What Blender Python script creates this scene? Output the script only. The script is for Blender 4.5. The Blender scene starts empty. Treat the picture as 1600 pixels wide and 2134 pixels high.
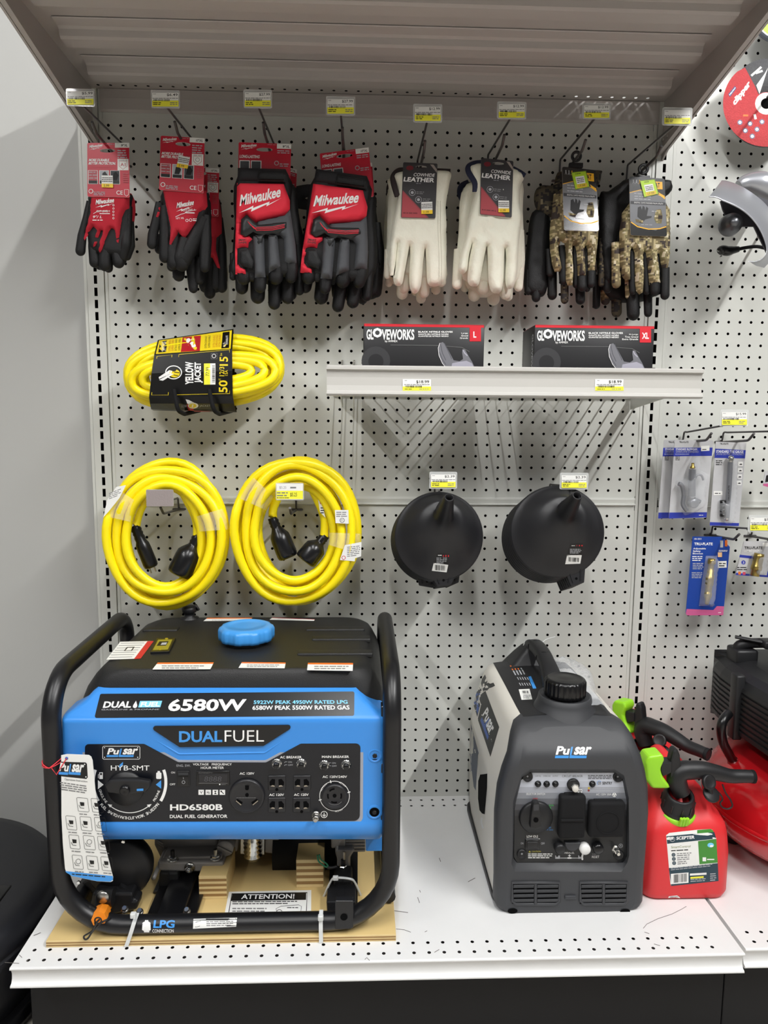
import bpy, bmesh, math, random
from mathutils import Vector, Matrix, Euler, geometry, noise
from mathutils.bvhtree import BVHTree
V = Vector
random.seed(7)
SC = bpy.context.scene
COL = SC.collection

# ------------------------------------------------------------------ camera, light, exposure
CAM = V((-.04715, -1.59327, .878))
EUL = Euler((math.radians(82.98366), math.radians(-.42035), math.radians(-2.03199)))
cd = bpy.data.cameras.new('camera')
cd.sensor_fit = 'VERTICAL'; cd.sensor_height = 36.0; cd.lens = 24.998
cd.clip_start = .02
cam = bpy.data.objects.new('camera', cd); COL.objects.link(cam)
cam.location = CAM; cam.rotation_euler = EUL
SC.camera = cam
vs = SC.view_settings
vs.view_transform = 'Standard'; vs.look = 'None'; vs.gamma = 1.0; vs.use_curve_mapping = False
vs.exposure = 0.08
w = bpy.data.worlds.new('store'); SC.world = w; w.use_nodes = True
w.node_tree.nodes['Background'].inputs[0].default_value = (1.0, .98, .97, 1)
w.node_tree.nodes['Background'].inputs[1].default_value = .14

# the store's bare ceiling tubes: they run front to back, away from the wall, above and behind the camera
def tube_light(x, y0, y1, z, strength, col, label):
    m = bpy.data.materials.new('tube_glow'); m.use_nodes = True; n = m.node_tree.nodes; n.remove(n['Principled BSDF'])
    e = n.new('ShaderNodeEmission'); e.inputs[0].default_value = col; e.inputs[1].default_value = strength
    m.node_tree.links.new(e.outputs[0], n['Material Output'].inputs[0])
    r = .018; k = 8; ring = [(math.cos(2 * math.pi * i / k) * r, math.sin(2 * math.pi * i / k) * r) for i in range(k)]
    me = bpy.data.meshes.new('ceiling_light')
    me.from_pydata([(x + a, y, z + b) for y in (y0, y1) for a, b in ring], [], [[i, (i + 1) % k, k + (i + 1) % k, k + i] for i in range(k)] + [list(range(k))[::-1], list(range(k, 2 * k))])
    me.materials.append(m); o = bpy.data.objects.new('ceiling_light', me); COL.objects.link(o); o['label'] = label; o['category'] = 'ceiling light'
LC = (1, .995, .985, 1)
tube_light(-.02, -2.7, -1.0, 2.58, 185, LC, 'bare ceiling tube over the middle of the aisle, above the camera')
tube_light(1.45, -2.8, -1.0, 2.50, 330, LC, 'bare ceiling tube over the right of the aisle, above the camera')
tube_light(-1.55, -3.4, -1.4, 2.60, 190, LC, 'bare ceiling tube over the left of the aisle, above the camera')

# ------------------------------------------------------------------ helpers
RM = EUL.to_matrix(); F = 1481.8
def ray(u, v): return RM @ V(((u - 800) / F, -(v - 1067) / F, -1))
def onp(u, v, o, n):
    d = ray(u, v); return CAM + d * ((o - CAM).dot(n) / d.dot(n))
def PX(u, v, x): return onp(u, v, V((x, 0, 0)), V((1, 0, 0)))
def PY(u, v, y): return onp(u, v, V((0, y, 0)), V((0, 1, 0)))
def PZ(u, v, z): return onp(u, v, V((0, 0, z)), V((0, 0, 1)))
def crop(ox, oy, s):
    """measurements read off an enlarged detail of the photograph"""
    return lambda pts: [(ox + a / s, oy + b / s) for a, b in pts]

def lin(c):
    c /= 255.0
    return c / 12.92 if c <= .04045 else ((c + .055) / 1.055) ** 2.4
_m = {}
def mat(name, rgb, rough=.5, metal=0.0, bump=0.0, scale=400.0, var=0.0, vscale=30.0, alpha=1.0, spec=.5, coat=0.0):
    if name in _m: return _m[name]
    m = bpy.data.materials.new(name); m.use_nodes = True
    nt = m.node_tree; b = nt.nodes['Principled BSDF']
    c = [lin(x) for x in rgb] + [1]
    b.inputs['Base Color'].default_value = c
    b.inputs['Roughness'].default_value = rough; b.inputs['Metallic'].default_value = metal
    b.inputs['Alpha'].default_value = alpha
    b.inputs['Specular IOR Level'].default_value = spec
    if coat: b.inputs['Coat Weight'].default_value = coat; b.inputs['Coat Roughness'].default_value = .12
    if bump or var:
        tc = nt.nodes.new('ShaderNodeTexCoord')
    if var:
        nz = nt.nodes.new('ShaderNodeTexNoise'); nz.inputs['Scale'].default_value = vscale; nz.inputs['Detail'].default_value = 5
        nt.links.new(tc.outputs['Object'], nz.inputs['Vector'])
        mx = nt.nodes.new('ShaderNodeMix'); mx.data_type = 'RGBA'
        mx.inputs[6].default_value = [x * (1 - var) for x in c[:3]] + [1]
        mx.inputs[7].default_value = [min(1, x * (1 + var)) for x in c[:3]] + [1]
        nt.links.new(nz.outputs['Fac'], mx.inputs[0]); nt.links.new(mx.outputs[2], b.inputs['Base Color'])
    if bump:
        nb = nt.nodes.new('ShaderNodeTexNoise'); nb.inputs['Scale'].default_value = scale; nb.inputs['Detail'].default_value = 3
        nt.links.new(tc.outputs['Object'], nb.inputs['Vector'])
        bp = nt.nodes.new('ShaderNodeBump'); bp.inputs['Strength'].default_value = bump; bp.inputs['Distance'].default_value = .002
        nt.links.new(nb.outputs['Fac'], bp.inputs['Height']); nt.links.new(bp.outputs['Normal'], b.inputs['Normal'])
    _m[name] = m
    return m
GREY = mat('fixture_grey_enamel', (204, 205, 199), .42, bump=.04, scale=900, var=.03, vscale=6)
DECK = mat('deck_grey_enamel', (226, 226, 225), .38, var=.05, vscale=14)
WALLP = mat('painted_wall', (176, 176, 173), .6, var=.03, vscale=3)
BLK = mat('black_plastic', (24, 24, 26), .45, bump=.08, scale=1500)
BLKG = mat('black_gloss', (14, 14, 16), .28)
BLKM = mat('black_matte', (16, 16, 18), .8, spec=.3)
VOID = mat('void_black', (6, 6, 7), .9, spec=.1)
DGREY = mat('dark_grey_plastic', (52, 53, 57), .5, bump=.1, scale=1800)
STEEL = mat('zinc_steel', (190, 188, 182), .3, metal=1.0)
CHROME = mat('chrome', (225, 225, 222), .15, metal=1.0)
WIRE = mat('hook_wire', (92, 90, 90), .4, metal=.6)
WHITE = mat('ink_white', (236, 236, 234), .5)
PAPER = mat('paper_white', (232, 232, 228), .6)
INK = mat('ink_black', (18, 18, 18), .5)
GINK = mat('ink_grey', (120, 120, 120), .5)
LGREY = mat('ink_light_grey', (172, 174, 178), .5)
REDI = mat('ink_red', (200, 30, 44), .45)
YELI = mat('ink_yellow', (240, 236, 60), .5)
ORNI = mat('ink_orange', (226, 112, 36), .5)
BLUI = mat('ink_blue', (66, 150, 226), .45)

class MB:
    def __init__(s): s.v = []; s.f = []; s.mi = []; s.sm = []; s.mats = []
    def m(s, mt):
        if mt not in s.mats: s.mats.append(mt)
        return s.mats.index(mt)
    def add(s, vs_, fs, mt, sm=False):
        o = len(s.v); k = s.m(mt)
        s.v.extend(tuple(p) for p in vs_)
        for f in fs: s.f.append([i + o for i in f]); s.mi.append(k); s.sm.append(sm)
    def bm(s, bm, mt, sm=False, M=None):
        if M: bmesh.ops.transform(bm, matrix=M, verts=bm.verts)
        bm.verts.index_update()
        s.add([v.co.copy() for v in bm.verts], [[v.index for v in f.verts] for f in bm.faces], mt, sm); bm.free()
    def box(s, x0, x1, y0, y1, z0, z1, mt, b=0, seg=2, M=None, sm=None):
        bm = bmesh.new(); bmesh.ops.create_cube(bm, size=1)
        for v in bm.verts:
            v.co = V((x0 + (v.co.x + .5) * (x1 - x0), y0 + (v.co.y + .5) * (y1 - y0), z0 + (v.co.z + .5) * (z1 - z0)))
        if b: bmesh.ops.bevel(bm, geom=bm.edges[:], offset=b, segments=seg, affect='EDGES', profile=.5)
        s.bm(bm, mt, bool(b and seg > 1) if sm is None else sm, M)
    def obox(s, c, ax, ay, az, mt, b=0, seg=2):
        """box centred on c spanned by half vectors"""
        bm = bmesh.new(); bmesh.ops.create_cube(bm, size=2)
        l = [a.length for a in (ax, ay, az)]
        for v in bm.verts: v.co = V((v.co.x * l[0], v.co.y * l[1], v.co.z * l[2]))
        if b: bmesh.ops.bevel(bm, geom=bm.edges[:], offset=b, segments=seg, affect='EDGES', profile=.5)
        M = Matrix((ax.normalized(), ay.normalized(), az.normalized())).transposed().to_4x4(); M.translation = c
        s.bm(bm, mt, bool(b and seg > 1), M)
    def tube(s, path, r, mt, n=12, closed=False, cap=True, flat=1.0, up=None):
        path = [V(p) for p in path]; N = len(path)
        rs = r if isinstance(r, (list, tuple)) else [r] * N
        T = []
        for i in range(N):
            a = path[(i - 1) % N] if (closed or i > 0) else path[i]
            b = path[(i + 1) % N] if (closed or i < N - 1) else path[i]
            d = b - a; T.append(d.normalized() if d.length > 1e-9 else V((0, 0, 1)))
        ref = V(up) if up else (V((0, 0, 1)) if abs(T[0].z) < .9 else V((1, 0, 0)))
        nn = (ref - T[0] * ref.dot(T[0])).normalized()
        vs_ = []; fs = []
        for i in range(N):
            nn = nn - T[i] * nn.dot(T[i])
            nn = nn.normalized() if nn.length > 1e-6 else T[i].orthogonal().normalized()
            bb = T[i].cross(nn)
            for k in range(n):
                a = 2 * math.pi * k / n
                vs_.append(path[i] + nn * (math.cos(a) * rs[i] * flat) + bb * (math.sin(a) * rs[i]))
        for i in range(N if closed else N - 1):
            j = (i + 1) % N
            for k in range(n):
                l = (k + 1) % n
                fs.append([i * n + k, i * n + l, j * n + l, j * n + k])
        s.add(vs_, fs, mt, True)
        if cap and not closed:
            s.add([vs_[k] for k in range(n)], [list(range(n))[::-1]], mt)
            s.add([vs_[(N - 1) * n + k] for k in range(n)], [list(range(n))], mt)
    def lathe(s, prof, o, ax, mt, n=32, sm=True, up=None):
        ax = V(ax).normalized(); o = V(o)
        e = V(up) if up else ax.orthogonal(); e = (e - ax * e.dot(ax)).normalized(); g = ax.cross(e)
        vs_ = []; fs = []
        for r, h in prof:
            for k in range(n):
                a = 2 * math.pi * k / n
                vs_.append(o + ax * h + e * (math.cos(a) * r) + g * (math.sin(a) * r))
        for i in range(len(prof) - 1):
            for k in range(n):
                l = (k + 1) % n
                fs.append([i * n + k, i * n + l, (i + 1) * n + l, (i + 1) * n + k])
        s.add(vs_, fs, mt, sm)
    def prism(s, pts, vec, mt, b=0, seg=2, sm=False):
        pts = [V(p) for p in pts]; vec = V(vec); bm = bmesh.new()
        A = [bm.verts.new(p) for p in pts]; B = [bm.verts.new(p + vec) for p in pts]; n = len(pts)
        bm.faces.new(A); bm.faces.new(B[::-1])
        for i in range(n): bm.faces.new([A[i], B[i], B[(i + 1) % n], A[(i + 1) % n]])
        bmesh.ops.recalc_face_normals(bm, faces=bm.faces[:])
        if b: bmesh.ops.bevel(bm, geom=bm.edges[:], offset=b, segments=seg, affect='EDGES', profile=.5)
        s.bm(bm, mt, sm)
    def strip(s, prof, x0, x1, mt, sm=False):
        """an open profile of (y, z) points drawn along x"""
        n = len(prof)
        s.add([(x, y, z) for x in (x0, x1) for y, z in prof], [[i, i + 1, n + i + 1, n + i] for i in range(n - 1)], mt, sm)
    def loft(s, rings, mt, sm=True, cap=True, closed=True):
        n = len(rings[0]); vs_ = [p for r in rings for p in r]; fs = []
        for i in range(len(rings) - 1):
            for k in range(n if closed else n - 1):
                l = (k + 1) % n
                fs.append([i * n + k, i * n + l, (i + 1) * n + l, (i + 1) * n + k])
        s.add(vs_, fs, mt, sm)
        if cap:
            s.add(rings[0], [list(range(n))[::-1]], mt); s.add(rings[-1], [list(range(n))], mt)
    def quad(s, pts, mt): s.add(pts, [list(range(len(pts)))], mt)
    def build(s, name, parent=None, fix=True):
        me = bpy.data.meshes.new(name); me.from_pydata(s.v, [], s.f)
        for mt in s.mats: me.materials.append(mt)
        me.polygons.foreach_set('material_index', s.mi); me.polygons.foreach_set('use_smooth', s.sm)
        me.update()
        o = bpy.data.objects.new(name, me); COL.objects.link(o)
        if fix:
            bm = bmesh.new(); bm.from_mesh(me); bmesh.ops.recalc_face_normals(bm, faces=bm.faces[:]); bm.to_mesh(me); bm.free()
        if parent:
            q = parent; off = V((0, 0, 0))
            while q: off += q.location; q = q.parent
            me.transform(Matrix.Translation(-off)); o.parent = parent
        return o

def tag(o, label, cat, group=None):
    o['label'] = label; o['category'] = cat
    if group: o['group'] = group
    return o
def thing(name, label, cat, loc=(0, 0, 0), group=None):
    o = bpy.data.objects.new(name, None); COL.objects.link(o); o.location = loc; o.empty_display_size = .02
    return tag(o, label, cat, group)
def struct(o): o['kind'] = 'structure'; return o
def copy_tree(src, off, label, rz=0):
    r = src.copy(); COL.objects.link(r); r.location = V(src.location) + V(off); r['label'] = label; r.rotation_euler.z += rz
    for ch in src.children:
        c = ch.copy(); COL.objects.link(c); c.parent = r
        for g in ch.children:
            d = g.copy(); COL.objects.link(d); d.parent = c
    return r

def fillet(pts, rad, seg=6, closed=False):
    pts = [V(p) for p in pts]; n = len(pts); out = []
    rads = rad if isinstance(rad, (list, tuple)) else [rad] * n
    for i in range(n):
        if not closed and i in (0, n - 1) or rads[i] == 0: out.append(pts[i]); continue
        p = pts[i]; a = pts[i - 1] - p; b = pts[(i + 1) % n] - p
        ang = a.angle(b); t = min(rads[i] / math.tan(ang / 2), a.length * .49, b.length * .49)
        p0 = p + a.normalized() * t; p1 = p + b.normalized() * t
        r = t * math.tan(ang / 2); bis = (a.normalized() + b.normalized()).normalized(); c = p + bis * (r / math.sin(ang / 2))
        u = (p0 - c); v_ = (p1 - c); th = u.angle(v_)
        for k in range(seg + 1):
            q = k / seg
            out.append(c + u * (math.sin((1 - q) * th) / math.sin(th)) + v_ * (math.sin(q * th) / math.sin(th)))
    return out
def spline(pts, k=8, closed=False):
    P = [V(p) for p in pts]; n = len(P); out = []
    for i in range(n if closed else n - 1):
        g = (lambda j: P[j % n]) if closed else (lambda j: P[max(0, min(n - 1, j))])
        p0, p1, p2, p3 = g(i - 1), g(i), g(i + 1), g(i + 2)
        for q in range(k):
            t = q / k
            out.append(.5 * ((2 * p1) + (p2 - p0) * t + (2 * p0 - 5 * p1 + 4 * p2 - p3) * t * t + (3 * p1 - p0 - 3 * p2 + p3) * t ** 3))
    if not closed: out.append(P[-1])
    return out

_t = {}
def glyphs(s, bold=0.0, shear=0.0, cut=False):
    k = (s, bold, shear, cut)
    if k not in _t:
        c = bpy.data.curves.new('txt', 'FONT'); c.body = s; c.size = 1; c.offset = bold; c.shear = shear; c.resolution_u = 3; c.fill_mode = 'FRONT'
        o = bpy.data.objects.new('txt', c)
        me = bpy.data.meshes.new_from_object(o)
        if cut:                                                     # finer letters, for printing on curved surfaces
            bm = bmesh.new(); bm.from_mesh(me); w_ = max([p.co.x for p in me.vertices] or [1])
            for ax, lo, hi, n in ((1, -.2, .8, 8), (0, 0, w_, max(4, int(w_ * 7)))):
                for i in range(1, n):
                    co = [0, 0, 0]; co[ax] = lo + (hi - lo) * i / n; no = [0, 0, 0]; no[ax] = 1
                    bmesh.ops.bisect_plane(bm, geom=bm.verts[:] + bm.edges[:] + bm.faces[:], plane_co=co, plane_no=no)
            bm.to_mesh(me); bm.free()
        vv = [(p.co.x, p.co.y) for p in me.vertices]; ff = [list(p.vertices) for p in me.polygons]
        bpy.data.objects.remove(o); bpy.data.curves.remove(c); bpy.data.meshes.remove(me)
        xs = [p[0] for p in vv] or [0, 1]; ys = [p[1] for p in vv] or [0, 1]
        _t[k] = (vv, ff, min(xs), max(xs), min(ys), max(ys))
    return _t[k]

class Art:
    """flat printing laid on a plane: shapes are given by where they were measured, and land on that plane"""
    def __init__(s, mb, o, n, step=.0002, on=None, cell=7):
        s.mb = mb; s.o = V(o); s.n = V(n).normalized(); s.k = 1; s.step = step; s.bvh = None; s.cell = cell
        if on:                                                      # printing that follows a curved surface
            s.bvh = BVHTree.FromPolygons([V(p) for p in on.v], on.f)
        if s.n.dot(CAM - s.o) < 0: s.n = -s.n
    def pt(s, u, v, k=0):
        if s.bvh:
            d = ray(u, v).normalized(); h = s.bvh.ray_cast(CAM, d)
            if h[0]:
                n = h[1] if h[1].dot(d) < 0 else -h[1]
                return h[0] + (n * .5 - d).normalized() * (s.step + 1.2e-5 * k)
            q, n = s.bvh.find_nearest(onp(u, v, s.o, s.n))[:2]       # just past the edge: the nearest point of the surface
            return q + (CAM - q).normalized() * (s.step + 1.2e-5 * k)
        return onp(u, v, s.o, s.n) + s.n * (s.step + 1.2e-5 * k)
    def lay(s): s.k += 1; return s.k
    def poly(s, pts, mt):
        k = s.lay()
        if s.bvh:
            B = []
            for i in range(len(pts)):
                a, b = pts[i], pts[(i + 1) % len(pts)]; q = max(1, int(math.dist(a, b) / s.cell))
                B += [(a[0] + (b[0] - a[0]) * j / q, a[1] + (b[1] - a[1]) * j / q) for j in range(q)]
            I = []; v = min(p[1] for p in B) + s.cell / 2
            while v < max(p[1] for p in B):
                u = min(p[0] for p in B) + s.cell / 2
                while u < max(p[0] for p in B):
                    if inside(u, v, B) and min(segd(u, v, B[i - 1], B[i]) for i in range(len(B))) > s.cell * .4: I.append((u, v))
                    u += s.cell
                v += s.cell
            r = geometry.delaunay_2d_cdt([V(p) for p in B + I], [], [list(range(len(B)))], 1, 1e-6)
            s.mb.add([s.pt(p.x, p.y, k) for p in r[0]], r[2], mt); return
        s.mb.add([s.pt(u, v, k) for u, v in pts], [list(range(len(pts)))], mt)
    def rect(s, u0, v0, u1, v1, mt, dv=0, du=0): s.poly([(u0, v1), (u1, v1 + dv), (u1 + du, v0 + dv), (u0 + du, v0)], mt)
    def line(s, pts, wd, mt, closed=False):
        k = s.lay(); n = len(pts)
        L = []; R_ = []
        for i in range(n):
            a = pts[(i - 1) % n] if closed or i else pts[i]; b = pts[(i + 1) % n] if closed or i < n - 1 else pts[i]
            dx, dy = b[0] - a[0], b[1] - a[1]; l = math.hypot(dx, dy) or 1
            L.append((pts[i][0] - dy / l * wd / 2, pts[i][1] + dx / l * wd / 2)); R_.append((pts[i][0] + dy / l * wd / 2, pts[i][1] - dx / l * wd / 2))
        vs_ = [s.pt(*p, k) for p in L] + [s.pt(*p, k) for p in R_]
        s.mb.add(vs_, [[i, (i + 1) % n, n + (i + 1) % n, n + i] for i in range(n if closed else n - 1)], mt)
    def disc(s, u, v, r, mt, r2=None, n=20):
        r2 = r2 or r; s.poly([(u + math.cos(2 * math.pi * k / n) * r, v + math.sin(2 * math.pi * k / n) * r2) for k in range(n)], mt)
    def ring(s, u, v, r, wd, mt, a0=0, a1=360, n=28, r2=None):
        r2 = r2 or r; cl = a1 - a0 >= 360
        P = [(u + math.cos(math.radians(a0 + (a1 - a0) * k / n)) * r, v + math.sin(math.radians(a0 + (a1 - a0) * k / n)) * r2) for k in range(n if cl else n + 1)]
        s.line(P, wd, mt, cl)
    def txt(s, t, u0, v0, u1, v1, mt, dv=0, du=0, bold=.0, shear=0.0):
        """text whose ink fills the box; dv drops the right end, du pushes the top over"""
        k = s.lay(); vv, ff, xa, xb, ya, yb = glyphs(t, bold, shear, bool(s.bvh))
        if s.bvh:
            f = lambda x, y: s.pt(u0 + (u1 - u0) * (x - xa) / (xb - xa) + du * (y - ya) / (yb - ya), v1 + dv * (x - xa) / (xb - xa) + (v0 - v1) * (y - ya) / (yb - ya), k)
            s.mb.add([f(x, y) for x, y in vv], ff, mt); return
        bl = s.pt(u0, v1, k); br = s.pt(u1, v1 + dv, k); tl = s.pt(u0 + du, v0, k)
        s.mb.add([bl + (br - bl) * ((x - xa) / (xb - xa)) + (tl - bl) * ((y - ya) / (yb - ya)) for x, y in vv], ff, mt)
    def txt3(s, t, bl, br, tl, mt, bold=0.0):
        """text whose ink fills the slanted box with these three measured corners"""
        k = s.lay(); vv, ff, xa, xb, ya, yb = glyphs(t, bold, 0, bool(s.bvh))
        s.mb.add([s.pt(bl[0] + (br[0] - bl[0]) * (x - xa) / (xb - xa) + (tl[0] - bl[0]) * (y - ya) / (yb - ya), bl[1] + (br[1] - bl[1]) * (x - xa) / (xb - xa) + (tl[1] - bl[1]) * (y - ya) / (yb - ya), k) for x, y in vv], ff, mt)
    def vtxt(s, t, u0, v0, u1, v1, mt, bold=0.0, dx=0):
        """text turned a quarter left, reading upwards, in the box"""
        s.txt3(t, (u1, v1), (u1 + dx, v0), (u0, v1), mt, bold)
    def arctxt(s, t, u, v, r, a0, a1, h, mt, bold=0.0):
        """letters along an arc from angle a0 to a1 (degrees, clockwise from +u); feet away from the centre when a1 < a0"""
        n = len(t)
        for i, ch in enumerate(t):
            if ch == ' ': continue
            a = math.radians(a0 + (a1 - a0) * (i + .5) / n); vv, ff, xa, xb, ya, yb = glyphs(ch, bold)
            up = -1 if a1 < a0 else 1
            tx, ty = -math.sin(a) * up, math.cos(a) * up; nx, ny = math.cos(a) * up, math.sin(a) * up
            wd = h * (xb - xa) / .73; k = s.lay() if i == 0 else s.k
            cx, cy = u + math.cos(a) * r, v + math.sin(a) * r
            s.mb.add([s.pt(cx + tx * ((x - xa) / (xb - xa) - .5) * wd + nx * (y / .73) * h, cy + ty * ((x - xa) / (xb - xa) - .5) * wd + ny * (y / .73) * h, k) for x, y in vv], ff, mt)
    def lines(s, u0, v0, u1, v1, n, mt, dv=0, frac=.45, du=0, ragged=.3):
        """unreadably small print: rows of short word-sized dashes"""
        h = (v1 - v0) / n
        for i in range(n):
            a = v0 + h * (i + .25); lim = u1 - (u1 - u0) * ragged * random.random() * (1 if i == n - 1 else .4); u = u0
            k = s.lay(); sk = du * (v1 - a) / max(1e-6, v1 - v0)
            while u < lim - h * .5:
                wd = min(lim - u, h * random.uniform(1.0, 3.2))
                f0 = dv * (u - u0) / (u1 - u0); f1 = dv * (u + wd - u0) / (u1 - u0)
                s.mb.add([s.pt(u + sk, a + h * frac + f0, k), s.pt(u + wd + sk, a + h * frac + f1, k), s.pt(u + wd + sk, a + f1, k), s.pt(u + sk, a + f0, k)], [[0, 1, 2, 3]], mt)
                u += wd + h * .35
    def bars(s, u0, v0, u1, v1, mt, n=22, dv=0, du=0):
        u = u0; st = (u1 - u0) / n
        k = s.lay()
        for i in range(n):
            wd = st * random.choice((.35, .55, .8)); f = dv * (u - u0) / (u1 - u0)
            s.mb.add([s.pt(u, v1 + f, k), s.pt(u + wd, v1 + f, k), s.pt(u + wd + du, v0 + f, k), s.pt(u + du, v0 + f, k)], [[0, 1, 2, 3]], mt)
            u += st

def inside(x, y, P):
    r = False; n = len(P)
    for i in range(n):
        x0, y0 = P[i]; x1, y1 = P[i - 1]
        if (y0 > y) != (y1 > y) and x < (x1 - x0) * (y - y0) / (y1 - y0) + x0: r = not r
    return r
def segd(x, y, a, b):
    dx, dy = b[0] - a[0], b[1] - a[1]; q = dx * dx + dy * dy
    t = max(0, min(1, ((x - a[0]) * dx + (y - a[1]) * dy) / q)) if q else 0
    return math.hypot(x - a[0] - dx * t, y - a[1] - dy * t)
def pillow(mb, pts, y, T, mt, R=.012, step=.006, back=1.0, wr=0.0, smooth=True, ny=None):
    """a padded panel: outline measured in the picture, standing at depth y, swelling by T towards the front"""
    if smooth: pts = [(p.x, p.y) for p in spline([V((a, b, 0)) for a, b in pts], 4, True)]
    Q = [PY(u, v, y) for u, v in pts]; P = [(q.x, q.z) for q in Q]
    B = []
    for i in range(len(P)):
        a, b = P[i], P[(i + 1) % len(P)]; L = math.dist(a, b); k = max(1, int(L / step))
        for j in range(k): B.append((a[0] + (b[0] - a[0]) * j / k, a[1] + (b[1] - a[1]) * j / k))
    xs = [p[0] for p in B]; zs = [p[1] for p in B]; I = []
    z = min(zs) + step / 2; row = 0
    while z < max(zs):
        x = min(xs) + step * (.25 if row % 2 else .75)
        while x < max(xs):
            if inside(x, z, B) and min(segd(x, z, B[i - 1], B[i]) for i in range(len(B))) > step * .45: I.append((x, z))
            x += step
        z += step * .87; row += 1
    nb = len(B)
    r = geometry.delaunay_2d_cdt([V(p) for p in B + I], [], [list(range(nb))], 1, 1e-7)
    vv, ff = r[0], r[2]
    fr = []; bk = []
    for p in vv:
        d = min(segd(p.x, p.y, B[i - 1], B[i]) for i in range(nb))
        q = 1 - min(d, R) / R; h = T * math.sqrt(max(0, 1 - q * q))
        if wr: h += min(1, d / R) * wr * (noise.noise(V((p.x * 55, p.y * 38, y * 90))) + .6 * noise.noise(V((p.x * 130, p.y * 70, 3))))
        fr.append((p.x, y - h, p.y)); bk.append((p.x, y + h * back, p.y))
    n = len(fr)
    mb.add(fr, ff, mt, True)
    if back: mb.add(bk, [f[::-1] for f in ff], mt, True)
def limb(mb, pts, y, mt, flat=.8, n=12, s=980.0, k=5, dy=0):
    """a finger: (u, v, radius in px [, extra depth]) stations"""
    P = []; 
    for q in pts:
        yy = y + (q[3] if len(q) > 3 else 0); p = PY(q[0], q[1], yy); P.append((p.x, p.y, p.z, q[2] / s))
    path = []; rad = []
    n_ = len(P)
    for i in range(n_ - 1):
        for j in range(k):
            t = j / k; path.append(V(P[i][:3]).lerp(V(P[i + 1][:3]), t)); rad.append(P[i][3] * (1 - t) + P[i + 1][3] * t)
    d0 = (path[0] - path[1]).normalized() if len(path) > 1 else V((0, 0, 1)); pe = V(P[-1][:3]); re_ = P[-1][3]
    de = (pe - path[-1]).normalized()
    for a in (0, .3, .55, .75, .9, 1.0): path.append(pe + de * re_ * a); rad.append(re_ * math.sqrt(max(.02, 1 - a * a)))
    mb.tube(path, rad, mt, n, flat=flat, up=(0, 1, 0))

def pbox(mb, u0, v0, u1, v1, y, depth, mt, b=0, seg=2):
    """a block whose front face, at depth y, covers the measured rectangle"""
    a = PY(u0, (v0 + v1) / 2, y); c = PY(u1, (v0 + v1) / 2, y); t = PY((u0 + u1) / 2, v0, y); d = PY((u0 + u1) / 2, v1, y)
    mb.box(a.x, c.x, y, y + depth, d.z, t.z, mt, b, seg)
def plate(mb, pts, y, depth, mt, b=0, seg=2):
    mb.prism([PY(u, v, y) for u, v in pts], (0, depth, 0), mt, b, seg)
def bolt(mb, p, ax, r, h, mt, stud=0):
    p = V(p); ax = V(ax)
    mb.lathe([(.0001, h), (r * .85, h), (r, h * .8), (r, 0)], p, ax, mt, 6, False)
    if stud: mb.lathe([(.0001, h + stud), (r * .5, h + stud), (r * .5, h)], p, ax, mt, 10)
def rrect(x0, x1, y0, y1, r, n=5):
    out = []
    for cx, cy, a in ((x1 - r, y1 - r, 0), (x0 + r, y1 - r, 90), (x0 + r, y0 + r, 180), (x1 - r, y0 + r, 270)):
        for k in range(n + 1):
            t = math.radians(a + 90 * k / n); out.append((cx + r * math.cos(t), cy + r * math.sin(t)))
    return out
def logo(A, u0, v0, u1, v1, dv=0, du=0, blue=None):
    """the generator maker's badge lettering, with its blue undertone bar"""
    blue = blue or BLUI; w = u1 - u0; h = v1 - v0; a = v0 + h * .72; f = lambda q: dv * q
    A.rect(u0 - w * .02, v0 + h * .78, u0 + w * .36, v1, blue, f(.36), w * .01)
    A.rect(u0 + w * .38, v0 + h * .78, u0 + w * .86, v1, blue, f(.5), w * .01)
    A.txt('Pu', u0 + w * .0, v0, u0 + w * .36, a, WHITE, f(.36), w * .06, bold=.035)
    A.txt('L', u0 + w * .38, v0 + h * .05 + f(.4), u0 + w * .52, v1 - h * .06 + f(.4), blue, f(.1), w * .06, bold=.03)
    A.txt('sar', u0 + w * .50, v0 + h * .05 + f(.5), u0 + w * .96, a + f(.5), WHITE, f(.5), w * .06, bold=.035)
# ------------------------------------------------------------------ the setting and the shelving
PITCH = .0254
def perf(mb, fn, u0, u1, v0, v1, cols, rows, r, mt, n=16):
    """a sheet with a real round hole at every (column, row)"""
    h = PITCH / 2; cs = [(math.cos(2 * math.pi * k / n), math.sin(2 * math.pi * k / n)) for k in range(n)]
    sq = [(c / max(abs(c), abs(s_)), s_ / max(abs(c), abs(s_))) for c, s_ in cs]
    def q(a, b, c, d):
        if b - a > 1e-6 and d - c > 1e-6: mb.add([fn(a, c), fn(b, c), fn(b, d), fn(a, d)], [[0, 1, 2, 3]], mt)
    cur = v0
    for v in sorted(rows):
        lo = max(cur, v - h); q(u0, u1, cur, lo); hi = min(v + h, v1)
        q(u0, cols[0] - h, lo, hi); q(cols[-1] + h, u1, lo, hi)
        for c in cols:
            vs_ = [fn(c + a * h, max(lo, min(hi, v + b * h))) for a, b in sq] + [fn(c + a * r, v + b * r) for a, b in cs]
            mb.add(vs_, [[k, (k + 1) % n, n + (k + 1) % n, n + k] for k in range(n)], mt)
        cur = hi
    q(u0, u1, cur, v1)
wallf = lambda x, z: V((x, 0, z))
XU = .6096
cols = [(i - 22.5) * PITCH for i in range(46)]
colr = [(i - 22.5) * PITCH for i in range(48, 63)]
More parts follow.
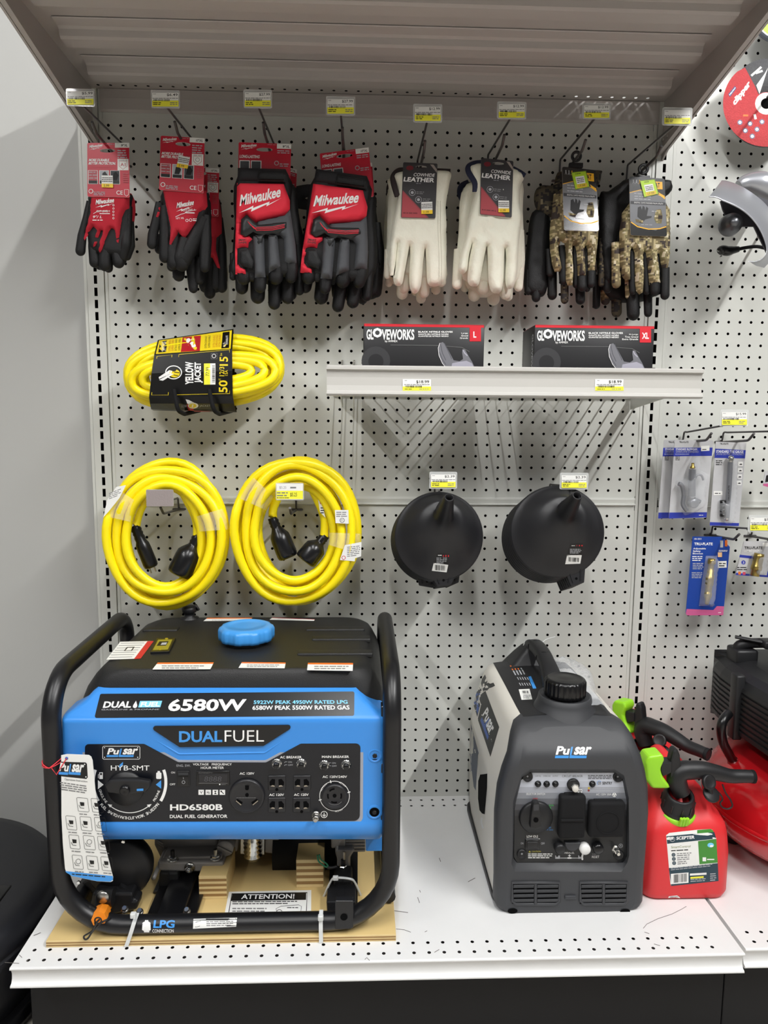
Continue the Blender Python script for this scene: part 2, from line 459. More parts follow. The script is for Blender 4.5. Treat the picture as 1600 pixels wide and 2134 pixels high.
def panel(name, label, x0, x1, z0, z1, cl, rows, lip):
    mb = MB(); perf(mb, wallf, x0, x1, z0, z1, cl, rows, .0031, GREY)
    if lip: mb.strip([(0, z0), (-.0035, z0), (-.0045, z0 - .004), (-.003, z0 - .0125), (-.0065, z0 - .0135), (-.0072, z0 - .016), (-.005, z0 - .0175), (.004, z0 - .0175)], x0, x1, GREY)
    o = tag(mb.build(name, fix=False), label, 'pegboard panel')
    bk = MB(); bk.box(x0 + .001, x1 - .001, .010, .014, z0, z1, VOID); bk.build('backing', o)
    return o
rl = [.4709 + PITCH * k for k in range(-18, 9)]
panel('pegboard_panel', 'grey perforated panel behind the two generators, between the slotted uprights', -.5826, .5826, 0, .6995, cols, rl, False)
panel('pegboard_panel', 'grey perforated panel behind the gloves and the boxed gloves', -.5826, .5826, .716, 1.52, cols, [1.1135 + PITCH * k for k in range(-15, 16)], True)
panel('pegboard_panel', 'grey perforated panel behind the fuel can and compressor, right of the slotted upright', .6366, 1.02, 0, .6955, colr, [z - .004 for z in rl], False)
panel('pegboard_panel', 'grey perforated panel behind the red cutting disc and blister packs', .6366, 1.02, .712, 1.80, colr, [1.4905 + PITCH * k for k in range(-30, 12)], True)

def upright(x, label, left):
    mb = MB()
    for k in range(-72, 30):                                   # slotted face plate
        z = 1.0283 + (0 if left else -.004) + PITCH * (k + 1)
        if z < .012 or z > 1.75: continue
        a, b, h, g = .0165, .0034, PITCH / 2, .0088
        for q in ((x - a, x - b, z - h, z + h), (x + b, x + a, z - h, z + h), (x - b, x + b, z - h, z - g), (x - b, x + b, z + g, z + h)):
            mb.add([V((q[0], -.004, q[2])), V((q[1], -.004, q[2])), V((q[1], -.004, q[3])), V((q[0], -.004, q[3]))], [[0, 1, 2, 3]], GREY)
    for s in (-1, 1):
        mb.box(*sorted((x + s * .0165, x + s * .0175)), -.004, .02, 0, 1.75, GREY)
        mb.box(*sorted((x + s * .0185, x + s * .0258)), -.0015, .02, 0, 1.75, GREY, .001, 1)
    mb.box(x - .016, x + .016, .012, .016, 0, 1.75, VOID)
    o = mb.build('slotted_upright', fix=False)
    return tag(o, label, 'upright')
upright(-XU, 'slotted grey upright at the bare wall, left of the yellow cords', True)
upright(XU, 'slotted grey upright between the camouflage gloves and the red cutting disc', False)
mb = MB(); mb.box(-1.9, 1.6, .024, .06, -.2, 2.7, WALLP); struct(mb.build('wall_back'))
mb = MB(); mb.box(-3, 3, -6, .06, -.22, -.2, mat('floor_tile', (196, 190, 180), .5, var=.06, vscale=9)); struct(mb.build('floor'))

LIP = [(-.512, 0), (-.5165, .0004), (-.5185, -.002), (-.5165, -.0045), (-.5125, -.008), (-.5105, -.015), (-.5115, -.023), (-.5145, -.029), (-.519, -.0305), (-.5195, -.0335), (-.517, -.0352), (-.508, -.0352)]
deckf = lambda x, y: V((x, y, 0))
def deck(x0, x1, yo, label, xs, xb):
    mb = MB()
    perf(mb, deckf, x0, x1, -.512 + yo, 0, xs, [-.5 + yo, -.477 + yo], .0031, DECK)
    mb2 = MB(); perf(mb2, deckf, x0, x1, -.06, 0, xb, [-.042, -.017], .0031, DECK)
    # the plain middle of the sheet stops where the rear rows start
    for i, f in enumerate(mb.f):
        ys = [mb.v[j][1] for j in f]
        if min(ys) > -.49 + yo and max(ys) > -.01:
            for j in f:
                if mb.v[j][1] > -.01: mb.v[j] = (mb.v[j][0], -.06, mb.v[j][2])
    mb.v, mb2v = mb.v, mb2.v
    mb.add(mb2.v, mb2.f, DECK)
    prof = [(y + yo, z) for y, z in LIP]
    mb.strip(prof, x0, x1, DECK, True)
    for x in (x0, x1): mb.add([V((x, y, z)) for y, z in prof] + [V((x, 0, -.0352)), V((x, 0, 0))], [list(range(len(prof) + 2))], DECK)
    o = tag(mb.build('base_deck', fix=False), label, 'shelf deck')
    return o
D1 = deck(-.6088, .6040, -.004, 'wide pale grey base shelf under both generators', [-.5867 + PITCH * k for k in range(46)], [-.583 + .0003 + PITCH * k for k in range(46)])
deck(.6108, 1.05, .0065, 'pale grey base shelf under the red air compressor tank', [.635 + PITCH * k for k in range(16)], [.635 + PITCH * k for k in range(16)])
mb = MB(); A = Art(mb, (0, 0, 0), (0, 0, 1)); SCF = mat('scuff', (92, 88, 84), .7)
c_ = crop(800, 1840, 2.0)
for L in ([(1080, 190), (1095, 172), (1140, 150), (1200, 130), (1240, 110), (1260, 98)], [(1085, 205), (1105, 212)], [(50, 192), (85, 196), (112, 206)], [(1125, 255), (1150, 262)], [(148, 30), (152, 40)], [(170, 205), (180, 200)]): A.line(c_(L), 1.1, SCF)
for L in ([(10, 2006), (40, 2008)], [(820, 1898), (850, 1902)], [(905, 1985), (915, 1979)], [(870, 1870), (874, 1882)], [(915, 1788), (918, 1796)], [(975, 1838), (990, 1830)], [(760, 2000), (764, 1996), (770, 2002)], [(70, 1950), (85, 1944)], [(40, 1990), (46, 1996)]): A.line(L, 1.2, SCF)
mb.build('scuff_marks', D1, fix=False)
for x0, x1, l in ((-.612, .6105, 'black kick plate below the wide base shelf'), (.6125, 1.05, 'black kick plate at the lower right corner')):
    mb = MB(); mb.box(x0, x1, -.452, -.02, -.2, -.036, mat('kick_black', (13, 13, 16), .7, var=.2, vscale=20), .001, 1); tag(mb.build('kick_plate'), l, 'kick plate')

# shelf over the gloves, seen from below
t = thing('upper_shelf', 'grey metal shelf overhead above the hanging gloves, seen from underneath', 'shelf', (0, 0, 1.565))
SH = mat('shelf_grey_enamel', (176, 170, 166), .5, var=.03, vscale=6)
mb = MB()
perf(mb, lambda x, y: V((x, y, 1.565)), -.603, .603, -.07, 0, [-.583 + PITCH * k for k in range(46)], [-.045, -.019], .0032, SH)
mb.box(-.603, .603, -.50, -.07, 1.565, 1.567, SH); mb.box(-.603, .40, -.07, -.002, 1.570, 1.572, VOID)  # added dark strip above the rear holes blocks light coming through them
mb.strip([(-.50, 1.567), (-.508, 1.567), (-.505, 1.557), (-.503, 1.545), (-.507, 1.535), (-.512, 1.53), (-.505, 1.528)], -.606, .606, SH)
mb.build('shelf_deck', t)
mb = MB(); mb.strip([(-.001, 1.5645), (-.007, 1.5635), (-.008, 1.545), (-.006, 1.524), (-.003, 1.5195), (-.001, 1.5195)], -.585, .592, SH); mb.build('rear_flange', t)
for y in (-.0, -.128, -.256, -.384):
    hat = [(y - .142, 1.5635), (y - .1405, 1.562), (y - .118, 1.5615), (y - .112, 1.559), (y - .1095, 1.549), (y - .104, 1.546), (y - .078, 1.545), (y - .073, 1.549), (y - .07, 1.5645)]
    mb = MB(); mb.strip(hat, -.572, .572, SH)
    for x in (-.572, .572): mb.add([V((x, a, b)) for a, b in hat], [list(range(len(hat)))], SH)
    mb.build('reinforcing_channel', t, fix=False)
for s in (-1, 1):
    mb = MB(); x = s * .602
    mb.prism([(x, .008, 1.565), (x, .006, 1.452 if s < 0 else 1.44), (x, -.03, 1.458), (x, -.12, 1.474), (x, -.2, 1.488), (x, -.37, 1.517), (x, -.495, 1.538), (x, -.5, 1.565)], (s * .004, 0, 0), SH)
    mb.prism([(x - s * .001, .0, 1.456), (x - s * .001, -.495, 1.5385), (x - s * .001, -.495, 1.5415), (x - s * .001, 0, 1.459)], (-s * .009, 0, 0), SH)
    for yy, zz in ((-.01, 1.487), (-.03, 1.487)): mb.lathe([(.0001, .003), (.004, .003), (.004, 0)], (x, yy, zz), (-s, 0, 0), STEEL, 12)
    mb.build('side_bracket', t)

# wire shelf with the price channel
t = thing('wire_shelf', 'shallow shelf with a grey price channel holding the two glove boxes', 'shelf', (.25, 0, .94))
mb = MB()
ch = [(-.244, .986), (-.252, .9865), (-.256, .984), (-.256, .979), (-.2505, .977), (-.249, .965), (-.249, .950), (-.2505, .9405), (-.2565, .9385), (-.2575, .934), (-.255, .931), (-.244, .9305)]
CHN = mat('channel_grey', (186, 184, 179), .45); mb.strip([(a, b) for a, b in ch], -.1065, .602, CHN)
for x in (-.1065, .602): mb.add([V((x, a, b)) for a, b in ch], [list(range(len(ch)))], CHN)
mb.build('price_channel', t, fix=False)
mb = MB()
for k in range(28):
    x = -.1 + PITCH * k; mb.tube([(x, -.003, .944), (x, -.246, .944)], .0017, GREY, 6)
for y in (-.004, -.12, -.243): mb.tube([(-.103, y, .9405), (.598, y, .9405)], .0022, GREY, 6)
mb.build('wire_deck', t)
for x in (-.0825, -.0571, .562):
    mb = MB(); mb.tube(fillet([(x, .008, 1.017), (x, -.004, 1.017), (x, -.004, .944)], .004), .0019, STEEL, 6); mb.build('wall_hook', t)
    mb = MB(); mb.prism([(x - .001, -.003, .948), (x - .001, -.24, .948), (x - .001, -.24, .94), (x - .001, -.003, .915)], (.002, 0, 0), GREY); mb.build('bracket', t)
def shelf_tag(u0, label):
    mb = MB(); n = V((0, 1, 0)); A = Art(mb, (0, -.2505, 0), n)
    mb.box(A.pt(u0, 790).x, A.pt(u0 + 59, 790).x, -.2504, -.2496, A.pt(u0, 814).z, A.pt(u0, 790).z, PAPER)
    A.rect(u0, 805.5, u0 + 59, 814, YELI); A.txt('$18.99', u0 + 28, 792.5, u0 + 55, 799.5, INK, bold=.01)
    A.rect(u0 + 4, 792.5, u0 + 9, 793.4, GINK); A.lines(u0 + 3, 800, u0 + 56, 803, 1, GINK, ragged=0); A.bars(u0 + 5, 803.5, u0 + 40, 808, INK, 30); A.lines(u0 + 4, 809.5, u0 + 20, 812.5, 1, INK, ragged=0); A.lines(u0 + 34, 809.5, u0 + 54, 812.5, 1, GINK, ragged=0)
    tag(mb.build('price_label', fix=False), label, 'price label')
shelf_tag(839, 'price label below the left glove box, on the shelf channel')
shelf_tag(1240, 'price label below the right glove box, on the shelf channel')
# ------------------------------------------------------------------ the blue and black generator on its plywood
BLUE = mat('panel_blue', (58, 140, 222), .38, bump=.05, scale=1500)
TUBEB = mat('frame_black', (20, 20, 22), .36, bump=.03, scale=900)
TANK = mat('tank_black', (27, 27, 27), .5, bump=.35, scale=900)
CAST = mat('cast_alloy', (150, 146, 141), .5, metal=.25, bump=.2, scale=700)
RUB = mat('rubber_black', (22, 22, 22), .6)
PLY = mat('plywood_face', (216, 188, 128), .6, var=.16, vscale=7)
PLYD = mat('plywood_edge_dark', (150, 116, 70), .7, var=.2, vscale=30)
PLYL = mat('plywood_edge_light', (224, 200, 146), .65, var=.12, vscale=30)
NYL = mat('nylon_clear', (226, 228, 226), .35, alpha=.85)
def plyedge(mb, x0, x1, y, z0, z1, n=5):
    h = (z1 - z0) / n
    for i in range(n): mb.box(x0, x1, y - .0004 - .0003 * (i % 2), y + .002, z0 + h * i, z0 + h * (i + 1), PLYD if i % 2 else PLYL)
mb = MB(); mb.box(-.570, .0195, -.4755, -.055, .0002, .012, PLY, .0008, 1); plyedge(mb, -.5695, .019, -.4757, .0004, .0118)
tag(mb.build('plywood_base'), 'flat plywood board under the blue and black generator', 'plywood')
def wblock(u0, u1, v0, v1, d, label):
    q = PZ((u0 + u1) / 2, v1, .0122); mb = MB(); a = PY(u0, v1, q.y).x; b = PY(u1, v1, q.y).x; z = PY(u0, v0, q.y).z
    mb.box(a, b, q.y, q.y + d, .0122, z, PLY, .0006, 1); plyedge(mb, a + .0003, b - .0003, q.y, .0126, z - .0004, 9)
    tag(mb.build('wood_block'), label, 'wood block')
wblock(617.5, 674, 1792, 1849, .06, 'laminated wood block under the alternator, right of the paper notice')
wblock(415, 473, 1826, 1873, .09, 'laminated wood block under the engine, left of the paper notice')
# paper notice
mb = MB(); A = Art(mb, (0, 0, .0123), (0, 0, 1)); A.k = 0
A.poly([(464, 1924), (648, 1922), (648.5, 1855), (477, 1858.5)], PAPER)
A.line([(473, 1924), (483, 1863), (640, 1860.5), (637, 1924)], 2.2, INK)
A.poly([(481, 1878), (637.5, 1875.5), (638, 1860), (484, 1863)], INK)
A.txt('ATTENTION!', 502, 1864, 613, 1874, WHITE, -1.2, 2, bold=.02)
A.lines(484, 1877.5, 628, 1886, 2, INK, -1, ragged=.5); A.lines(484, 1891, 560, 1902, 2, GINK, ragged=.4); A.lines(478, 1905, 560, 1914, 2, GINK, ragged=.2)
A.line([(575, 1894), (585, 1889), (622, 1886), (628, 1889), (626, 1905), (600, 1908), (578, 1908)], 1, INK, True); A.ring(582, 1902, 6, 1.2, INK); A.lines(598, 1890, 622, 1894, 1, INK); A.lines(596, 1900, 626, 1904, 1, INK)
tag(mb.build('paper_notice', fix=False), 'white paper notice headed ATTENTION! lying on the plywood', 'notice')

G = thing('portable_generator', 'large blue and black dual fuel generator in a black tube frame', 'generator', (-.27, -.25, .012))
R_ = .0155; XL, XR, YF, YB, ZB, ZT = -.549, .0102, -.46, -.072, .0278, .4665
mb = MB()
mb.tube(fillet([(XL, YB, .03), (XL, YB, ZT), (XL, YF, ZT - .008), (XL, YF, ZB), (XR, YF, ZB), (XR, YF, ZT - .008), (XR, YB, ZT), (XR, YB, .03)], [0, .05, .075, .105, .105, .075, .05, 0], 9), R_, TUBEB, 20)
mb.tube([(XL, YB, ZB), (XR, YB, ZB)], R_, TUBEB, 14)
for x in (XL, XR): mb.tube([(x, YB, ZB), (x, YF + .06, ZB)], R_ * .8, TUBEB, 12)
FR = mb; mb.build('tube_frame', G)
mb = MB(); A = Art(mb, (0, YF - R_ - .0004, 0), (0, 1, 0), on=FR, cell=4)
A.poly([(297, 1923), (302, 1920), (302, 1917.5), (309, 1917.5), (309, 1920), (313.5, 1923), (314, 1938), (311, 1940), (311, 1943), (300, 1943), (300, 1940), (296, 1938)], WHITE)
A.txt('LPG', 319, 1917.5, 363, 1934, BLUI, 0, 2, bold=.03); A.txt('CONNECTION', 317.5, 1936.5, 362, 1943.5, WHITE, bold=.01)
mb.build('fuel_marking', G, fix=False)
mb = MB(); A = Art(mb, (0, YF - R_ - .0004, 0), (0, 1, 0), on=FR, cell=5)
A.poly([(402, 1935.5), (492, 1931), (494, 1912.5), (403, 1915)], PAPER); A.rect(429, 1914.5, 492, 1917.5, INK, -1); A.lines(430, 1919, 486, 1931, 3, GINK, -1, ragged=.1); A.line([(407, 1932), (408, 1922), (418, 1919), (416, 1930)], 1.2, INK, True)
mb.build('oil_label', G, fix=False)

# fuel tank
mb = MB()
rings = []
for z, i in ((.33, -.004), (.40, .002), (.42, .010), (.438, .022), (.450, .033), (.4565, .047), (.458, .062)):
    rings.append([V((x, y, z)) for x, y in rrect(-.531 + i, .0 - i * .72, -.412 + i * .22, -.045 - i * .45, .045, 6)])
mb.loft(rings, TANK)
for pts in ([(638, 1310), (760, 1310)], [(650, 1330), (772, 1330)], [(620, 1360), (777, 1360)], [(300, 1311), (372, 1311)]):
    p = [PZ(u, v, .459) for u, v in pts]
    mb.box(p[0].x, p[1].x, p[0].y - .012, p[0].y + .012, .452, .4612, TANK, .0028, 3)
tank = mb.build('fuel_tank', G)
def sticker(quad, head, frac=.22, n=2):
    mb = MB(); A = Art(mb, (0, 0, .4583), (0, 0, 1)); a, b, c, d = quad; A.poly([d, c, b, a], PAPER)
    mx = lambda p, q, t: (p[0] + (q[0] - p[0]) * t, p[1] + (q[1] - p[1]) * t)
    A.poly([mx(a, d, frac), mx(b, c, frac), b, a], head)
    A.lines(d[0] + 14 + (a[0] - d[0]) * .5, mx(a, d, frac)[1] + 2, c[0] - 8, d[1] - 1, n, GINK, ragged=.2)
    mb.build('warning_label', tank, fix=False)
cs = crop(80, 1240, 2.0513)
sticker(cs([(510, 289), (750, 288), (735, 318), (487, 319)]), ORNI); sticker(cs([(870, 287), (1057, 289), (1052, 314), (855, 312)]), ORNI); sticker(cs([(1152, 290), (1345, 291), (1343, 325), (1148, 322)]), ORNI)
sticker(cs([(722, 98), (915, 97), (905, 110), (705, 112)]), ORNI, .3, 1); sticker(cs([(1000, 96), (1181, 104), (1178, 111), (988, 106)]), REDI, .2, 1)
mb = MB(); A = Art(mb, (0, 0, .4583), (0, 0, 1))
q = cs([(350, 200), (493, 197), (437, 272), (290, 277)]); A.poly(q[::-1], PAPER); A.poly(cs([(408, 274), (437, 272), (493, 197), (466, 198)]), REDI)
for i in range(7): a = cs([(352 - 8.5 * i, 207 + 10 * i), (452 - 8.5 * i, 205 + 10 * i)]); A.line(a, 1.0, GINK)
A.poly(cs([(365, 240), (400, 239), (412, 222), (378, 223)]), INK); A.poly(cs([(372, 238), (396, 237), (404, 226), (382, 226)]), PAPER)
mb.build('warning_label', tank, fix=False)
mb = MB(); q = cs([(478, 248), (560, 245), (588, 187), (505, 188)]); p = [PZ(u, v, .460) for u, v in q]
mb.prism([V((a.x, a.y, .456)) for a in p], (0, 0, .006), BLKG, .001, 1); A = Art(mb, (0, 0, .4622), (0, 0, 1))
GOLD = mat('gauge_gold', (150, 140, 40), .4)
A.poly(cs([(489, 236), (553, 234), (573, 190), (512, 191)]), GOLD); A.poly(cs([(505, 218), (545, 217), (557, 198), (517, 199)]), INK)
A.poly(cs([(522, 214), (545, 213), (550, 203), (528, 204)]), LGREY); A.disc(*cs([(548, 187)])[0], 3.4, CHROME, 1.8); A.disc(*cs([(520, 232)])[0], 3.6, CHROME, 2)
mb.build('fuel_gauge', tank, fix=False)
mb = MB(); c = PZ(514, 1338, .458); cap = []
prof = [(.041, .0), (.041, .006), (.0515, .008), (.0525, .014), (.0525, .026), (.050, .031), (.045, .0335), (.036, .0345), (.0345, .0330), (.018, .0335), (.0002, .0335)]
for r, h in prof:
    ring = []
    for k in range(96):
        a = 2 * math.pi * k / 96; f = 1 + (.022 * (1 if math.sin(a * 10) > .1 else -1) if r > .048 else 0)
        ring.append(V((c.x + math.cos(a) * r * f, c.y + math.sin(a) * r * f, .458 + h)))
    cap.append(ring)
mb.loft(cap[1:], mat('cap_blue', (66, 152, 226), .35, bump=.04, scale=900), cap=False)
mb.loft(cap[:2], BLK, cap=False)
mb.build('fuel_cap', tank)
mb = MB(); c = PZ(395, 1290, .456); mb.lathe([(.020, -.004), (.020, .003), (.011, .006), (.011, .014), (.015, .016), (.016, .024), (.012, .029), (.0002, .030)], (c.x, c.y, .456), (0, 0, 1), BLK, 20)
mb.tube([(c.x + .004, c.y, .474), (c.x + .016, c.y - .003, .487), (c.x + .019, c.y, .476)], .004, BLK, 8); mb.build('vent_valve', tank)

# blue front panel
A0 = PY(470, 1500, -.456); B0 = PY(470, 1437, -.414); NS = V((1, 0, 0)).cross(B0 - A0).normalized()
def prow(v, uL, uR, y=None, e=(.016, .005, .0015, 0)):
    us = [uL, uL + 2.5, uL + 6, uL + 12] + [uL + 12 + (uR - uL - 24) * k / 8 for k in range(1, 8)] + [uR - 12, uR - 6, uR - 2.5, uR]
    out = []
    for i, u in enumerate(us):
        p = PY(u, v, y) if y is not None else onp(u, v, A0, NS)
        d = e[min(i, len(us) - 1 - i)] if min(i, len(us) - 1 - i) < 4 else 0
        out.append(V((p.x, p.y + d, p.z)))
    return out
mb = MB()
rows = [prow(1431, 206, 738, -.404), prow(1435, 199, 744), prow(1447, 187, 751), prow(1462, 173, 763), prow(1477, 153, 781), prow(1490, 131, 797), prow(1496, 126, 801), prow(1501, 124.5, 803, -.4563), prow(1508, 124, 803.5, -.4556), prow(1600, 125, 804, -.4525), prow(1708, 128, 803, -.4525),
        prow(1715, 128, 803, -.4545), prow(1725, 129, 802.5, -.4555), prow(1737, 131, 802, -.4525), prow(1744, 134, 800, -.447), prow(1749, 138, 796, -.435)]
mb.loft(rows, BLUE, cap=False, closed=False)
for r0, r1 in zip(rows, rows[1:]):                                  # returns at the two sides
    for k in (0, -1):
        mb.add([r0[k], r1[k], V((r1[k].x, -.39, r1[k].z)), V((r0[k].x, -.39, r0[k].z))], [[0, 1, 2, 3]], BLUE)
c6 = crop(80, 1420, 4.2105); c7 = crop(440, 1420, 3.902)
mb.tube(fillet([PY(u, v, -.4525) for u, v in [(318, 1537), (373, 1571), (552, 1568), (600, 1536)]], .006), .0021, BLUE, 8)
for (u, v) in c7([(1330, 602), (1327, 1062)]):
    p = PY(u, v, -.4525); mb.lathe([(.0135, .0002), (.0105, .0022), (.009, .0016), (.0085, -.0002), (.0002, -.0002)], (p.x, p.y - .0002, p.z), (0, -1, 0), BLUE, 22)
    mb.lathe([(.0085, .0004), (.0002, .0004)], (p.x, p.y - .0002, p.z), (0, -1, 0), VOID, 18); bolt(mb, (p.x, p.y - .0006, p.z), (0, -1, 0), .0042, .0022, mat('black_bolt', (40, 40, 42), .4, metal=.6))
fp = mb.build('front_panel', G)
mb = MB()
pz = mb; A = Art(mb, A0, NS); A.k = 2
A.poly(fillet2 := [(p.x, p.y) for p in fillet([V((196.5, 1496.5, 0)), V((209, 1446, 0)), V((738.5, 1441, 0)), V((738, 1492, 0))], 4, 4, True)][::-1], BLKG)
A.k += 1
A.txt('DUAL', 214, 1462, 272, 1475.5, WHITE, -.5, 4, bold=.035); A.poly([(277, 1474), (277.5, 1470), (283.5, 1460.5), (286, 1470), (285, 1474), (281, 1476)], WHITE)
A.rect(288, 1461, 334, 1474.5, mat('ink_sky', (120, 200, 240), .45), -.5, 4); A.txt('FUEL', 292, 1463, 332, 1473, WHITE, -.5, 3, bold=.03)
A.txt('GASOLINE & PROPANE', 211, 1477.8, 331, 1480.3, LGREY, -.7, 1)
A.txt('6580W', 349, 1457, 511, 1482.3, WHITE, -.6, 5, bold=.03)
A.txt('5922W PEAK 4950W RATED LPG', 528.5, 1459.8, 724.5, 1467.6, mat('ink_sky', (120, 200, 240), .45), -.8, 0, bold=.02); A.txt('6580W PEAK 5500W RATED GAS', 526, 1470.6, 728.5, 1479.6, WHITE, -.8, 0, bold=.02)
mb.build('power_rating_label', fp, fix=False)
mb = MB(); A = Art(mb, (0, -.4572, 0), (0, 1, 0)); A.k = 0
mb.prism(fillet([PY(u, v, -.4572) for u, v in [(308, 1513.5), (617, 1511), (549, 1554.5), (374, 1557)]], .004, 4, True), (0, .003, 0), BLKG)
A.txt('DUAL', 373, 1523.5, 463, 1547, BLUI, -.4, bold=.03); A.txt('FUEL', 468, 1522, 550, 1546, WHITE, -.4, bold=-.004)
mb.build('name_plate', fp, fix=False)

# control panel
YC = -.4548
out = fillet([PY(u, v, -.4536) for u, v in [(172, 1545.5), (302, 1545.5), (372, 1584), (553, 1584.5), (625, 1545), (757, 1544.5), (756, 1716), (172, 1718)]], [.008, .006, .008, .008, .006, .01, .012, .008], 5, True)
inn = fillet([PY(u, v, YC) for u, v in [(177, 1551), (300, 1550.5), (371, 1589), (554, 1589.5), (626.5, 1550), (751, 1549.5), (749.5, 1710.5), (177, 1712.5)]], [.006, .006, .008, .008, .006, .008, .01, .006], 5, True)
mb = MB(); mb.prism(out, (0, .002, 0), mat('bezel_grey', (158, 162, 172), .4)); mb.prism(inn, (0, .001, 0), mat('control_black', (15, 17, 24), .35))
A = Art(mb, (0, YC, 0), (0, 1, 0))
A.line([(p.x, p.y) for p in fillet([V((214, 1555, 0)), V((291.5, 1555, 0)), V((291.5, 1582, 0)), V((214, 1582, 0))], 3, 4, True)], 1, WHITE, True)
logo(A, 223, 1559, 287, 1577.5)
for u, v in ((218, 1558), (287, 1558), (218, 1578), (287, 1578)): A.disc(u, v, 1.1, WHITE)
A.txt('HYB-SMT', 231, 1595, 311.5, 1605.5, WHITE, bold=.005); A.poly([(248, 1600), (249, 1594), (256.5, 1587.5), (256, 1594)], BLUI)
A.ring(270, 1630, 75.7, 6.2, WHITE, -20, 31, 14); A.ring(270, 1630, 75.7, 6.2, WHITE, 149, 200, 14)
A.ring(270, 1630, 63.5, 1.6, WHITE, 50, 130, 20); A.poly([(224.5, 1675.5), (234, 1677), (229.5, 1682.5)], WHITE); A.poly([(316, 1675.5), (306, 1677), (311, 1682.5)], WHITE)
A.arctxt('FUEL SWITCH WITHOUT WORK SHUTDOWN', 270, 1630, 77.5, 143, 37, 6.3, WHITE, .01)
A.arctxt('GASOLINE', 270, 1630, 66, 166, 138, 5.4, WHITE, .005); A.arctxt('PROPANE', 270, 1630, 66, 38, 15, 5.2, WHITE, .005)
A.poly(c6([(523, 865), (523, 945), (572, 905)]), WHITE); A.poly(c6([(1078, 865), (1078, 940), (1030, 905)]), BLUI)
A.rect(*c6([(535, 797)])[0], *c6([(566, 855)])[0], WHITE); A.rect(*c6([(541, 803)])[0], *c6([(560, 820)])[0], INK); A.line(c6([(533, 812), (526, 820), (526, 848)]), 1, WHITE)
A.poly([(p.x, p.y) for p in fillet([V((325.5, 1609.5, 0)), V((336.5, 1609.5, 0)), V((336.5, 1623, 0)), V((325.5, 1623, 0))], 2.4, 4, True)], WHITE); A.rect(328.5, 1606.5, 333.5, 1610.5, WHITE)
A.txt('ENG. SW.', 368, 1592.8, 397, 1597.6, LGREY); A.txt('VOLTAGE   FREQUENCY', 402, 1590.2, 483, 1595.6, WHITE, bold=.01); A.txt('HOUR METER', 418.5, 1597.2, 466.5, 1602.2, WHITE, bold=.01)
A.txt('ON', 356.7, 1607.6, 364.6, 1611.6, WHITE); A.txt('OFF', 354, 1632, 365.3, 1636.2, WHITE)
for i, g in enumerate(('V', 'Hz', None, None)):
    u = 413.7 + 14.7 * i; A.rect(u, 1645.5, u + 11.3, 1656, WHITE)
    if g: A.txt(g, u + 2.6, 1648, u + 8.8, 1653.6, INK, bold=.02)
    elif i == 2: A.poly([(u + 3, 1647.5), (u + 8.5, 1647.5), (u + 6, 1651), (u + 8.5, 1654.5), (u + 3, 1654.5), (u + 5.4, 1651)][::-1], INK)
    else: A.line([(u + 2.5, 1648), (u + 8.5, 1654)], 1.8, INK); A.disc(u + 3.2, 1648.6, 1.7, INK)
A.txt('HD6580B', 354.5, 1675.5, 463.8, 1688.6, WHITE, -.5, bold=.03); A.txt('DUAL FUEL GENERATOR', 354, 1697.5, 474, 1704.5, WHITE, -.5, bold=.02)
for s_, a, b in (('AC 120V', (232, 738), (351, 757)), ('AC 120V', (472, 911), (592, 931)), ('AC 120V', (673, 910), (792, 930)), ('AC BREAKER', (560, 605), (735, 625)), ('MAIN BREAKER', (900, 602), (1120, 621)), ('AC 120V/240V', (905, 764), (1104, 784))):
    p, q = c7([a, b]); A.txt(s_, *p, *q, WHITE, -.2, bold=.015)
for a in ((626, 648), (982, 656)):
    for j, s_ in enumerate(('ON', 'OFF')):
        p, q = c7([(a[0], a[1] + 24 * j), (a[0] + 30 + 8 * j, a[1] + 12 + 24 * j)]); A.txt(s_, *p, *q, LGREY); A.line([(p[0] - 8, p[1] + 3), (p[0] - 6, p[1] + 1), (p[0] - 2, p[1] + 1)], .8, LGREY)
p = c7([(1003, 930)])[0]; A.ring(*p, 31, 1.1, WHITE, n=40)
for s_, a0, a1 in (('AC120V', 200, 238), ('AC120V', 288, 322)): A.arctxt(s_, *p, 28.5, a0, a1, 3.6, WHITE)
A.arctxt('AC240V', *p, 33.5, 88, 58, 3.6, WHITE)
for a in (-105, -15, 165): A.line([(p[0] + 28 * math.cos(math.radians(a)), p[1] + 28 * math.sin(math.radians(a))), (p[0] + 34 * math.cos(math.radians(a)), p[1] + 34 * math.sin(math.radians(a)))], 2, WHITE)
p = c7([(918, 1080)])[0]; A.ring(*p, 6.6, 1.2, WHITE); A.line([(p[0], p[1] - 4), (p[0], p[1] + 1)], 1.2, WHITE)
for i in range(3): A.line([(p[0] - 4 + 1.3 * i, p[1] + 1 + 1.5 * i), (p[0] + 4 - 1.3 * i, p[1] + 1 + 1.5 * i)], 1, WHITE)
mb.build('control_panel', G, fix=False)
def xyz(u, v, y=YC): return PY(u, v, y)
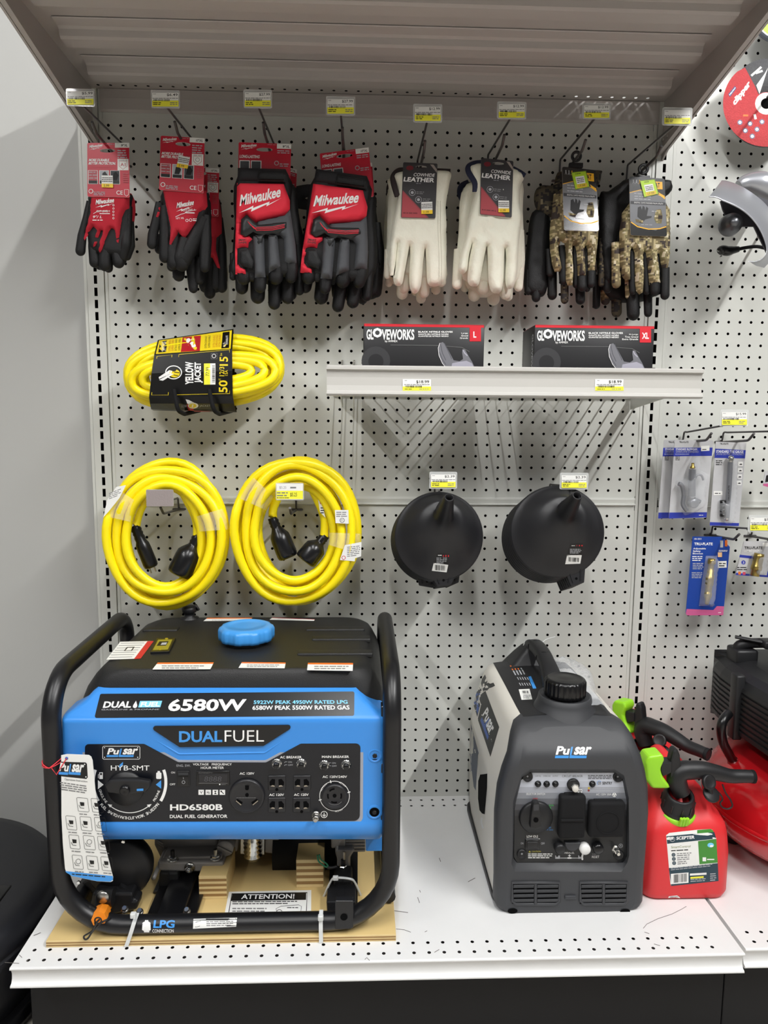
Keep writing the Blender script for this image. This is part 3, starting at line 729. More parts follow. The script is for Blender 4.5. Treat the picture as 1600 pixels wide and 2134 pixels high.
# selector knob
mb = MB(); p = xyz(260, 1644)
mb.lathe([(.030, 0), (.029, .004), (.0002, .004)], (p.x + .002, YC, p.z + .001), (0, -1, 0), BLK, 30)
plate(mb, c6([(575, 915), (625, 872), (735, 865), (860, 865), (975, 882), (978, 925), (940, 978), (760, 995), (600, 980)]), -.470, .012, BLK, .003)
q = c6([(758, 955)])[0]; p = xyz(*q, -.4705); mb.lathe([(.0085, 0), (.0075, .004), (.005, .0045), (.0002, .003)], p, (0, -1, 0), BLKG, 20)
A = Art(mb, (0, -.4705, 0), (0, 1, 0)); A.rect(*c6([(863, 942)])[0], *c6([(921, 962)])[0], BLUI, -.6)
mb.build('fuel_selector_knob', G)
mb = MB(); a = c6([(1215, 787), (1328, 925)]); pbox(mb, *a[0], *a[1], -.4565, .003, BLK, .0008)
u0, v0 = a[0]; u1, v1 = a[1]
mb.prism([xyz(u0 + 3, v0 + 3, -.4572), xyz(u1 - 3, v0 + 3, -.4572), xyz(u1 - 3, v0 + 9, -.4608), xyz(u0 + 3, v0 + 9, -.4608)], (0, .003, 0), BLKG)
pbox(mb, u0 + 3, v0 + 9, u1 - 3, v1 - 3, -.4578, .002, BLKG, .0005); A = Art(mb, (0, -.458, 0), (0, 1, 0)); A.ring(*c6([(1273, 884)])[0], 3, .9, LGREY); A.line(c6([(1270, 840), (1273, 858)]), .9, LGREY)
mb.build('engine_switch', G, fix=False)
mb = MB(); pbox(mb, 409, 1607, 478.5, 1637, -.4565, .003, BLKG, .0008); pbox(mb, 414, 1613, 474, 1631, -.4570, .001, mat('lcd_dark', (30, 30, 34), .15), .0004, 1)
A = Art(mb, (0, -.4572, 0), (0, 1, 0)); A.txt('8888', 425, 1618, 461, 1628.5, mat('lcd_segment', (74, 74, 78), .3), 0, 1.5); A.txt('INTENSITY', 414.5, 1609.3, 443, 1611.6, GINK); A.disc(457.8, 1634.6, 1.4, WHITE); A.lines(461, 1634, 473, 1636, 1, GINK); A.line([(414, 1632), (474, 1632)], .7, GINK)
mb.build('hour_meter', G, fix=False)
# sockets
SOCK = mat('socket_black', (30, 30, 33), .4); SLOT = VOID; BRASS = mat('contact_metal', (168, 160, 148), .35, metal=.8)
def soc(u, v, r, name):
    mb = MB(); p = xyz(u, v); mb.lathe([(r + .0015, 0), (r + .0015, .003), (r, .005), (r * .93, .0055), (r * .9, .0045), (.0002, .0045)], p, (0, -1, 0), SOCK, 40)
    return mb, Art(mb, (0, YC - .0047, 0), (0, 1, 0))
u, v = c7([(291, 927)])[0]; mb, A = soc(u, v, .0285, 'round_outlet')
A.poly([(u - 4, v - 20), (u + 4, v - 20), (u + 4, v - 13), (u + 2, v - 11), (u - 2, v - 11), (u - 4, v - 13)][::-1], SLOT); A.disc(u, v - 1, 3.8, SLOT)
for s in (-1, 1):
    A.poly([(u + s * 9, v + 14), (u + s * 20, v + 7), (u + s * 25, v + 12), (u + s * 12, v + 22)][::s], SLOT); A.line([(u + s * 12, v + 20), (u + s * 23, v + 11)], 2, BRASS)
A.lines(u - 22, v + 4, u + 22, v + 6, 1, GINK); mb.build('round_outlet', G, fix=False)
for (a, b) in ((533, 828), (738, 828), (533, 1008), (735, 1008)):
    u, v = c7([(a, b)])[0]; mb = MB(); pbox(mb, u - 18.5, v - 15.5, u + 18.5, v + 15.5, -.4570, .004, SOCK, .0018)
    A = Art(mb, (0, -.4571, 0), (0, 1, 0)); A.disc(u, v + 13, 3.2, SLOT)
    for s in (-1, 1):
        A.poly([(u + s * 3.5, v - 8), (u + s * 10, v - 9), (u + s * 15, v - 3), (u + s * 15, v + 4), (u + s * 4, v + 7)][::s], SLOT); A.poly([(u + s * 4, v + 7.5), (u + s * 13, v + 6.5), (u + s * 9.5, v + 3.8), (u + s * 5, v + 4.5)][::s], BRASS)
    mb.build('outlet', G, fix=False)
u, v = c7([(1003, 930)])[0]; mb, A = soc(u, v, .0205, 'x')
for a0, a1 in ((20, 65), (110, 160), (195, 235), (262, 310)): A.ring(u, v, 14, 3, SLOT, a0 - 40, a1 - 40, 8)
A.ring(u, v, 19, .8, GINK, 40, 130, 12); A.disc(u, v, 4, SLOT); mb.build('locking_outlet', G, fix=False)
for (a, b) in ((532, 668), (733, 668), (920, 680), (1097, 677)):
    u, v = c7([(a, b)])[0]; mb = MB(); p = xyz(u, v); mb.lathe([(.0088, 0), (.0088, .0012), (.0002, .0012)], p, (0, -1, 0), CHROME, 18); bolt(mb, (p.x, p.y - .0012, p.z), (0, -1, 0), .0075, .005, CHROME)
    mb.lathe([(.0052, .006), (.0052, .009), (.0044, .0105), (.0002, .0105)], p, (0, -1, 0), BLKG, 16); mb.build('breaker_button', G)
u, v = c7([(852, 1085)])[0]; mb = MB(); p = xyz(u, v); mb.lathe([(.0068, 0), (.0068, .002), (.0002, .002)], p, (0, -1, 0), STEEL, 18); bolt(mb, (p.x, p.y - .002, p.z), (0, -1, 0), .0058, .005, STEEL); mb.tube([p, p + V((0, -.018, 0))], .0033, STEEL, 10); bolt(mb, (p.x, p.y - .010, p.z), (0, -1, 0), .0056, .004, STEEL); mb.build('ground_terminal', G)

# engine, alternator, regulator and mounts under the panel
d4 = crop(240, 1740, 4.2105); d5 = crop(560, 1720, 5.3333); d3 = crop(0, 1700, 3.3333)
mb = MB()
plate(mb, d4([(345, -60), (340, 90), (410, 240), (430, 200), (860, 190), (900, 150), (900, -60)]), -.30, .12, CAST, .004)
plate(mb, d4([(370, 235), (420, 238), (935, 238), (950, 250), (950, 300), (925, 330), (400, 320), (365, 300)]), -.345, .11, CAST, .004)
plate(mb, d4([(395, 240), (420, 200), (930, 185), (950, 245)]), -.335, .10, CAST, .002)
for i in range(4): mb.tube([PY(*q, -.302) for q in d4([(352 + 14 * i, 40 + 26 * i), (420 + 6 * i, 78 + 26 * i)])], .0022, CAST, 6)
plate(mb, d4([(1310, -50), (1440, -50), (1450, 175), (1310, 160)]), -.29, .10, CAST, .003); plate(mb, d4([(1385, 165), (1470, 172), (1470, 205), (1400, 205)]), -.30, .04, CAST, .001)
plate(mb, d4([(960, 160), (1070, 150), (1100, -50), (960, -50)]), -.285, .10, CAST, .003)
p = PY(*d4([(972, 92)])[0], -.312); mb.lathe([(.0002, .012), (.0148, .012), (.016, .010), (.016, -.02)], p, (0, -1, 0), CAST, 28); mb.box(p.x - .015, p.x + .015, p.y - .015, p.y - .0118, p.z - .0015, p.z + .0015, CAST, M=Matrix.Translation(p) @ Matrix.Rotation(.5, 4, 'Y') @ Matrix.Translation(-p))
mb.lathe([(.0002, .03), (.006, .03), (.006, 0)], PY(*d4([(1010, 215)])[0], -.30), (0, -1, 0), CAST, 12)
mb.lathe([(.0002, .034), (.004, .034), (.004, 0)], PY(*d4([(380, 280)])[0], -.335), (0, -1, 0), CAST, 12)
mb.box(-.42, -.02, -.30, -.10, .13, .30, BLKM)
mb.build('engine_block', G)
mb = MB(); p = PY(*d4([(655, 282)])[0], -.345); mb.lathe([(.0002, .003), (.0098, .003), (.0098, 0)], p, (0, -1, 0), STEEL, 20); bolt(mb, (p.x, p.y - .003, p.z), (0, -1, 0), .0072, .007, CHROME, .004); mb.build('bolt', G)
for a in ((505, 215), (880, 205)):
    p = PY(*d4([a])[0], -.338); mb = MB(); mb.lathe([(.0002, .002), (.010, .002), (.010, 0)], p, (0, 0, 1), STEEL, 18); bolt(mb, (p.x, p.y, p.z + .002), (0, 0, 1), .0072, .005, CHROME); mb.tube([(p.x, p.y, p.z + .006), (p.x, p.y, p.z + .018)], .0038, BLK if a[0] < 600 else STEEL, 10); mb.build('bolt', G)
mb = MB(); plate(mb, d4([(1103, 0), (1306, 0), (1306, 172), (1100, 165)]), -.297, .004, STEEL)
P0 = PY(*d4([(1205, 20)])[0], -.305); P1 = PY(*d4([(1210, 190)])[0], -.305); L = (P0 - P1).length
mb.lathe([(.0135 + (.0045 if i % 2 else 0), L * 1.3 * i / 12) for i in range(13)], P1, P0 - P1, CHROME, 24); mb.lathe([(.0002, -.004), (.012, -.004), (.0145, 0)], P1, P0 - P1, CHROME, 24); mb.build('corrugated_exhaust', G)
mb = MB(); a = d5([(70, 205), (760, 205)]); p, q = PY(*a[0], -.25), PY(*a[1], -.25); mb.tube([p, q], .052, BLKM, 28)
mb.build('alternator_housing', G)
mb = MB(); plate(mb, d5([(690, 40), (850, 40), (852, 255), (692, 262)]), -.318, .10, CAST, .003)
for i in range(6): a = d5([(850, 95 + 36 * i), (1072, 118 + 36 * i)]); pbox(mb, a[0][0], a[0][1] - 1, a[1][0], a[1][1], -.315, .08, CAST, .001, 1)
pbox(mb, *d5([(850, 60)])[0], *d5([(1060, 280)])[0], -.305, .07, BLKM)
plate(mb, d5([(733, 270), (955, 270), (940, 310), (905, 360), (905, 590), (752, 590), (758, 380), (738, 320)]), -.33, .03, CAST, .004)
mb.build('alternator_end_cover', G)
mb = MB(); p = PY(*d5([(826, 490)])[0], -.335); mb.lathe([(.0002, .003), (.0095, .003), (.0095, 0)], p, (0, 0, 1), STEEL, 18); bolt(mb, (p.x, p.y, p.z + .003), (0, 0, 1), .0075, .006, CHROME); mb.tube([(p.x, p.y, p.z + .008), (p.x, p.y, p.z + .02)], .004, BLK, 10); mb.tube([PY(*d5([(836, 290)])[0], -.334), PY(*d5([(836, 385)])[0], -.334)], .0026, STEEL, 8); mb.build('mount_stud', G)
for pts, y in ((d4([(385, 330), (550, 330), (560, 490), (370, 490)]), -.35), (d5([(722, 605), (925, 605), (932, 840), (715, 840)]), -.372)):
    mb = MB(); plate(mb, pts, y, .045, RUB, .004); plate(mb, [(pts[3][0] - 8, pts[3][1]), (pts[2][0] + 8, pts[2][1]), (pts[2][0] + 10, pts[2][1] + 6), (pts[3][0] - 10, pts[3][1] + 6)], y - .012, .07, BLK, .001, 1); plate(mb, [((pts[0][0] + pts[1][0]) / 2 - 1, pts[0][1]), ((pts[0][0] + pts[1][0]) / 2 + 1, pts[0][1]), ((pts[0][0] + pts[1][0]) / 2 + 1, pts[3][1]), ((pts[0][0] + pts[1][0]) / 2 - 1, pts[3][1])], y - .0012, .003, BLK); mb.build('rubber_mount', G)
def rail(u0, u1, v, zt, w_, front=None):
    mb = MB(); a = PZ(u0, v, zt); b = PZ(u1, v, zt); x0, x1 = a.x, b.x
    mb.box(x0 + .02, x1 - .02, YF + .012, -.09, zt - .016, zt, BLKG, .003); mb.box(x0, x1, YF + .012, -.09, zt - .016, zt - .012, BLKG, .001, 1)
    return mb
rail(300, 405, 1905, .034, 0).build('cross_rail', G)
mb = rail(680, 745, 1905, .034, 0); plate(mb, d5([(738, 840), (940, 840), (940, 1140), (900, 1155), (735, 1160)]), -.4765, .012, BLK, .001, 1); plate(mb, d5([(640, 850), (970, 850), (960, 1020), (650, 1020)]), -.42, .05, BLK, .002)
p = PY(*d5([(835, 1018)])[0], -.4766); mb.lathe([(.0062, .0006), (.005, .0002), (.0002, .0003)], p, (0, -1, 0), VOID, 18); mb.build('cross_rail', G)
for a in d3([(868, 655), (972, 672), (1298, 665), (855, 745)]):
    p = PY(*a, -.438); mb = MB(); mb.lathe([(.0002, .003), (.0062, .003), (.0062, 0)], p, (0, -.5, .86), STEEL, 16); bolt(mb, (p.x, p.y - .001, p.z + .0026), (0, -.5, .86), .0048, .005, CHROME); mb.build('bolt', G)
# gas regulator
mb = MB(); p = PY(*d3([(838, 345)])[0], -.378)
mb.lathe([(.0002, .022), (.03, .022), (.034, .018), (.052, .016), (.057, .012), (.058, .004), (.056, 0), (.058, -.004), (.056, -.014), (.04, -.02)], p, (0, -1, 0), BLK, 44)
plate(mb, d3([(640, 420), (920, 420), (950, 500), (920, 550), (640, 550), (620, 520), (560, 470)]), -.375, .03, BLK, .004)
plate(mb, d3([(640, 540), (920, 540), (925, 590), (960, 592), (950, 655), (780, 690), (640, 686), (590, 655), (630, 600)]), -.420, .03, BLK, .004)
mb.tube([PY(*a, -.428) for a in d3([(790, 560), (720, 560), (715, 640)])], .0155, BLK, 14)
mb.tube([PY(*d3([(800, 590)])[0], -.40), PY(*d3([(870, 480)])[0], -.40)], .009, BLK, 12); mb.tube([PY(*d3([(905, 600)])[0], -.385), PY(*d3([(900, 480)])[0], -.385)], .008, BLK, 12)
q = PY(*d3([(716, 560)])[0], -.4440); mb.lathe([(.0002, .004), (.0105, .004), (.011, .002), (.011, 0)], q, (0, -1, 0), STEEL, 22)
for a in d3([(858, 178), (988, 293), (990, 458), (548, 460), (862, 573)]):
    bolt(mb, PY(*a, -.39), (0, -1, 0), .0036, .003, CHROME)
mb.build('gas_regulator', G)
mb = MB(); a = d3([(728, 628), (708, 660), (678, 740)]); P = [PY(a[0][0], a[0][1], -.43), PY(a[1][0], a[1][1], -.445), PY(a[2][0], a[2][1], -.482)]
ORC = mat('cap_orange', (236, 136, 30), .45); ax = (P[2] - P[0]).normalized()
mb.lathe([(.0002, 0), (.0085, 0), (.0125, .006), (.0125, .016), (.0138, .018), (.0138, .034), (.0125, .044), (.0002, .044)], P[0], ax, ORC, 8, False)
mb.lathe([(.010, -.006), (.010, .001)], P[0], ax, mat('valve_green', (40, 110, 70), .5), 16); bolt(mb, P[0] + ax * .0440, ax, .0042, .003, ORC)
mb.build('hose_cap', G)
mb = MB(); mb.tube(spline([PY(*q, y) for q, y in zip(d3([(690, 722), (672, 742), (640, 800), (585, 835), (590, 858), (612, 850), (645, 800), (700, 745), (760, 715), (820, 695)]), (-.487, -.487, -.485, -.481, -.481, -.481, -.481, -.48, -.47, -.44))], 5), .0016, BLK, 6)
c = PY(*d3([(681, 728)])[0], -.4845); mb.tube([c + V((math.cos(t) * .0055, 0, math.sin(t) * .0055)) for t in [2 * math.pi * k / 14 for k in range(14)]], .0013, BLK, 6, True); mb.build('cap_tether', G)
mb = MB(); mb.tube(spline([PY(*q, -.36) for q in d5([(540, 330), (555, 400), (620, 455), (655, 465)])], 5), .0016, mat('wire_green', (40, 120, 84), .5), 6); mb.tube(spline([PY(*q, -.36) for q in d5([(560, 325), (580, 380), (640, 425), (660, 462)])], 5), .0016, mat('wire_green', (40, 120, 84), .5), 6); mb.tube(spline([PY(*q, -.36) for q in d5([(650, 465), (700, 470), (760, 455)])], 4), .003, BLK, 8); mb.build('earth_wire', G)
mb = MB(); pbox(mb, *d5([(1076, 40)])[0], *d5([(1300, 292)])[0], -.40, .16, mat('panel_blue', (58, 140, 222), .4), .002, 1); mb.build('side_guard', G)
for x0, x1, z, h in ((-.008, .002, .40, .009), (-.008, .002, .372, .009), (-.008, .002, .30, .009), (-.008, .002, .21, .009), (-.546, -.53, .30, .02), (-.546, -.53, .17, .02)):
    mb = MB(); mb.box(x0, x1, -.452, -.43, z - h, z + h, BLKG, .001, 1); mb.build('frame_tab', G)

# cable ties and the instruction tag
def tie(u, v0, v1, label, du=0):
    mb = MB(); x = PY(u, v0, -.478).x; x2 = PY(u + du, v1, -.478).x
    z1 = PY(u, v0, -.478).z
    path = [(x, YF + .004, ZB + R_ + .002), (x, YF - .012, ZB + R_ - .001), (x + (x2 - x) * .3, YF - R_ - .0022, ZB), (x + (x2 - x) * .7, YF - R_ - .0022, .012), (x2, -.4785, .001)]
    P = spline(path, 4)
    mb.loft([[p + V((-.0034, -.0005, 0)), p + V((.0034, -.0005, 0)), p + V((.0034, .0005, .0003)), p + V((-.0034, .0005, .0003))] for p in P], NYL, sm=False)
    mb.box(x - .0045, x + .0045, YF - R_ - .005, YF - R_ + .0025, z1 - .009, z1, NYL, .001, 1); mb.box(x - .002, x + .002, YF - R_ - .0056, YF - R_ - .0045, z1 - .006, z1 - .002, NYL)
    tag(mb.build('cable_tie'), label, 'cable tie')
tie(277, 1903, 1976, 'white nylon cable tie round the frame, beside the LPG marking', -14)
tie(668, 1908, 1970, 'white nylon cable tie round the frame, right of the paper notice', 1)
mb = MB(); P = [PY(*q, y) for q, y in zip(d5([(600, 815), (680, 640), (735, 585), (900, 595), (960, 640), (1030, 800)]), (-.37, -.385, -.39, -.39, -.385, -.37))]
mb.tube(spline(P, 5), .0022, NYL, 6); q = PY(*d5([(742, 585)])[0], -.391); mb.box(q.x - .005, q.x + .005, q.y - .003, q.y + .003, q.z - .004, q.z + .004, NYL, .001, 1)
tag(mb.build('cable_tie'), 'thin clear cable tie strapped over the right rubber mount', 'cable tie')
T_ = thing('instruction_tag', 'long white instruction tag hanging by red string from the left frame tube', 'tag', PY(150, 1577, -.470))
e = crop(115, 1560, 7.3556)
mb = MB()
NT = V((0, 1, .0)); oT = V((0, -.4775, 0))
pts = [(127.5, 1574), (140, 1571.5), (185, 1573.5), (190, 1577), (193, 1585), (199, 1650), (213, 1740), (235.5, 1828), (235, 1836), (230, 1838), (202, 1836.5), (150, 1826), (138, 1818), (135.5, 1810), (131, 1760), (128, 1700)]
mb.prism([onp(u, v, oT, NT) for u, v in pts], (0, .0006, 0), PAPER); A = Art(mb, oT, NT)
A.poly([(136, 1815), (235, 1825.5), (235.5, 1833), (230, 1837), (202, 1836), (150, 1825.5), (138, 1818)], BLUI); A.lines(150, 1819, 222, 1824, 1, INK, 6)
A.poly(e([(90, 200), (470, 212), (488, 235), (500, 440), (480, 465), (95, 425)])[::-1], INK)
p, q = e([(75, 215), (440, 395)]); logo(A, p[0] - 2, p[1], q[0], q[1], 3.2)
for a in ((452, 240), (472, 433)): A.disc(*e([a])[0], 1.4, WHITE)
p, q = e([(100, 452), (495, 490)]); A.txt('Operation Instruction', p[0] + 6, p[1], q[0], q[1], INK, 5)
A.lines(*e([(95, 500)])[0], *e([(500, 640)])[0], 4, GINK, 8, ragged=.1, du=-3)
for r in range(4):
    for c in range(3):
        if c == 0 and r < 1: continue
        x0 = 107 + 44 * 0 + c * 220 + r * 50 - (60 if c == 0 else 0); y0 = 735 + r * 290 + c * 12 + (20 if r > 2 else 0)
        if c == 0: x0 += 62
        w_ = 168 if c else 150
        bx = e([(x0, y0), (x0 + w_, y0 + 14), (x0 + w_ + 28, y0 + 225), (x0 + 28, y0 + 210)])
        A.line([(a.x, a.y) for a in fillet([V((a, b, 0)) for a, b in bx], 2.2, 3, True)], .7, INK, True)
        m_ = e([(x0 + 50, y0 + 70), (x0 + 120, y0 + 130), (x0 + 60, y0 + 160)])
        A.poly([m_[0], (m_[1][0], m_[0][1] + 1), m_[1], (m_[0][0] + 2, m_[1][1])][::-1], INK) if (r + c) % 3 else A.ring(m_[1][0] - 3, m_[1][1] - 4, 5, .8, INK)
        A.line([(m_[2][0] - 3, m_[2][1] - 6), (m_[2][0], m_[2][1]), (m_[2][0] + 8, m_[2][1] + 1)], 1, INK)
        k = e([(x0 + 45, y0 + 238), (x0 + 180, y0 + 268)]); A.lines(*k[0], *k[1], 1, GINK, 1.5, ragged=0)
mb.build('printed_card', T_, fix=False)
mb = MB(); RS = mat('string_red', (226, 60, 70), .6)
for dz in (0, .006):
    mb.tube([(XL + math.cos(t) * (R_ + .0012), YF + math.sin(t) * (R_ + .0012), .3185 + dz * math.cos(t) + .006 * abs(math.cos(t))) for t in [2 * math.pi * k / 20 for k in range(20)]], .0009, RS, 6, True)
mb.tube([V((XL + .004, YF - R_ - .001, .3185)), V((XL + .012, -.4778, .308)), onp(139, 1580, oT, NT) + V((0, -.0008, 0))], .0009, RS, 6)
c = onp(139, 1580, oT, NT); mb.lathe([(.0002, .001), (.0024, .001), (.0024, 0)], c, (0, -1, 0), mat('eyelet_blue', (60, 90, 170), .5), 14)
mb.build('string', T_)
# ------------------------------------------------------------------ the small white and black inverter generator
IV = thing('inverter_generator', 'small white and dark grey suitcase generator with a black carry handle', 'generator', (.34, -.22, 0))
IVW = mat('shell_white', (226, 222, 212), .38, bump=.04, scale=1200)
IVD = mat('bezel_dark', (56, 57, 60), .5, bump=.12, scale=1800)
IVK = mat('cover_black', (34, 34, 36), .5, bump=.12, scale=1800)
CX = .340
prof = [(.128, .004), (.134, .012), (.1355, .06), (.137, .12), (.1378, .185), (.134, .235), (.1265, .268), (.1175, .296), (.108, .324), (.099, .3385), (.085, .3455), (.05, .3485), (0, .3495)]
def half(inset=0.0, top=0.0): return [(d - inset, z + top * (z / .37) ** 2) for d, z in prof]
def lean(z): return max(0, (z - .296) / .05) ** 1.4 * .046
def sect(y, inset, dz, s, i0, i1): return [V((CX + s * (d - inset), y + (lean(z) if y < -.39 else 0), max(.003, z - dz * (z / .345)))) for d, z in prof[i0:i1]]
ys = [(-.395, .0, .0), (-.30, .0, .0), (-.20, .001, -.002), (-.10, .002, -.003), (-.05, .006, .0), (-.028, .016, .008), (-.018, .034, .022)]
for s in (-1, 1):
    mb = MB(); mb.loft([sect(y, i, dz, s, 1, 11) for y, i, dz in ys], IVW, cap=False, closed=False); sh = mb.build('side_shell', IV)
    if s < 0: WL = mb
mb = MB()
mb.loft([[V((CX - (.085 - i * .5), y + .045 * (y < -.39), .3455 - dz))] + [V((CX + (.085 - i * .5) * (k / 4 - 1), y + .045 * (y < -.39), .3455 + .006 * (1 - (k / 4 - 1) ** 2) - dz)) for k in range(1, 8)] + [V((CX + (.085 - i * .5), y + .045 * (y < -.39), .3455 - dz))] for y, i, dz in ys], IVK, cap=False, closed=False)
TOPM = mb; mb.build('top_cover', IV)
mb = MB(); mb.prism([V((x, -.018, z)) for x, z in [(CX - .10, .004), (CX + .10, .004), (CX + .098, .28), (CX + .06, .322), (CX - .06, .322), (CX - .098, .28)]], (0, -.02, 0), IVK)
mb.prism([V((x, y, .0015)) for x, y in rrect(CX - .1365, CX + .1365, -.40, -.04, .03)], (0, 0, .014), IVK, .002, 1)
mb.build('base_skirt', IV)
# front bezel: rim, sloping forehead, face with a sunken control panel
def outline(inset, zcut=9):
    L = [(CX - (d - inset), min(z, .3495 - inset)) for d, z in [(.118, .0015), (.131, .006), (.136, .016)] + prof[2:11]] + [(CX - .05, .348 - inset * .6), (CX, .3495 - inset * .6)]
    return L + [(2 * CX - x, z) for x, z in L[-2::-1]]
def face(x, z, y):                                                  # the forehead leans back above z = .325
    return V((x, y + lean(z), z))
rings = [[face(x, z, -.382) for x, z in outline(-.001)], [face(x, z, -.400) for x, z in outline(-.001)], [face(x, z, -.4065) for x, z in outline(.002)], [face(x, z, -.411) for x, z in outline(.008)], [face(x, z, -.4125) for x, z in outline(.018)]]
cp = crop(940, 1580, 3.6364)
rec0 = [(CX + (x - CX), z) for x, z in []]
recpx = [(600, 85), (1240, 85), (1310, 130), (1345, 300), (1348, 740), (1335, 790), (1290, 862), (480, 862), (455, 800), (462, 740), (468, 330), (530, 130)]
hole = [PY(u, v, -.4125) for u, v in cp(recpx)]
mb = MB(); mb.loft(rings, IVD, cap=False)
# face sheet between the rim and the recess
outer = [(p.x, p.z) for p in rings[-1]]; inner = [(p.x, p.z) for p in hole]
I = []
z = .012
while z < .345:
    x = CX - .13
    while x < CX + .13:
        if inside(x, z, outer) and not inside(x, z, inner) and min(segd(x, z, outer[i - 1], outer[i]) for i in range(len(outer))) > .004 and min(segd(x, z, inner[i - 1], inner[i]) for i in range(len(inner))) > .004: I.append((x, z))
        x += .009
    z += .009
no, ni = len(outer), len(inner)
r = geometry.delaunay_2d_cdt([V(p) for p in outer + inner + I], [(no + i, no + (i + 1) % ni) for i in range(ni)], [list(range(no))], 1, 1e-7)
keep = [f for f in r[2] if not inside(sum(r[0][i].x for i in f) / len(f), sum(r[0][i].y for i in f) / len(f), inner)]
mb.add([face(p.x, p.y, -.4125) for p in r[0]], keep, IVD, True)
h2 = [PY(u, v, -.400) for u, v in cp([(605, 108), (1232, 108), (1302, 172), (1332, 330), (1332, 742), (1302, 790), (1270, 792), (498, 792), (473, 760), (470, 740), (478, 380), (535, 150)])]
mb.loft([hole, [a.lerp(b, .25) + V((0, -.0015, 0)) for a, b in zip(hole, h2)], h2], IVD, cap=False)
FACE = mb
fb = mb.build('front_bezel', IV)
# control panel inside the recess
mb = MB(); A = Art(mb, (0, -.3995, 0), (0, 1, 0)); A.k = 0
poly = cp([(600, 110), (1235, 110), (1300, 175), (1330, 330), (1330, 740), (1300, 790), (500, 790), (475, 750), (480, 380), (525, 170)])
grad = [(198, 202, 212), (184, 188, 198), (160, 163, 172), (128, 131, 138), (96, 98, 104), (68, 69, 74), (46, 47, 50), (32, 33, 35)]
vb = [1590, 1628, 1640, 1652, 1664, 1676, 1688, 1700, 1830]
def clip(P, lo, hi):
    for lim, sg in ((lo, 1), (hi, -1)):
        Q = []
        for i in range(len(P)):
            a, b = P[i - 1], P[i]; ia, ib = (a[1] - lim) * sg >= 0, (b[1] - lim) * sg >= 0
            if ia != ib: t = (lim - a[1]) / (b[1] - a[1]); Q.append((a[0] + (b[0] - a[0]) * t, lim))
            if ib: Q.append(b)
        P = Q
    return P
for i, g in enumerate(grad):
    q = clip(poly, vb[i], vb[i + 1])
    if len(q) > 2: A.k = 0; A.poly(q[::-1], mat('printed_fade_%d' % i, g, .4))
A.k = 1
def ct(s_, a, b, c_, **k):
    p, q = cp([a, b]); A.txt(s_, *p, *q, c_, **k)
ct('CIRCUIT BREAKER', (840, 127), (996, 143), INK); ct('LOW OIL', (637, 130), (680, 140), INK); ct('OVERLOAD', (697, 130), (752, 140), INK); ct('OUTPUT', (768, 130), (810, 140), INK)
ct('SENTRY', (1145, 178), (1220, 200), INK, bold=.03); ct('CO', (1110, 178), (1134, 199), INK, bold=.03); A.ring(*cp([(1121, 188)])[0], 4.4, .7, BLUI, 120, 330, 12)
A.lines(*cp([(1036, 125)])[0], *cp([(1222, 160)])[0], 3, INK, ragged=.1); A.lines(*cp([(1060, 222)])[0], *cp([(1275, 234)])[0], 1, LGREY, ragged=0); A.lines(*cp([(1055, 240)])[0], *cp([(1225, 251)])[0], 1, LGREY, ragged=0)
A.disc(*cp([(1043, 226)])[0], 2.2, mat('lamp_amber', (220, 190, 60), .4)); A.disc(*cp([(1041, 244)])[0], 2.2, mat('lamp_red', (140, 40, 40), .4))
ct('SELECTOR SWITCH', (568, 263), (710, 278), WHITE); ct('AC 120V 15A', (838, 236), (955, 253), LGREY); ct('AC 120V 30A', (1097, 266), (1212, 281), WHITE); ct('LOCKING', (1115, 285), (1192, 292), LGREY)
p, q = cp([(957, 234), (992, 265)]); A.rect(*p, *q, WHITE); A.disc(p[0] + 3, p[1] + 3, 1.2, INK); A.disc(p[0] + 7, p[1] + 3, 1.2, INK); A.disc(p[0] + 5, p[1] + 6, 1.2, INK)
A.disc(*cp([(1235, 277)])[0], 4.4, WHITE); 
for a in (30, 150, 270): u, v = cp([(1235, 277)])[0]; A.line([(u + math.cos(math.radians(a)) * 1.2, v + math.sin(math.radians(a)) * 1.2), (u + math.cos(math.radians(a)) * 3.6, v + math.sin(math.radians(a)) * 3.6)], 1.2, INK)
GRN = mat('ink_green', (70, 190, 90), .45)
u, v = cp([(638, 440)])[0]; A.ring(u, v, 33, 2, GINK, -88, 35, 18)
A.disc(*cp([(636, 322)])[0], 3.4, REDI); A.disc(*cp([(742, 381)])[0], 3.6, GRN); A.disc(*cp([(739, 501)])[0], 3.6, BLUI)
ct('OFF', (618, 300), (655, 313), REDI); ct('RUN', (742, 350), (775, 363), GRN); ct('START', (716, 519), (757, 532), BLUI); ct('(15 sec)', (712, 536), (770, 548), BLUI)
ct('LOW IDLE', (572, 583), (657, 601), WHITE, bold=.01); ct('ON', (526, 637), (546, 651), LGREY); ct('OFF', (680, 637), (707, 653), LGREY); A.line(cp([(565, 612), (672, 610)]), .9, WHITE)
ct('CAUTION', (610, 700), (678, 712), mat('ink_olive', (170, 160, 50), .5)); A.poly(cp([(585, 712), (603, 712), (594, 699)]), mat('ink_olive', (170, 160, 50), .5)); A.lines(*cp([(582, 718)])[0], *cp([(770, 760)])[0], 3, WHITE, ragged=.15)
ct('PARALLEL', (857, 709), (932, 722), WHITE); ct('PUSH TO', (1068, 721), (1118, 731), LGREY); ct('RESET', (1065, 737), (1120, 755), WHITE)
A.line(cp([(825, 755), (965, 755)]), .8, WHITE); A.line(cp([(885, 737), (905, 737)]), 1.2, WHITE); A.line(cp([(895, 727), (895, 747)]), 1.2, WHITE); A.rect(*cp([(880, 750)])[0], *cp([(910, 759)])[0], WHITE)
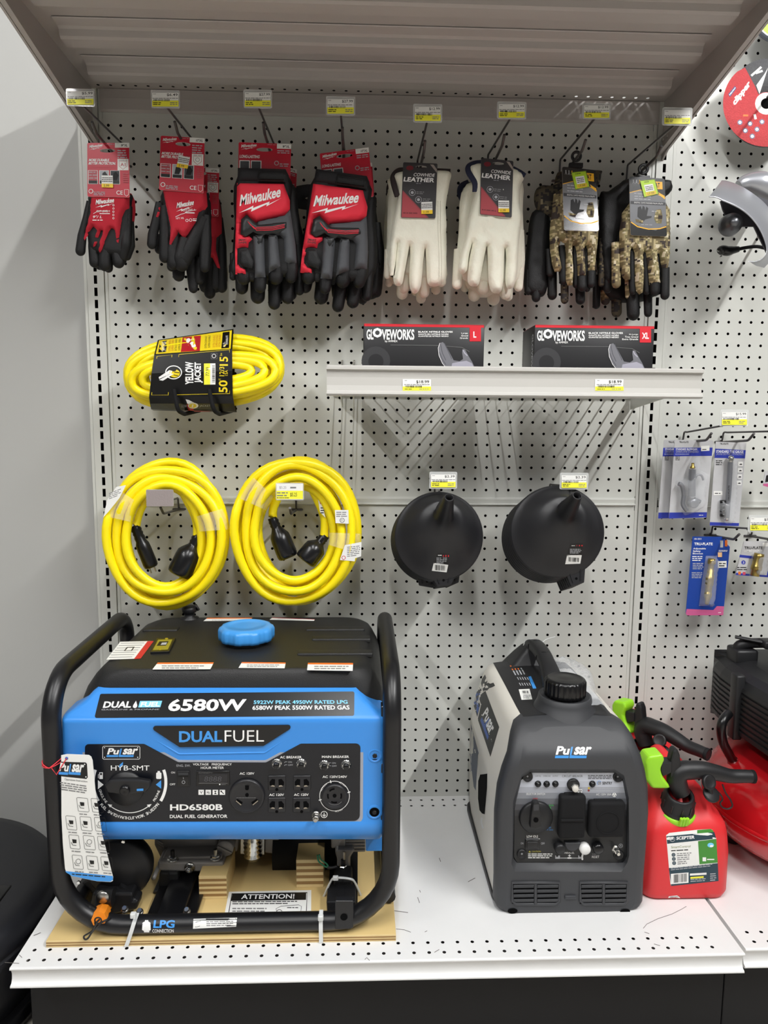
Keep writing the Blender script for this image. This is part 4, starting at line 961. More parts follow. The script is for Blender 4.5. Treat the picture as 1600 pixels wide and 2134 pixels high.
for a in (805, 980): p, q = cp([(a - 18, 735), (a + 18, 760)]); A.rect(*p, *q, LGREY); A.rect(p[0] + 2, p[1], q[0] - 4, p[1] + 3, INK)
u, v = cp([(1283, 662)])[0]; A.ring(u, v, 3.8, .8, LGREY); A.line([(u - 2, v + .5), (u + 2, v + .5)], .8, LGREY); A.line([(u, v - 2.4), (u, v + .5)], .8, LGREY)
mb.build('control_panel', IV, fix=False)
YP = -.3997
for a in ((578, 138), (1262, 140), (535, 725), (1267, 730)):
    mb = MB(); p = PY(*cp([a])[0], YP); mb.lathe([(.0095, 0), (.009, .003), (.0075, .0035), (.006, .001), (.0002, .001)], p, (0, -1, 0), BLK, 20); A = Art(mb, (0, YP - .0012, 0), (0, 1, 0)); u, v = cp([a])[0]; A.line([(u - 2, v), (u + 2, v)], 1, LGREY); A.line([(u, v - 2), (u, v + 2)], 1, LGREY); mb.build('screw_recess', IV, fix=False)
for a in ((656, 193), (722, 194), (788, 193), (1068, 193)):
    mb = MB(); p = PY(*cp([a])[0], YP); mb.lathe([(.0058, 0), (.0056, .0025), (.0042, .003), (.004, .0045), (.0022, .006), (.0002, .0062)], p, (0, -1, 0), BLKG, 18); mb.build('indicator_lamp', IV)
mb = MB(); p = PY(*cp([(922, 196)])[0], YP); mb.lathe([(.0112, 0), (.0112, .004), (.0095, .005), (.0002, .005)], p, (0, -1, 0), BLK, 22); bolt(mb, (p.x + .001, p.y - .005, p.z - .002), (0, -1, 0), .0078, .006, CHROME); mb.lathe([(.0055, .010), (.0055, .014), (.0048, .0152), (.0002, .0152)], (p.x + .001, p.y, p.z - .003), (0, -1, 0), mat('clear_boot', (208, 204, 196), .25), 18); mb.build('circuit_breaker', IV)
mb = MB(); p = PY(*cp([(640, 442)])[0], YP); mb.lathe([(.0305, 0), (.0305, .004), (.0285, .007), (.0002, .007)], p, (0, -1, 0), BLK, 40)
plate(mb, cp([(622, 338), (668, 336), (682, 440), (690, 528), (640, 545), (598, 536), (606, 440)]), YP - .019, .014, BLK, .003); A = Art(mb, (0, YP - .0193, 0), (0, 1, 0)); A.disc(*cp([(642, 468)])[0], 5.4, VOID); A.rect(*cp([(625, 352)])[0], *cp([(664, 398)])[0], DGREY, -1); mb.build('selector_knob', IV)
mb = MB(); pbox(mb, *cp([(563, 622)])[0], *cp([(670, 692)])[0], YP - .004, .006, BLKG, .001); pbox(mb, *cp([(575, 636)])[0], *cp([(658, 686)])[0], YP - .006, .004, BLK, .0012); mb.build('idle_switch', IV)
for nm, a, b, rr in (('duplex_outlet_cover', (822, 292), (1022, 618), .006), ('outlet_cover', (1048, 340), (1320, 608), .006)):
    mb = MB(); pbox(mb, *cp([a])[0], *cp([b])[0], YP - .016, .018, BLKM, rr, 3); p, q = cp([(a[0] + 38, a[1] - 24), (b[0] - 60, a[1] + 4)]); pbox(mb, *p, *q, YP - .008, .006, BLKM, .001)
    A = Art(mb, (0, YP - .0162, 0), (0, 1, 0)); mb2 = mb
    if rr and nm[0] == 'o': p = PY(*cp([(1187, 490)])[0], YP - .016); mb.tube([p + V((math.cos(t) * .0205, -.0002, math.sin(t) * .0205)) for t in [2 * math.pi * k / 30 for k in range(30)]], .0009, BLKM, 6, True)
    else:
        p, q = cp([(832, 466), (1008, 486)]); pbox(mb, *p, *q, YP - .0185, .005, BLKM, .0015)
    mb.build(nm, IV)
mb = MB(); p = PY(*cp([(915, 628)])[0], YP); mb.prism([p + V((math.cos(t) * .0145, 0, math.sin(t) * .0165)) for t in [math.pi + math.pi * k / 12 for k in range(13)]], (0, -.006, 0), DGREY, .001, 1); mb.build('usb_flap', IV)
for a, m_, n_ in (((815, 665), BLK, 'parallel_terminal_cap'), ((1003, 668), mat('cap_white', (226, 226, 224), .35), 'parallel_terminal_cap'), ((1102, 665), BLKG, 'reset_button')):
    mb = MB(); p = PY(*cp([a])[0], YP); mb.lathe([(.0095, 0), (.010, .003), (.0098, .011), (.0075, .0135), (.0002, .014)], p, (0, -1, 0), m_, 24)
    if m_.name == 'cap_white': mb.tube([p + V((-.001, -.004, -.008)), p + V((-.003, -.003, -.018)), p + V((-.002, -.002, -.024))], .0018, m_, 8)
    mb.build(n_, IV)
mb = MB(); p = PY(*cp([(1245, 690)])[0], YP); mb.lathe([(.007, 0), (.007, .002), (.0002, .002)], p, (0, -1, 0), STEEL, 18); bolt(mb, (p.x, p.y - .002, p.z), (0, -1, 0), .0056, .007, CHROME); mb.tube([p, p + V((0, -.016, 0))], .003, CHROME, 10); mb.tube([p + V((-.004, -.006, .012)), p + V((-.007, -.007, .004)), p + V((-.002, -.008, -.002))], .0014, CHROME, 6); mb.build('ground_terminal', IV)
# forehead badge, grilles, foot holes
mb = MB(); A = Art(mb, (0, -.4128, 0), (0, 1, 0), on=FACE, cell=6); A.k = 2; logo(A, 1157.5, 1555, 1232, 1580, 0); mb.build('name_badge', IV, fix=False)
for (a, b) in (((470, 950), (810, 1095)), ((985, 950), (1325, 1095))):
    mb = MB(); p, q = cp([a, b]); w_ = q[0] - p[0]
    pbox(mb, p[0] - 1.5, p[1] - 1.5, q[0] + 1.5, q[1] + 1.5, -.4131, .002, VOID)
    for k in range(4):
        v0 = p[1] + 1.5 + 9.8 * k
        for s0, s1 in ((0, .46), (.53, 1)):
            c = PY(p[0] + w_ * (s0 + s1) / 2, v0 + 4.5, -.4145); hx = (PY(p[0] + w_ * s1, v0, -.4145).x - PY(p[0] + w_ * s0, v0, -.4145).x) / 2
            mb.obox(c, V((hx, 0, 0)), V((0, .0012, -.0034)), V((0, .0009, .0003)), IVD, .0004, 1)
    fr = [(p[0] - 2, p[1] - 2), (q[0] + 2, p[1] - 2), (q[0] + 2, q[1] - 4), (q[0] - 5, q[1] + 3), (p[0] + 5, q[1] + 3), (p[0] - 2, q[1] - 4)]
    mb.tube([PY(u, v, -.4132) for u, v in fr], .0028, IVD, 8, True); mb.tube([PY(p[0] + w_ * .495, p[1], -.4138), PY(p[0] + w_ * .495, q[1] + 2, -.4138)], .003, IVD, 8)
    mb.build('air_grille', IV)
for a in ((465, 1158), (1318, 1162)):
    mb = MB(); u, v = cp([a])[0]; p = PY(u, v, -.4133); mb.add([p + V((math.cos(t) * .0092, 0, math.sin(t) * .0052)) for t in [2 * math.pi * k / 20 for k in range(20)]], [list(range(20))], VOID); mb.build('foot_hole', IV, fix=False)
mb = MB(); pbox(mb, *cp([(862, 1046)])[0], *cp([(946, 1072)])[0], -.4158, .004, DGREY, .001); mb.build('latch_notch', IV)
# filler neck, cap, handle
c = V((.3445, -.312, -.024))
mb = MB(); mb.lathe([(.064, .360), (.057, .374), (.0525, .382), (.0505, .388), (.049, .397), (.047, .3985), (.044, .395), (.02, .394)], c, (0, 0, 1), IVD, 40); mb.loft([[V((CX + .003 + a * (.054 - .006 * k), y, z + .0005)) for a in (-1, -.8, -.4, 0, .4, .8, 1)] for k, (y, z) in enumerate(((-.33, .347), (-.352, .345), (-.366, .338), (-.385, .320), (-.396, .300)))], IVD, cap=False, closed=False); mb.build('filler_neck', IV)
mb = MB(); rr = []
for rad, h in ((.034, .396), (.0375, .398), (.0382, .404), (.0382, .424), (.0365, .4285), (.031, .4305), (.0295, .4295), (.012, .4315), (.0002, .4318)):
    rr.append([V((c.x + math.cos(a) * rad * (1 + (.02 * (1 if math.sin(a * 26) > 0 else -1) if rad > .037 else 0)), c.y + math.sin(a) * rad * (1 + (.02 * (1 if math.sin(a * 26) > 0 else -1) if rad > .037 else 0)), h + c.z)) for a in [2 * math.pi * k / 156 for k in range(156)]])
mb.loft(rr, BLKG, cap=False); mb.build('fuel_cap', IV)
mb = MB()
hp = spline([(.343, -.045, .372), (.3425, -.062, .390), (.343, -.095, .3985), (.344, -.145, .397), (.3445, -.195, .385), (.345, -.235, .362), (.345, -.258, .338)], 7)
def sq(path, wds, m_):
    R = []
    for i, p in enumerate(path):
        t = (path[min(i + 1, len(path) - 1)] - path[max(i - 1, 0)]).normalized(); up = V((1, 0, 0)).cross(t).normalized(); a, b = wds[i]
        R.append([p + V((1, 0, 0)) * math.copysign(abs(math.cos(q)) ** .6, math.cos(q)) * a + up * math.copysign(abs(math.sin(q)) ** .6, math.sin(q)) * b for q in [2 * math.pi * k / 20 for k in range(20)]])
    mb.loft(R, m_)
n_ = len(hp); sq(hp, [(.0165 + (.010 * max(0, (i / n_ - .62) / .38)), .0125 + .006 * max(0, (i / n_ - .7) / .3)) for i in range(n_)], BLK)
for i in (n_ // 3, int(n_ * .55)):
    p = hp[i]; t = (hp[i + 1] - hp[i - 1]).normalized(); up = V((1, 0, 0)).cross(t).normalized()
    mb.tube([p + V((math.cos(q) * .0172, 0, 0)) + up * math.sin(q) * .0132 for q in [2 * math.pi * k / 20 for k in range(20)]], .0009, BLKG, 6, True)
mb.build('carry_handle', IV)
mb = MB()
R = []
for k, (z, hw, y0, y1) in enumerate(((.340, .062, -.105, -.022), (.352, .052, -.096, -.024), (.370, .036, -.088, -.028), (.386, .022, -.084, -.036), (.393, .014, -.08, -.046))):
    R.append([V((x, y, z)) for x, y in rrect(.343 - hw, .343 + hw, y0, y1, min(.012, hw * .6), 4)])
mb.loft(R, IVK); mb.build('handle_mount', IV)
# stickers
cl = crop(960, 1320, 7.1136)
mb = MB(); A = Art(mb, (.21, 0, 0), (1, 0, 0), on=WL, cell=5, step=.00025)
STR = mat('stripe_charcoal', (34, 35, 35), .45); STB = mat('stripe_blue', (64, 96, 168), .45)
A.poly(cl([(278, 606), (262, 640), (205, 745), (300, 1055), (252, 1275), (440, 1830), (570, 1390), (365, 850), (300, 905), (268, 760), (300, 650)]), STR)
A.poly(cl([(360, 610), (396, 710), (335, 870), (300, 740), (315, 670)]), STR)
A.poly(cl([(195, 775), (150, 830), (140, 900), (245, 1240), (288, 1060)]), STR); A.k += 1
A.poly(cl([(180, 808), (150, 880), (248, 1195), (276, 1090)]), STB)
A.line(cl([(203, 760), (300, 1055), (255, 1280)]), 1, WHITE)
def vec(a, b): return (b[0] - a[0], b[1] - a[1])
def slant(s_, bl, br, tl, m_, bold=.03):
    k = A.lay(); vv, ff, xa, xb, ya, yb = glyphs(s_, bold, 0, True); bl, br, tl = cl([bl, br, tl])
    A.mb.add([A.pt(bl[0] + (br[0] - bl[0]) * (x - xa) / (xb - xa) + (tl[0] - bl[0]) * (y - ya) / (yb - ya), bl[1] + (br[1] - bl[1]) * (x - xa) / (xb - xa) + (tl[1] - bl[1]) * (y - ya) / (yb - ya), k) for x, y in vv], ff, m_)
A.k += 1
A.poly(cl([(315, 1240), (290, 1290), (395, 1580), (415, 1530)]), BLUI if False else STB)
slant('Pu', (320, 1210), (370, 1330), (395, 1090), WHITE); slant('L', (350, 1345), (378, 1400), (420, 1255), STB); slant('sar', (372, 1360), (425, 1515), (440, 1250), WHITE)
A.poly(cl([(150, 1340), (265, 1770), (190, 2100), (140, 2050)]), mat('decal_slate', (60, 72, 98), .4)); A.line(cl([(160, 1360), (268, 1765)]), 1.4, WHITE)
cm = crop(960, 1560, 5.925)
A.poly(cm([(110, 60), (215, 60), (185, 520), (160, 470)]), mat('decal_slate', (60, 72, 98), .4))
mb.build('side_decal', IV, fix=False)
mb = MB(); A = Art(mb, (.205, 0, 0), (1, 0, 0), on=WL, cell=4, step=.0006)
A.poly(cm([(240, 322), (328, 310), (325, 480), (296, 812), (262, 800), (232, 760), (214, 620), (216, 400)]), VOID)
A.line(cm([(275, 985), (255, 905), (262, 850)]), 3.5, WHITE); mb.build('side_vent', IV, fix=False)
mb = MB(); A = Art(mb, (0, 0, .347), (0, 0, 1), on=TOPM, cell=6, step=.0003)
A.rect(*cl([(900, 830)])[0], *cl([(1060, 985)])[0], PAPER, -1, -6); A.bars(*cl([(918, 850)])[0], *cl([(1005, 890)])[0], INK, 14, 0, -1); A.lines(*cl([(925, 905)])[0], *cl([(1040, 970)])[0], 3, GINK, 0)
a = cl([(1000, 640), (1040, 635), (1120, 815), (1070, 820)]); A.poly(a[::-1], BLUI)
for i in range(4):
    for j in range(2): a = cl([(725 + 44 * i + 42 * j, 478 + 75 * j - 4 * i), (748 + 44 * i + 42 * j, 478 + 75 * j - 4 * i), (780 + 44 * i + 42 * j, 545 + 75 * j - 4 * i), (762 + 44 * i + 42 * j, 545 + 75 * j - 4 * i)]); A.poly(a, ORNI if (not j and i < 3) else LGREY)
for i in range(5):
    for j in range(2): a = cl([(830 + 36 * i + 30 * j, 650 + 85 * j), (845 + 36 * i + 30 * j, 650 + 85 * j), (865 + 36 * i + 30 * j, 690 + 85 * j), (855 + 36 * i + 30 * j, 690 + 85 * j)]); A.poly(a, LGREY)
mb.build('top_decal', IV, fix=False)
# the bag of papers
BG = mat('clear_film', (225, 228, 232), .18, alpha=.38, bump=.9, scale=70)
B = thing('manual_bag', 'crumpled clear plastic bag of papers tied beside the black carry handle', 'bag', (.41, -.2, .35))
mb = MB(); n = 22; rows_ = []
for i in range(n + 1):
    y = -.08 - .26 * i / n; row = []
    for k in range(13):
        t = k / 12; x = .362 + .095 * t * (.55 + .45 * math.sin(math.pi * min(1, .25 + i / n))) + .02 * t * (i / n)
        base = .357 - .030 * max(0, (t - .55) / .45) ** 2 - .05 * max(0, (t - .75) / .25)
        row.append(V((x, y, base + .020 * math.sin(math.pi * t) * math.sin(math.pi * (.15 + .8 * i / n)) + .007 * noise.noise(V((x * 70, y * 45, 1))) + .004)))
    rows_.append(row)
mb.loft(rows_, BG, cap=False, closed=False); mb.build('film', B, fix=False)
mb = MB(); mb.prism([V((.372, -.12, .352)), V((.415, -.115, .351)), V((.42, -.28, .351)), V((.38, -.285, .352))], (0, 0, .003), mat('paper_folded', (206, 206, 204), .6)); mb.build('folded_papers', B)
mb = MB(); mb.tube([hp[6] + V((math.cos(q) * .0185, 0, math.sin(q) * .015)) for q in [2 * math.pi * k / 24 for k in range(24)]], .0012, NYL, 6, True); mb.tube(spline([hp[6] + V((.018, 0, .0)), hp[6] + V((.035, .012, .010)), hp[6] + V((.058, .02, .014))], 5), .0012, NYL, 6); mb.build('tie', B)
# ------------------------------------------------------------------ fuel cans, compressor, the black drum at the left
RED = mat('can_red', (214, 44, 48), .42, bump=.06, scale=600, var=.03, vscale=20)
LIME = mat('lime_plastic', (150, 214, 40), .38)
g3 = crop(1280, 1440, 4.6406)
CAN = thing('fuel_can', 'red plastic fuel can with a lime green trigger and printed label at the shelf front', 'fuel can', (.562, -.26, 0))
mb = MB(); R = []
for z, x0, x1, y0, y1, rr in ((.0005, .494, .639, -.378, -.212, .022), (.004, .488, .647, -.384, -.206, .026), (.014, .4865, .651, -.3865, -.204, .026), (.09, .487, .6505, -.386, -.204, .026), (.128, .4885, .646, -.3845, -.205, .026), (.142, .4925, .643, -.381, -.208, .026), (.155, .499, .637, -.371, -.21, .028), (.172, .506, .624, -.355, -.215, .03), (.186, .5145, .618, -.338, -.222, .03), (.192, .522, .61, -.325, -.23, .03)):
    R.append([V((x, y, z)) for x, y in rrect(x0, x1, y0, y1, rr, 6)])
mb.loft(R, RED); CANM = mb; mb.build('body', CAN)
mb = MB(); mb.tube(fillet([(.562, -.222, .17), (.562, -.225, .226), (.562, -.290, .226), (.562, -.300, .185)], .025), .013, RED, 14); mb.build('grip', CAN)
NK = V((.5535, -.348, .158))
ax = V((0, -.32, .95)).normalized()
mb = MB(); mb.lathe([(.034, -.012), (.0355, .0), (.0355, .007), (.032, .008), (.02, .009)], NK, ax, LIME, 36)
for k in range(3): p = NK + V((.004 * (k - 1) * 1.4, -.0355, -.003)); mb.tube([p - ax * .007, p + ax * .009], .0032, LIME, 8)
mb.build('lock_ring', CAN)
mb = MB(); mb.lathe([(.0315, .004), (.0322, .010), (.0315, .014), (.0285, .016), (.0285, .034), (.026, .037), (.0255, .043), (.0215, .044), (.0195, .040)], NK, ax, BLK, 40)
for k in range(10): a = 2 * math.pi * k / 10; e_ = ax.orthogonal().normalized(); f_ = ax.cross(e_); q = NK + (e_ * math.cos(a) + f_ * math.sin(a)) * .029; mb.tube([q + ax * .015, q + ax * .033], .0016, BLK, 6)
mb.build('collar', CAN)
yS = -.357
mb = MB(); P = [PY(*q, yS) for q in g3([(645, 985), (618, 915), (600, 845), (640, 775), (740, 765), (850, 765), (985, 790), (1120, 822), (1240, 824), (1345, 828)])]
mb.tube(spline(P, 4), [.0165, .0165, .0165, .0168, .0172, .0175, .0178, .018, .018, .018, .018, .018, .018, .0178, .0176, .0174, .0172, .017, .0168, .0165, .0162, .0158, .0155, .015, .0146, .0142, .0138, .0134, .013, .0128, .0126, .0124, .0122, .0121, .012, .012, .0119][:len(spline(P, 4))], BLK, 20)
e_ = P[-1]; mb.lathe([(.0122, -.006), (.0125, .0005), (.0100, .0006), (.0095, -.004), (.0002, -.004)], e_, (P[-1] - P[-2]), BLKM, 20)
plate(mb, g3([(540, 700), (570, 575), (612, 560), (640, 620), (655, 760), (640, 900), (600, 950), (545, 880)]), yS - .010, .02, BLK, .004)
mb.build('spout', CAN)
mb = MB()
for yy in (yS - .0165, yS + .0155):
    pass
R = []
o1 = g3([(300, 700), (335, 636), (470, 616), (492, 668), (452, 760), (470, 830), (548, 935), (520, 950), (372, 950), (312, 868)])
plate(mb, o1, yS - .018, .036, LIME, .005, 3); mb.build('trigger', CAN)
mb = MB(); plate(mb, g3([(455, 700), (560, 690), (560, 790), (470, 830), (450, 770)]), yS - .012, .024, BLK, .002); mb.build('trigger_spring', CAN)
mb = MB()
p = PY(*g3([(905, 880)])[0], yS - .017); mb.lathe([(.0135, 0), (.0135, .005), (.0115, .0065), (.009, .0052), (.0002, .0052)], p, (.25, -1, .45), BLK, 24)
p2 = PY(*g3([(930, 1000)])[0], yS - .016); mb.lathe([(.0155, 0), (.0155, .004), (.0135, .005), (.0002, .005)], p2, (.2, -.75, .75), BLK, 24); mb.tube([p, p2], .005, BLK, 8)
mb.tube(spline([PY(*q, yS - .012) for q in g3([(985, 960), (1030, 1010), (1045, 1050), (1022, 1085), (1045, 1125), (1100, 1140), (1140, 1110), (1120, 1050), (1075, 985), (1045, 905)])], 4), .0016, BLK, 6)
mb.build('vent_cap', CAN)
mb = MB(); A = Art(mb, (0, -.3866, 0), (0, 1, 0), on=CANM, cell=7, step=.0003)
TEAL = mat('label_navy', (30, 58, 70), .45); LGRN = mat('label_green', (64, 136, 50), .45)
A.poly(g3([(500, 1395), (530, 1372), (800, 1342), (930, 1334), (950, 1345), (985, 1425), (1005, 1838), (548, 1886), (540, 1860)]), PAPER)
A.poly(g3([(503, 1405), (965, 1362), (984, 1428), (510, 1478)]), TEAL); A.poly(g3([(800, 1345), (930, 1334), (952, 1348), (960, 1365), (800, 1378)]), LGRN)
A.poly(g3([(808, 1452), (985, 1430), (999, 1660), (822, 1676)]), LGRN); A.poly(g3([(526, 1712), (1000, 1664), (1007, 1838), (548, 1886)]), TEAL)
u, v = g3([(560, 1433)])[0]; A.ring(u, v, 5, 1, LGREY, n=16); A.poly([(u - 3, v + 1), (u + 3, v + 1), (u + 2, v - 2), (u, v), (u - 2, v - 2)], LGREY)
p, q = g3([(598, 1408), (775, 1440)]); A.txt('SCEPTER', p[0], p[1], q[0], q[1], WHITE, -2.6, .5, bold=.035)
p, q = g3([(548, 1500), (735, 1522)]); A.txt('SmartControl', p[0], p[1], q[0], q[1], mat('ink_moss', (120, 128, 70), .5), -2.4, bold=.01)
p, q = g3([(548, 1535), (712, 1556)]); A.lines(*p, *q, 1, INK, -2, ragged=0)
for i in range(3):
    u, v = g3([(571 + 3 * i, 1584 + 40 * i)])[0]; A.disc(u, v, 4, TEAL); A.ring(u, v, 1.8, .7, LGREY, n=10); A.lines(u + 7, v - 4, u + 38 - 5 * i, v + 4, 2, GINK, -2, ragged=.1)
u, v = g3([(930, 1490)])[0]; A.disc(u, v, 7, mat('ink_sky', (120, 200, 240), .45), 5, 9); A.disc(u + 2, v + 2, 4, WHITE, 2.4, 7)
p, q = g3([(852, 1608), (886, 1646)]); A.txt('1', p[0], p[1], q[0], q[1], WHITE, 0, 0, bold=.03); A.lines(q[0] + 2, p[1] + 2, q[0] + 17, p[1] + 7, 1, WHITE, ragged=0)
A.lines(*g3([(545, 1706)])[0], *g3([(960, 1738)])[0], 2, LGREY, -9, ragged=.1)
A.rect(*g3([(545, 1768)])[0], *g3([(716, 1868)])[0], PAPER, -3); A.bars(*g3([(570, 1775)])[0], *g3([(700, 1855)])[0], INK, 20, -2.6)
p, q = g3([(730, 1765), (890, 1785)]); A.rect(*p, *q, PAPER, -2); A.rect(p[0] + 1, q[1] + 3, q[0] - 6, q[1] + 6.5, YELI, -2); A.lines(*g3([(735, 1815)])[0], *g3([(890, 1850)])[0], 2, LGREY, -2); A.lines(*g3([(925, 1760)])[0], *g3([(990, 1840)])[0], 4, LGREY, -1)
mb.build('label', CAN, fix=False)
mb = MB(); A = Art(mb, (0, -.3866, 0), (0, 1, 0), on=CANM, cell=7, step=.0003); A.poly(g3([(526, 1985), (605, 1976), (636, 1998), (632, 2004), (524, 2012)]), PAPER); A.lines(*g3([(540, 1988)])[0], *g3([(622, 2000)])[0], 1, INK, -1); mb.build('price_sticker', CAN, fix=False)
c2 = copy_tree(CAN, (.0245, .20, 0), 'second red fuel can, behind the front one and half hidden by the white generator')
nk = NK - V(CAN.location)
for ch in c2.children:                                              # a slimmer can with its spout swung towards the aisle
    b = ch.name.split('.')[0]
    if b in ('body', 'grip', 'label', 'price_sticker'): ch.matrix_basis = Matrix.Translation(nk) @ Matrix.Diagonal((1, .85, 1, 1)) @ Matrix.Translation(-nk)
    else: ch.matrix_basis = Matrix.Translation(nk) @ Matrix.Rotation(-.95, 4, 'Z') @ Matrix.Translation(-nk)
CAN['group'] = 'red fuel cans'; c2['group'] = 'red fuel cans'

# air compressor
AC_ = thing('air_compressor', 'pancake air compressor with a glossy red tank and ribbed black shroud', 'air compressor', (.90, -.22, 0))
mb = MB(); TR = mat('tank_red', (186, 22, 30), .16, coat=.6)
mb.lathe([(.0002, .022), (.11, .024), (.165, .032), (.195, .048), (.211, .07), (.217, .094), (.2175, .112), (.2165, .130), (.208, .155), (.190, .178), (.16, .196), (.11, .208), (.0002, .212)], (.905, -.235, 0), (0, 0, 1), TR, 64)
mb.lathe([(.2175, .098), (.2195, .100), (.2195, .106), (.2175, .108)], (.905, -.235, 0), (0, 0, 1), TR, 64); mb.build('pancake_tank', AC_)
for a in (165, 285, 45):
    mb = MB(); x, y = .905 + .155 * math.cos(math.radians(a)), -.235 + .155 * math.sin(math.radians(a)); mb.lathe([(.0002, .001), (.018, .001), (.02, .004), (.02, .03), (.016, .045)], (x, y, 0), (0, 0, 1), RUB, 18); mb.build('rubber_foot', AC_)
mb = MB()
def shr(z, grow):
    g = grow - .008; z = .228 + (z - .228) * .86
    return [V((x, y, z)) for x, y in [(.738 - g, -.085), (.730 - g, -.13), (.7285 - g, -.192), (.7275 - g, -.204), (.7275 - g, -.214), (.7285 - g, -.226), (.736 - g, -.31), (.748 - g, -.375), (.765 - g * .5, -.40), (.98, -.42), (1.03, -.36), (1.03, -.1), (.98, -.06), (.76, -.06)]]
zs = [(.228, -.040), (.243, -.010), (.252, 0)]
z = .262
while z < .352:
    zs += [(z, 0), (z + .0012, -.0035), (z + .0052, -.0035), (z + .0064, 0)]; z += .0128
zs += [(.368, -.003), (.382, -.012), (.393, -.03), (.400, -.06), (.402, -.11)]
mb.loft([shr(a, b) for a, b in zs], BLK, sm=False); mb.box(.7255, .745, -.222, -.196, .236, .374, BLK, .004); mb.build('shroud', AC_)
mb = MB(); mb.tube(spline([(.79, -.10, .365), (.785, -.11, .398), (.805, -.115, .409), (.89, -.12, .411), (.95, -.12, .410)], 5), .011, BLK, 12); mb.box(.772, .82, -.135, -.085, .362, .399, BLK, .006); mb.build('handle', AC_)
mb = MB(); mb.tube([(.775, -.115, .424), (.83, -.14, .418)], .007, BLK, 10, flat=.5); mb.box(.82, .86, -.155, -.12, .407, .424, BLK, .004); mb.build('shroud_clip', AC_)
mb = MB(); yH = -.245
hpth = spline([PY(*q, y) for q, y in zip(crop(1440, 1300, 6.669)([(520, 1245), (440, 1350), (415, 1480), (445, 1650), (520, 1800), (575, 1900)]), (-.235, -.25, -.25, -.24, -.225, -.215))], 6)
mb.tube(hpth, .0092, BLKG, 14); mb.build('air_hose', AC_)
mb = MB(); p = hpth[-1]; d = V((.25, .15, -1)).normalized(); mb.lathe([(.0105, -.004), (.0105, .006), (.008, .007), (.008, .012)], p, d, STEEL, 18); bolt(mb, p + d * .011, d, .0145, .010, CHROME); mb.lathe([(.008, .02), (.008, .045)], p, d, STEEL, 14); mb.build('hose_fitting', AC_)

# black drum with a bolted bracket on the floor at the far left
D = thing('black_drum', 'large round black plastic drum standing on the floor at the left edge', 'drum', (-.93, -.40, -.2))
DB = mat('drum_black', (24, 25, 30), .42, bump=.06, scale=500, var=.15, vscale=5)
DC = V((-.905, -.335, -.2))
mb = MB(); mb.lathe([(.0002, .02), (.245, .02), (.25, .024), (.262, .07), (.274, .13), (.277, .152), (.2765, .154), (.272, .156), (.272, .159), (.277, .161), (.279, .172), (.276, .190), (.266, .203), (.24, .212), (.19, .218), (.0002, .224)], DC, (0, 0, 1), DB, 72); mb.build('body', D)
mb = MB(); mb.lathe([(.255, 0), (.275, .004), (.277, .02), (.262, .026), (.25, .026)], DC, (0, 0, 1), BLKG, 64); mb.build('base_ring', D)
mb = MB(); p = V((-.715, -.372, .022)); mb.box(p.x - .06, p.x + .022, p.y - .03, p.y + .04, p.z - .03, p.z - .004, BLKG, .003); mb.box(p.x - .03, p.x + .004, p.y, p.y + .025, p.z - .008, p.z + .024, BLKG, .003); mb.build('bracket', D)
mb = MB(); q = V((p.x + .002, p.y - .004, p.z + .010)); mb.lathe([(.0002, 0), (.008, 0), (.008, .012), (.0002, .012)], q, (.3, -1, .2), CHROME, 6, False); mb.tube([q + V((-.014, .004, -.002)), q + V((.014, -.004, .002))], .003, STEEL, 8); mb.build('bolt', D)
mb = MB(); mb.tube(spline([PX(*a, -.70) for a in ((-4, 1990), (12, 1975), (34, 1955), (46, 1940))], 5), .004, DB, 8); mb.build('rim_cord', D)
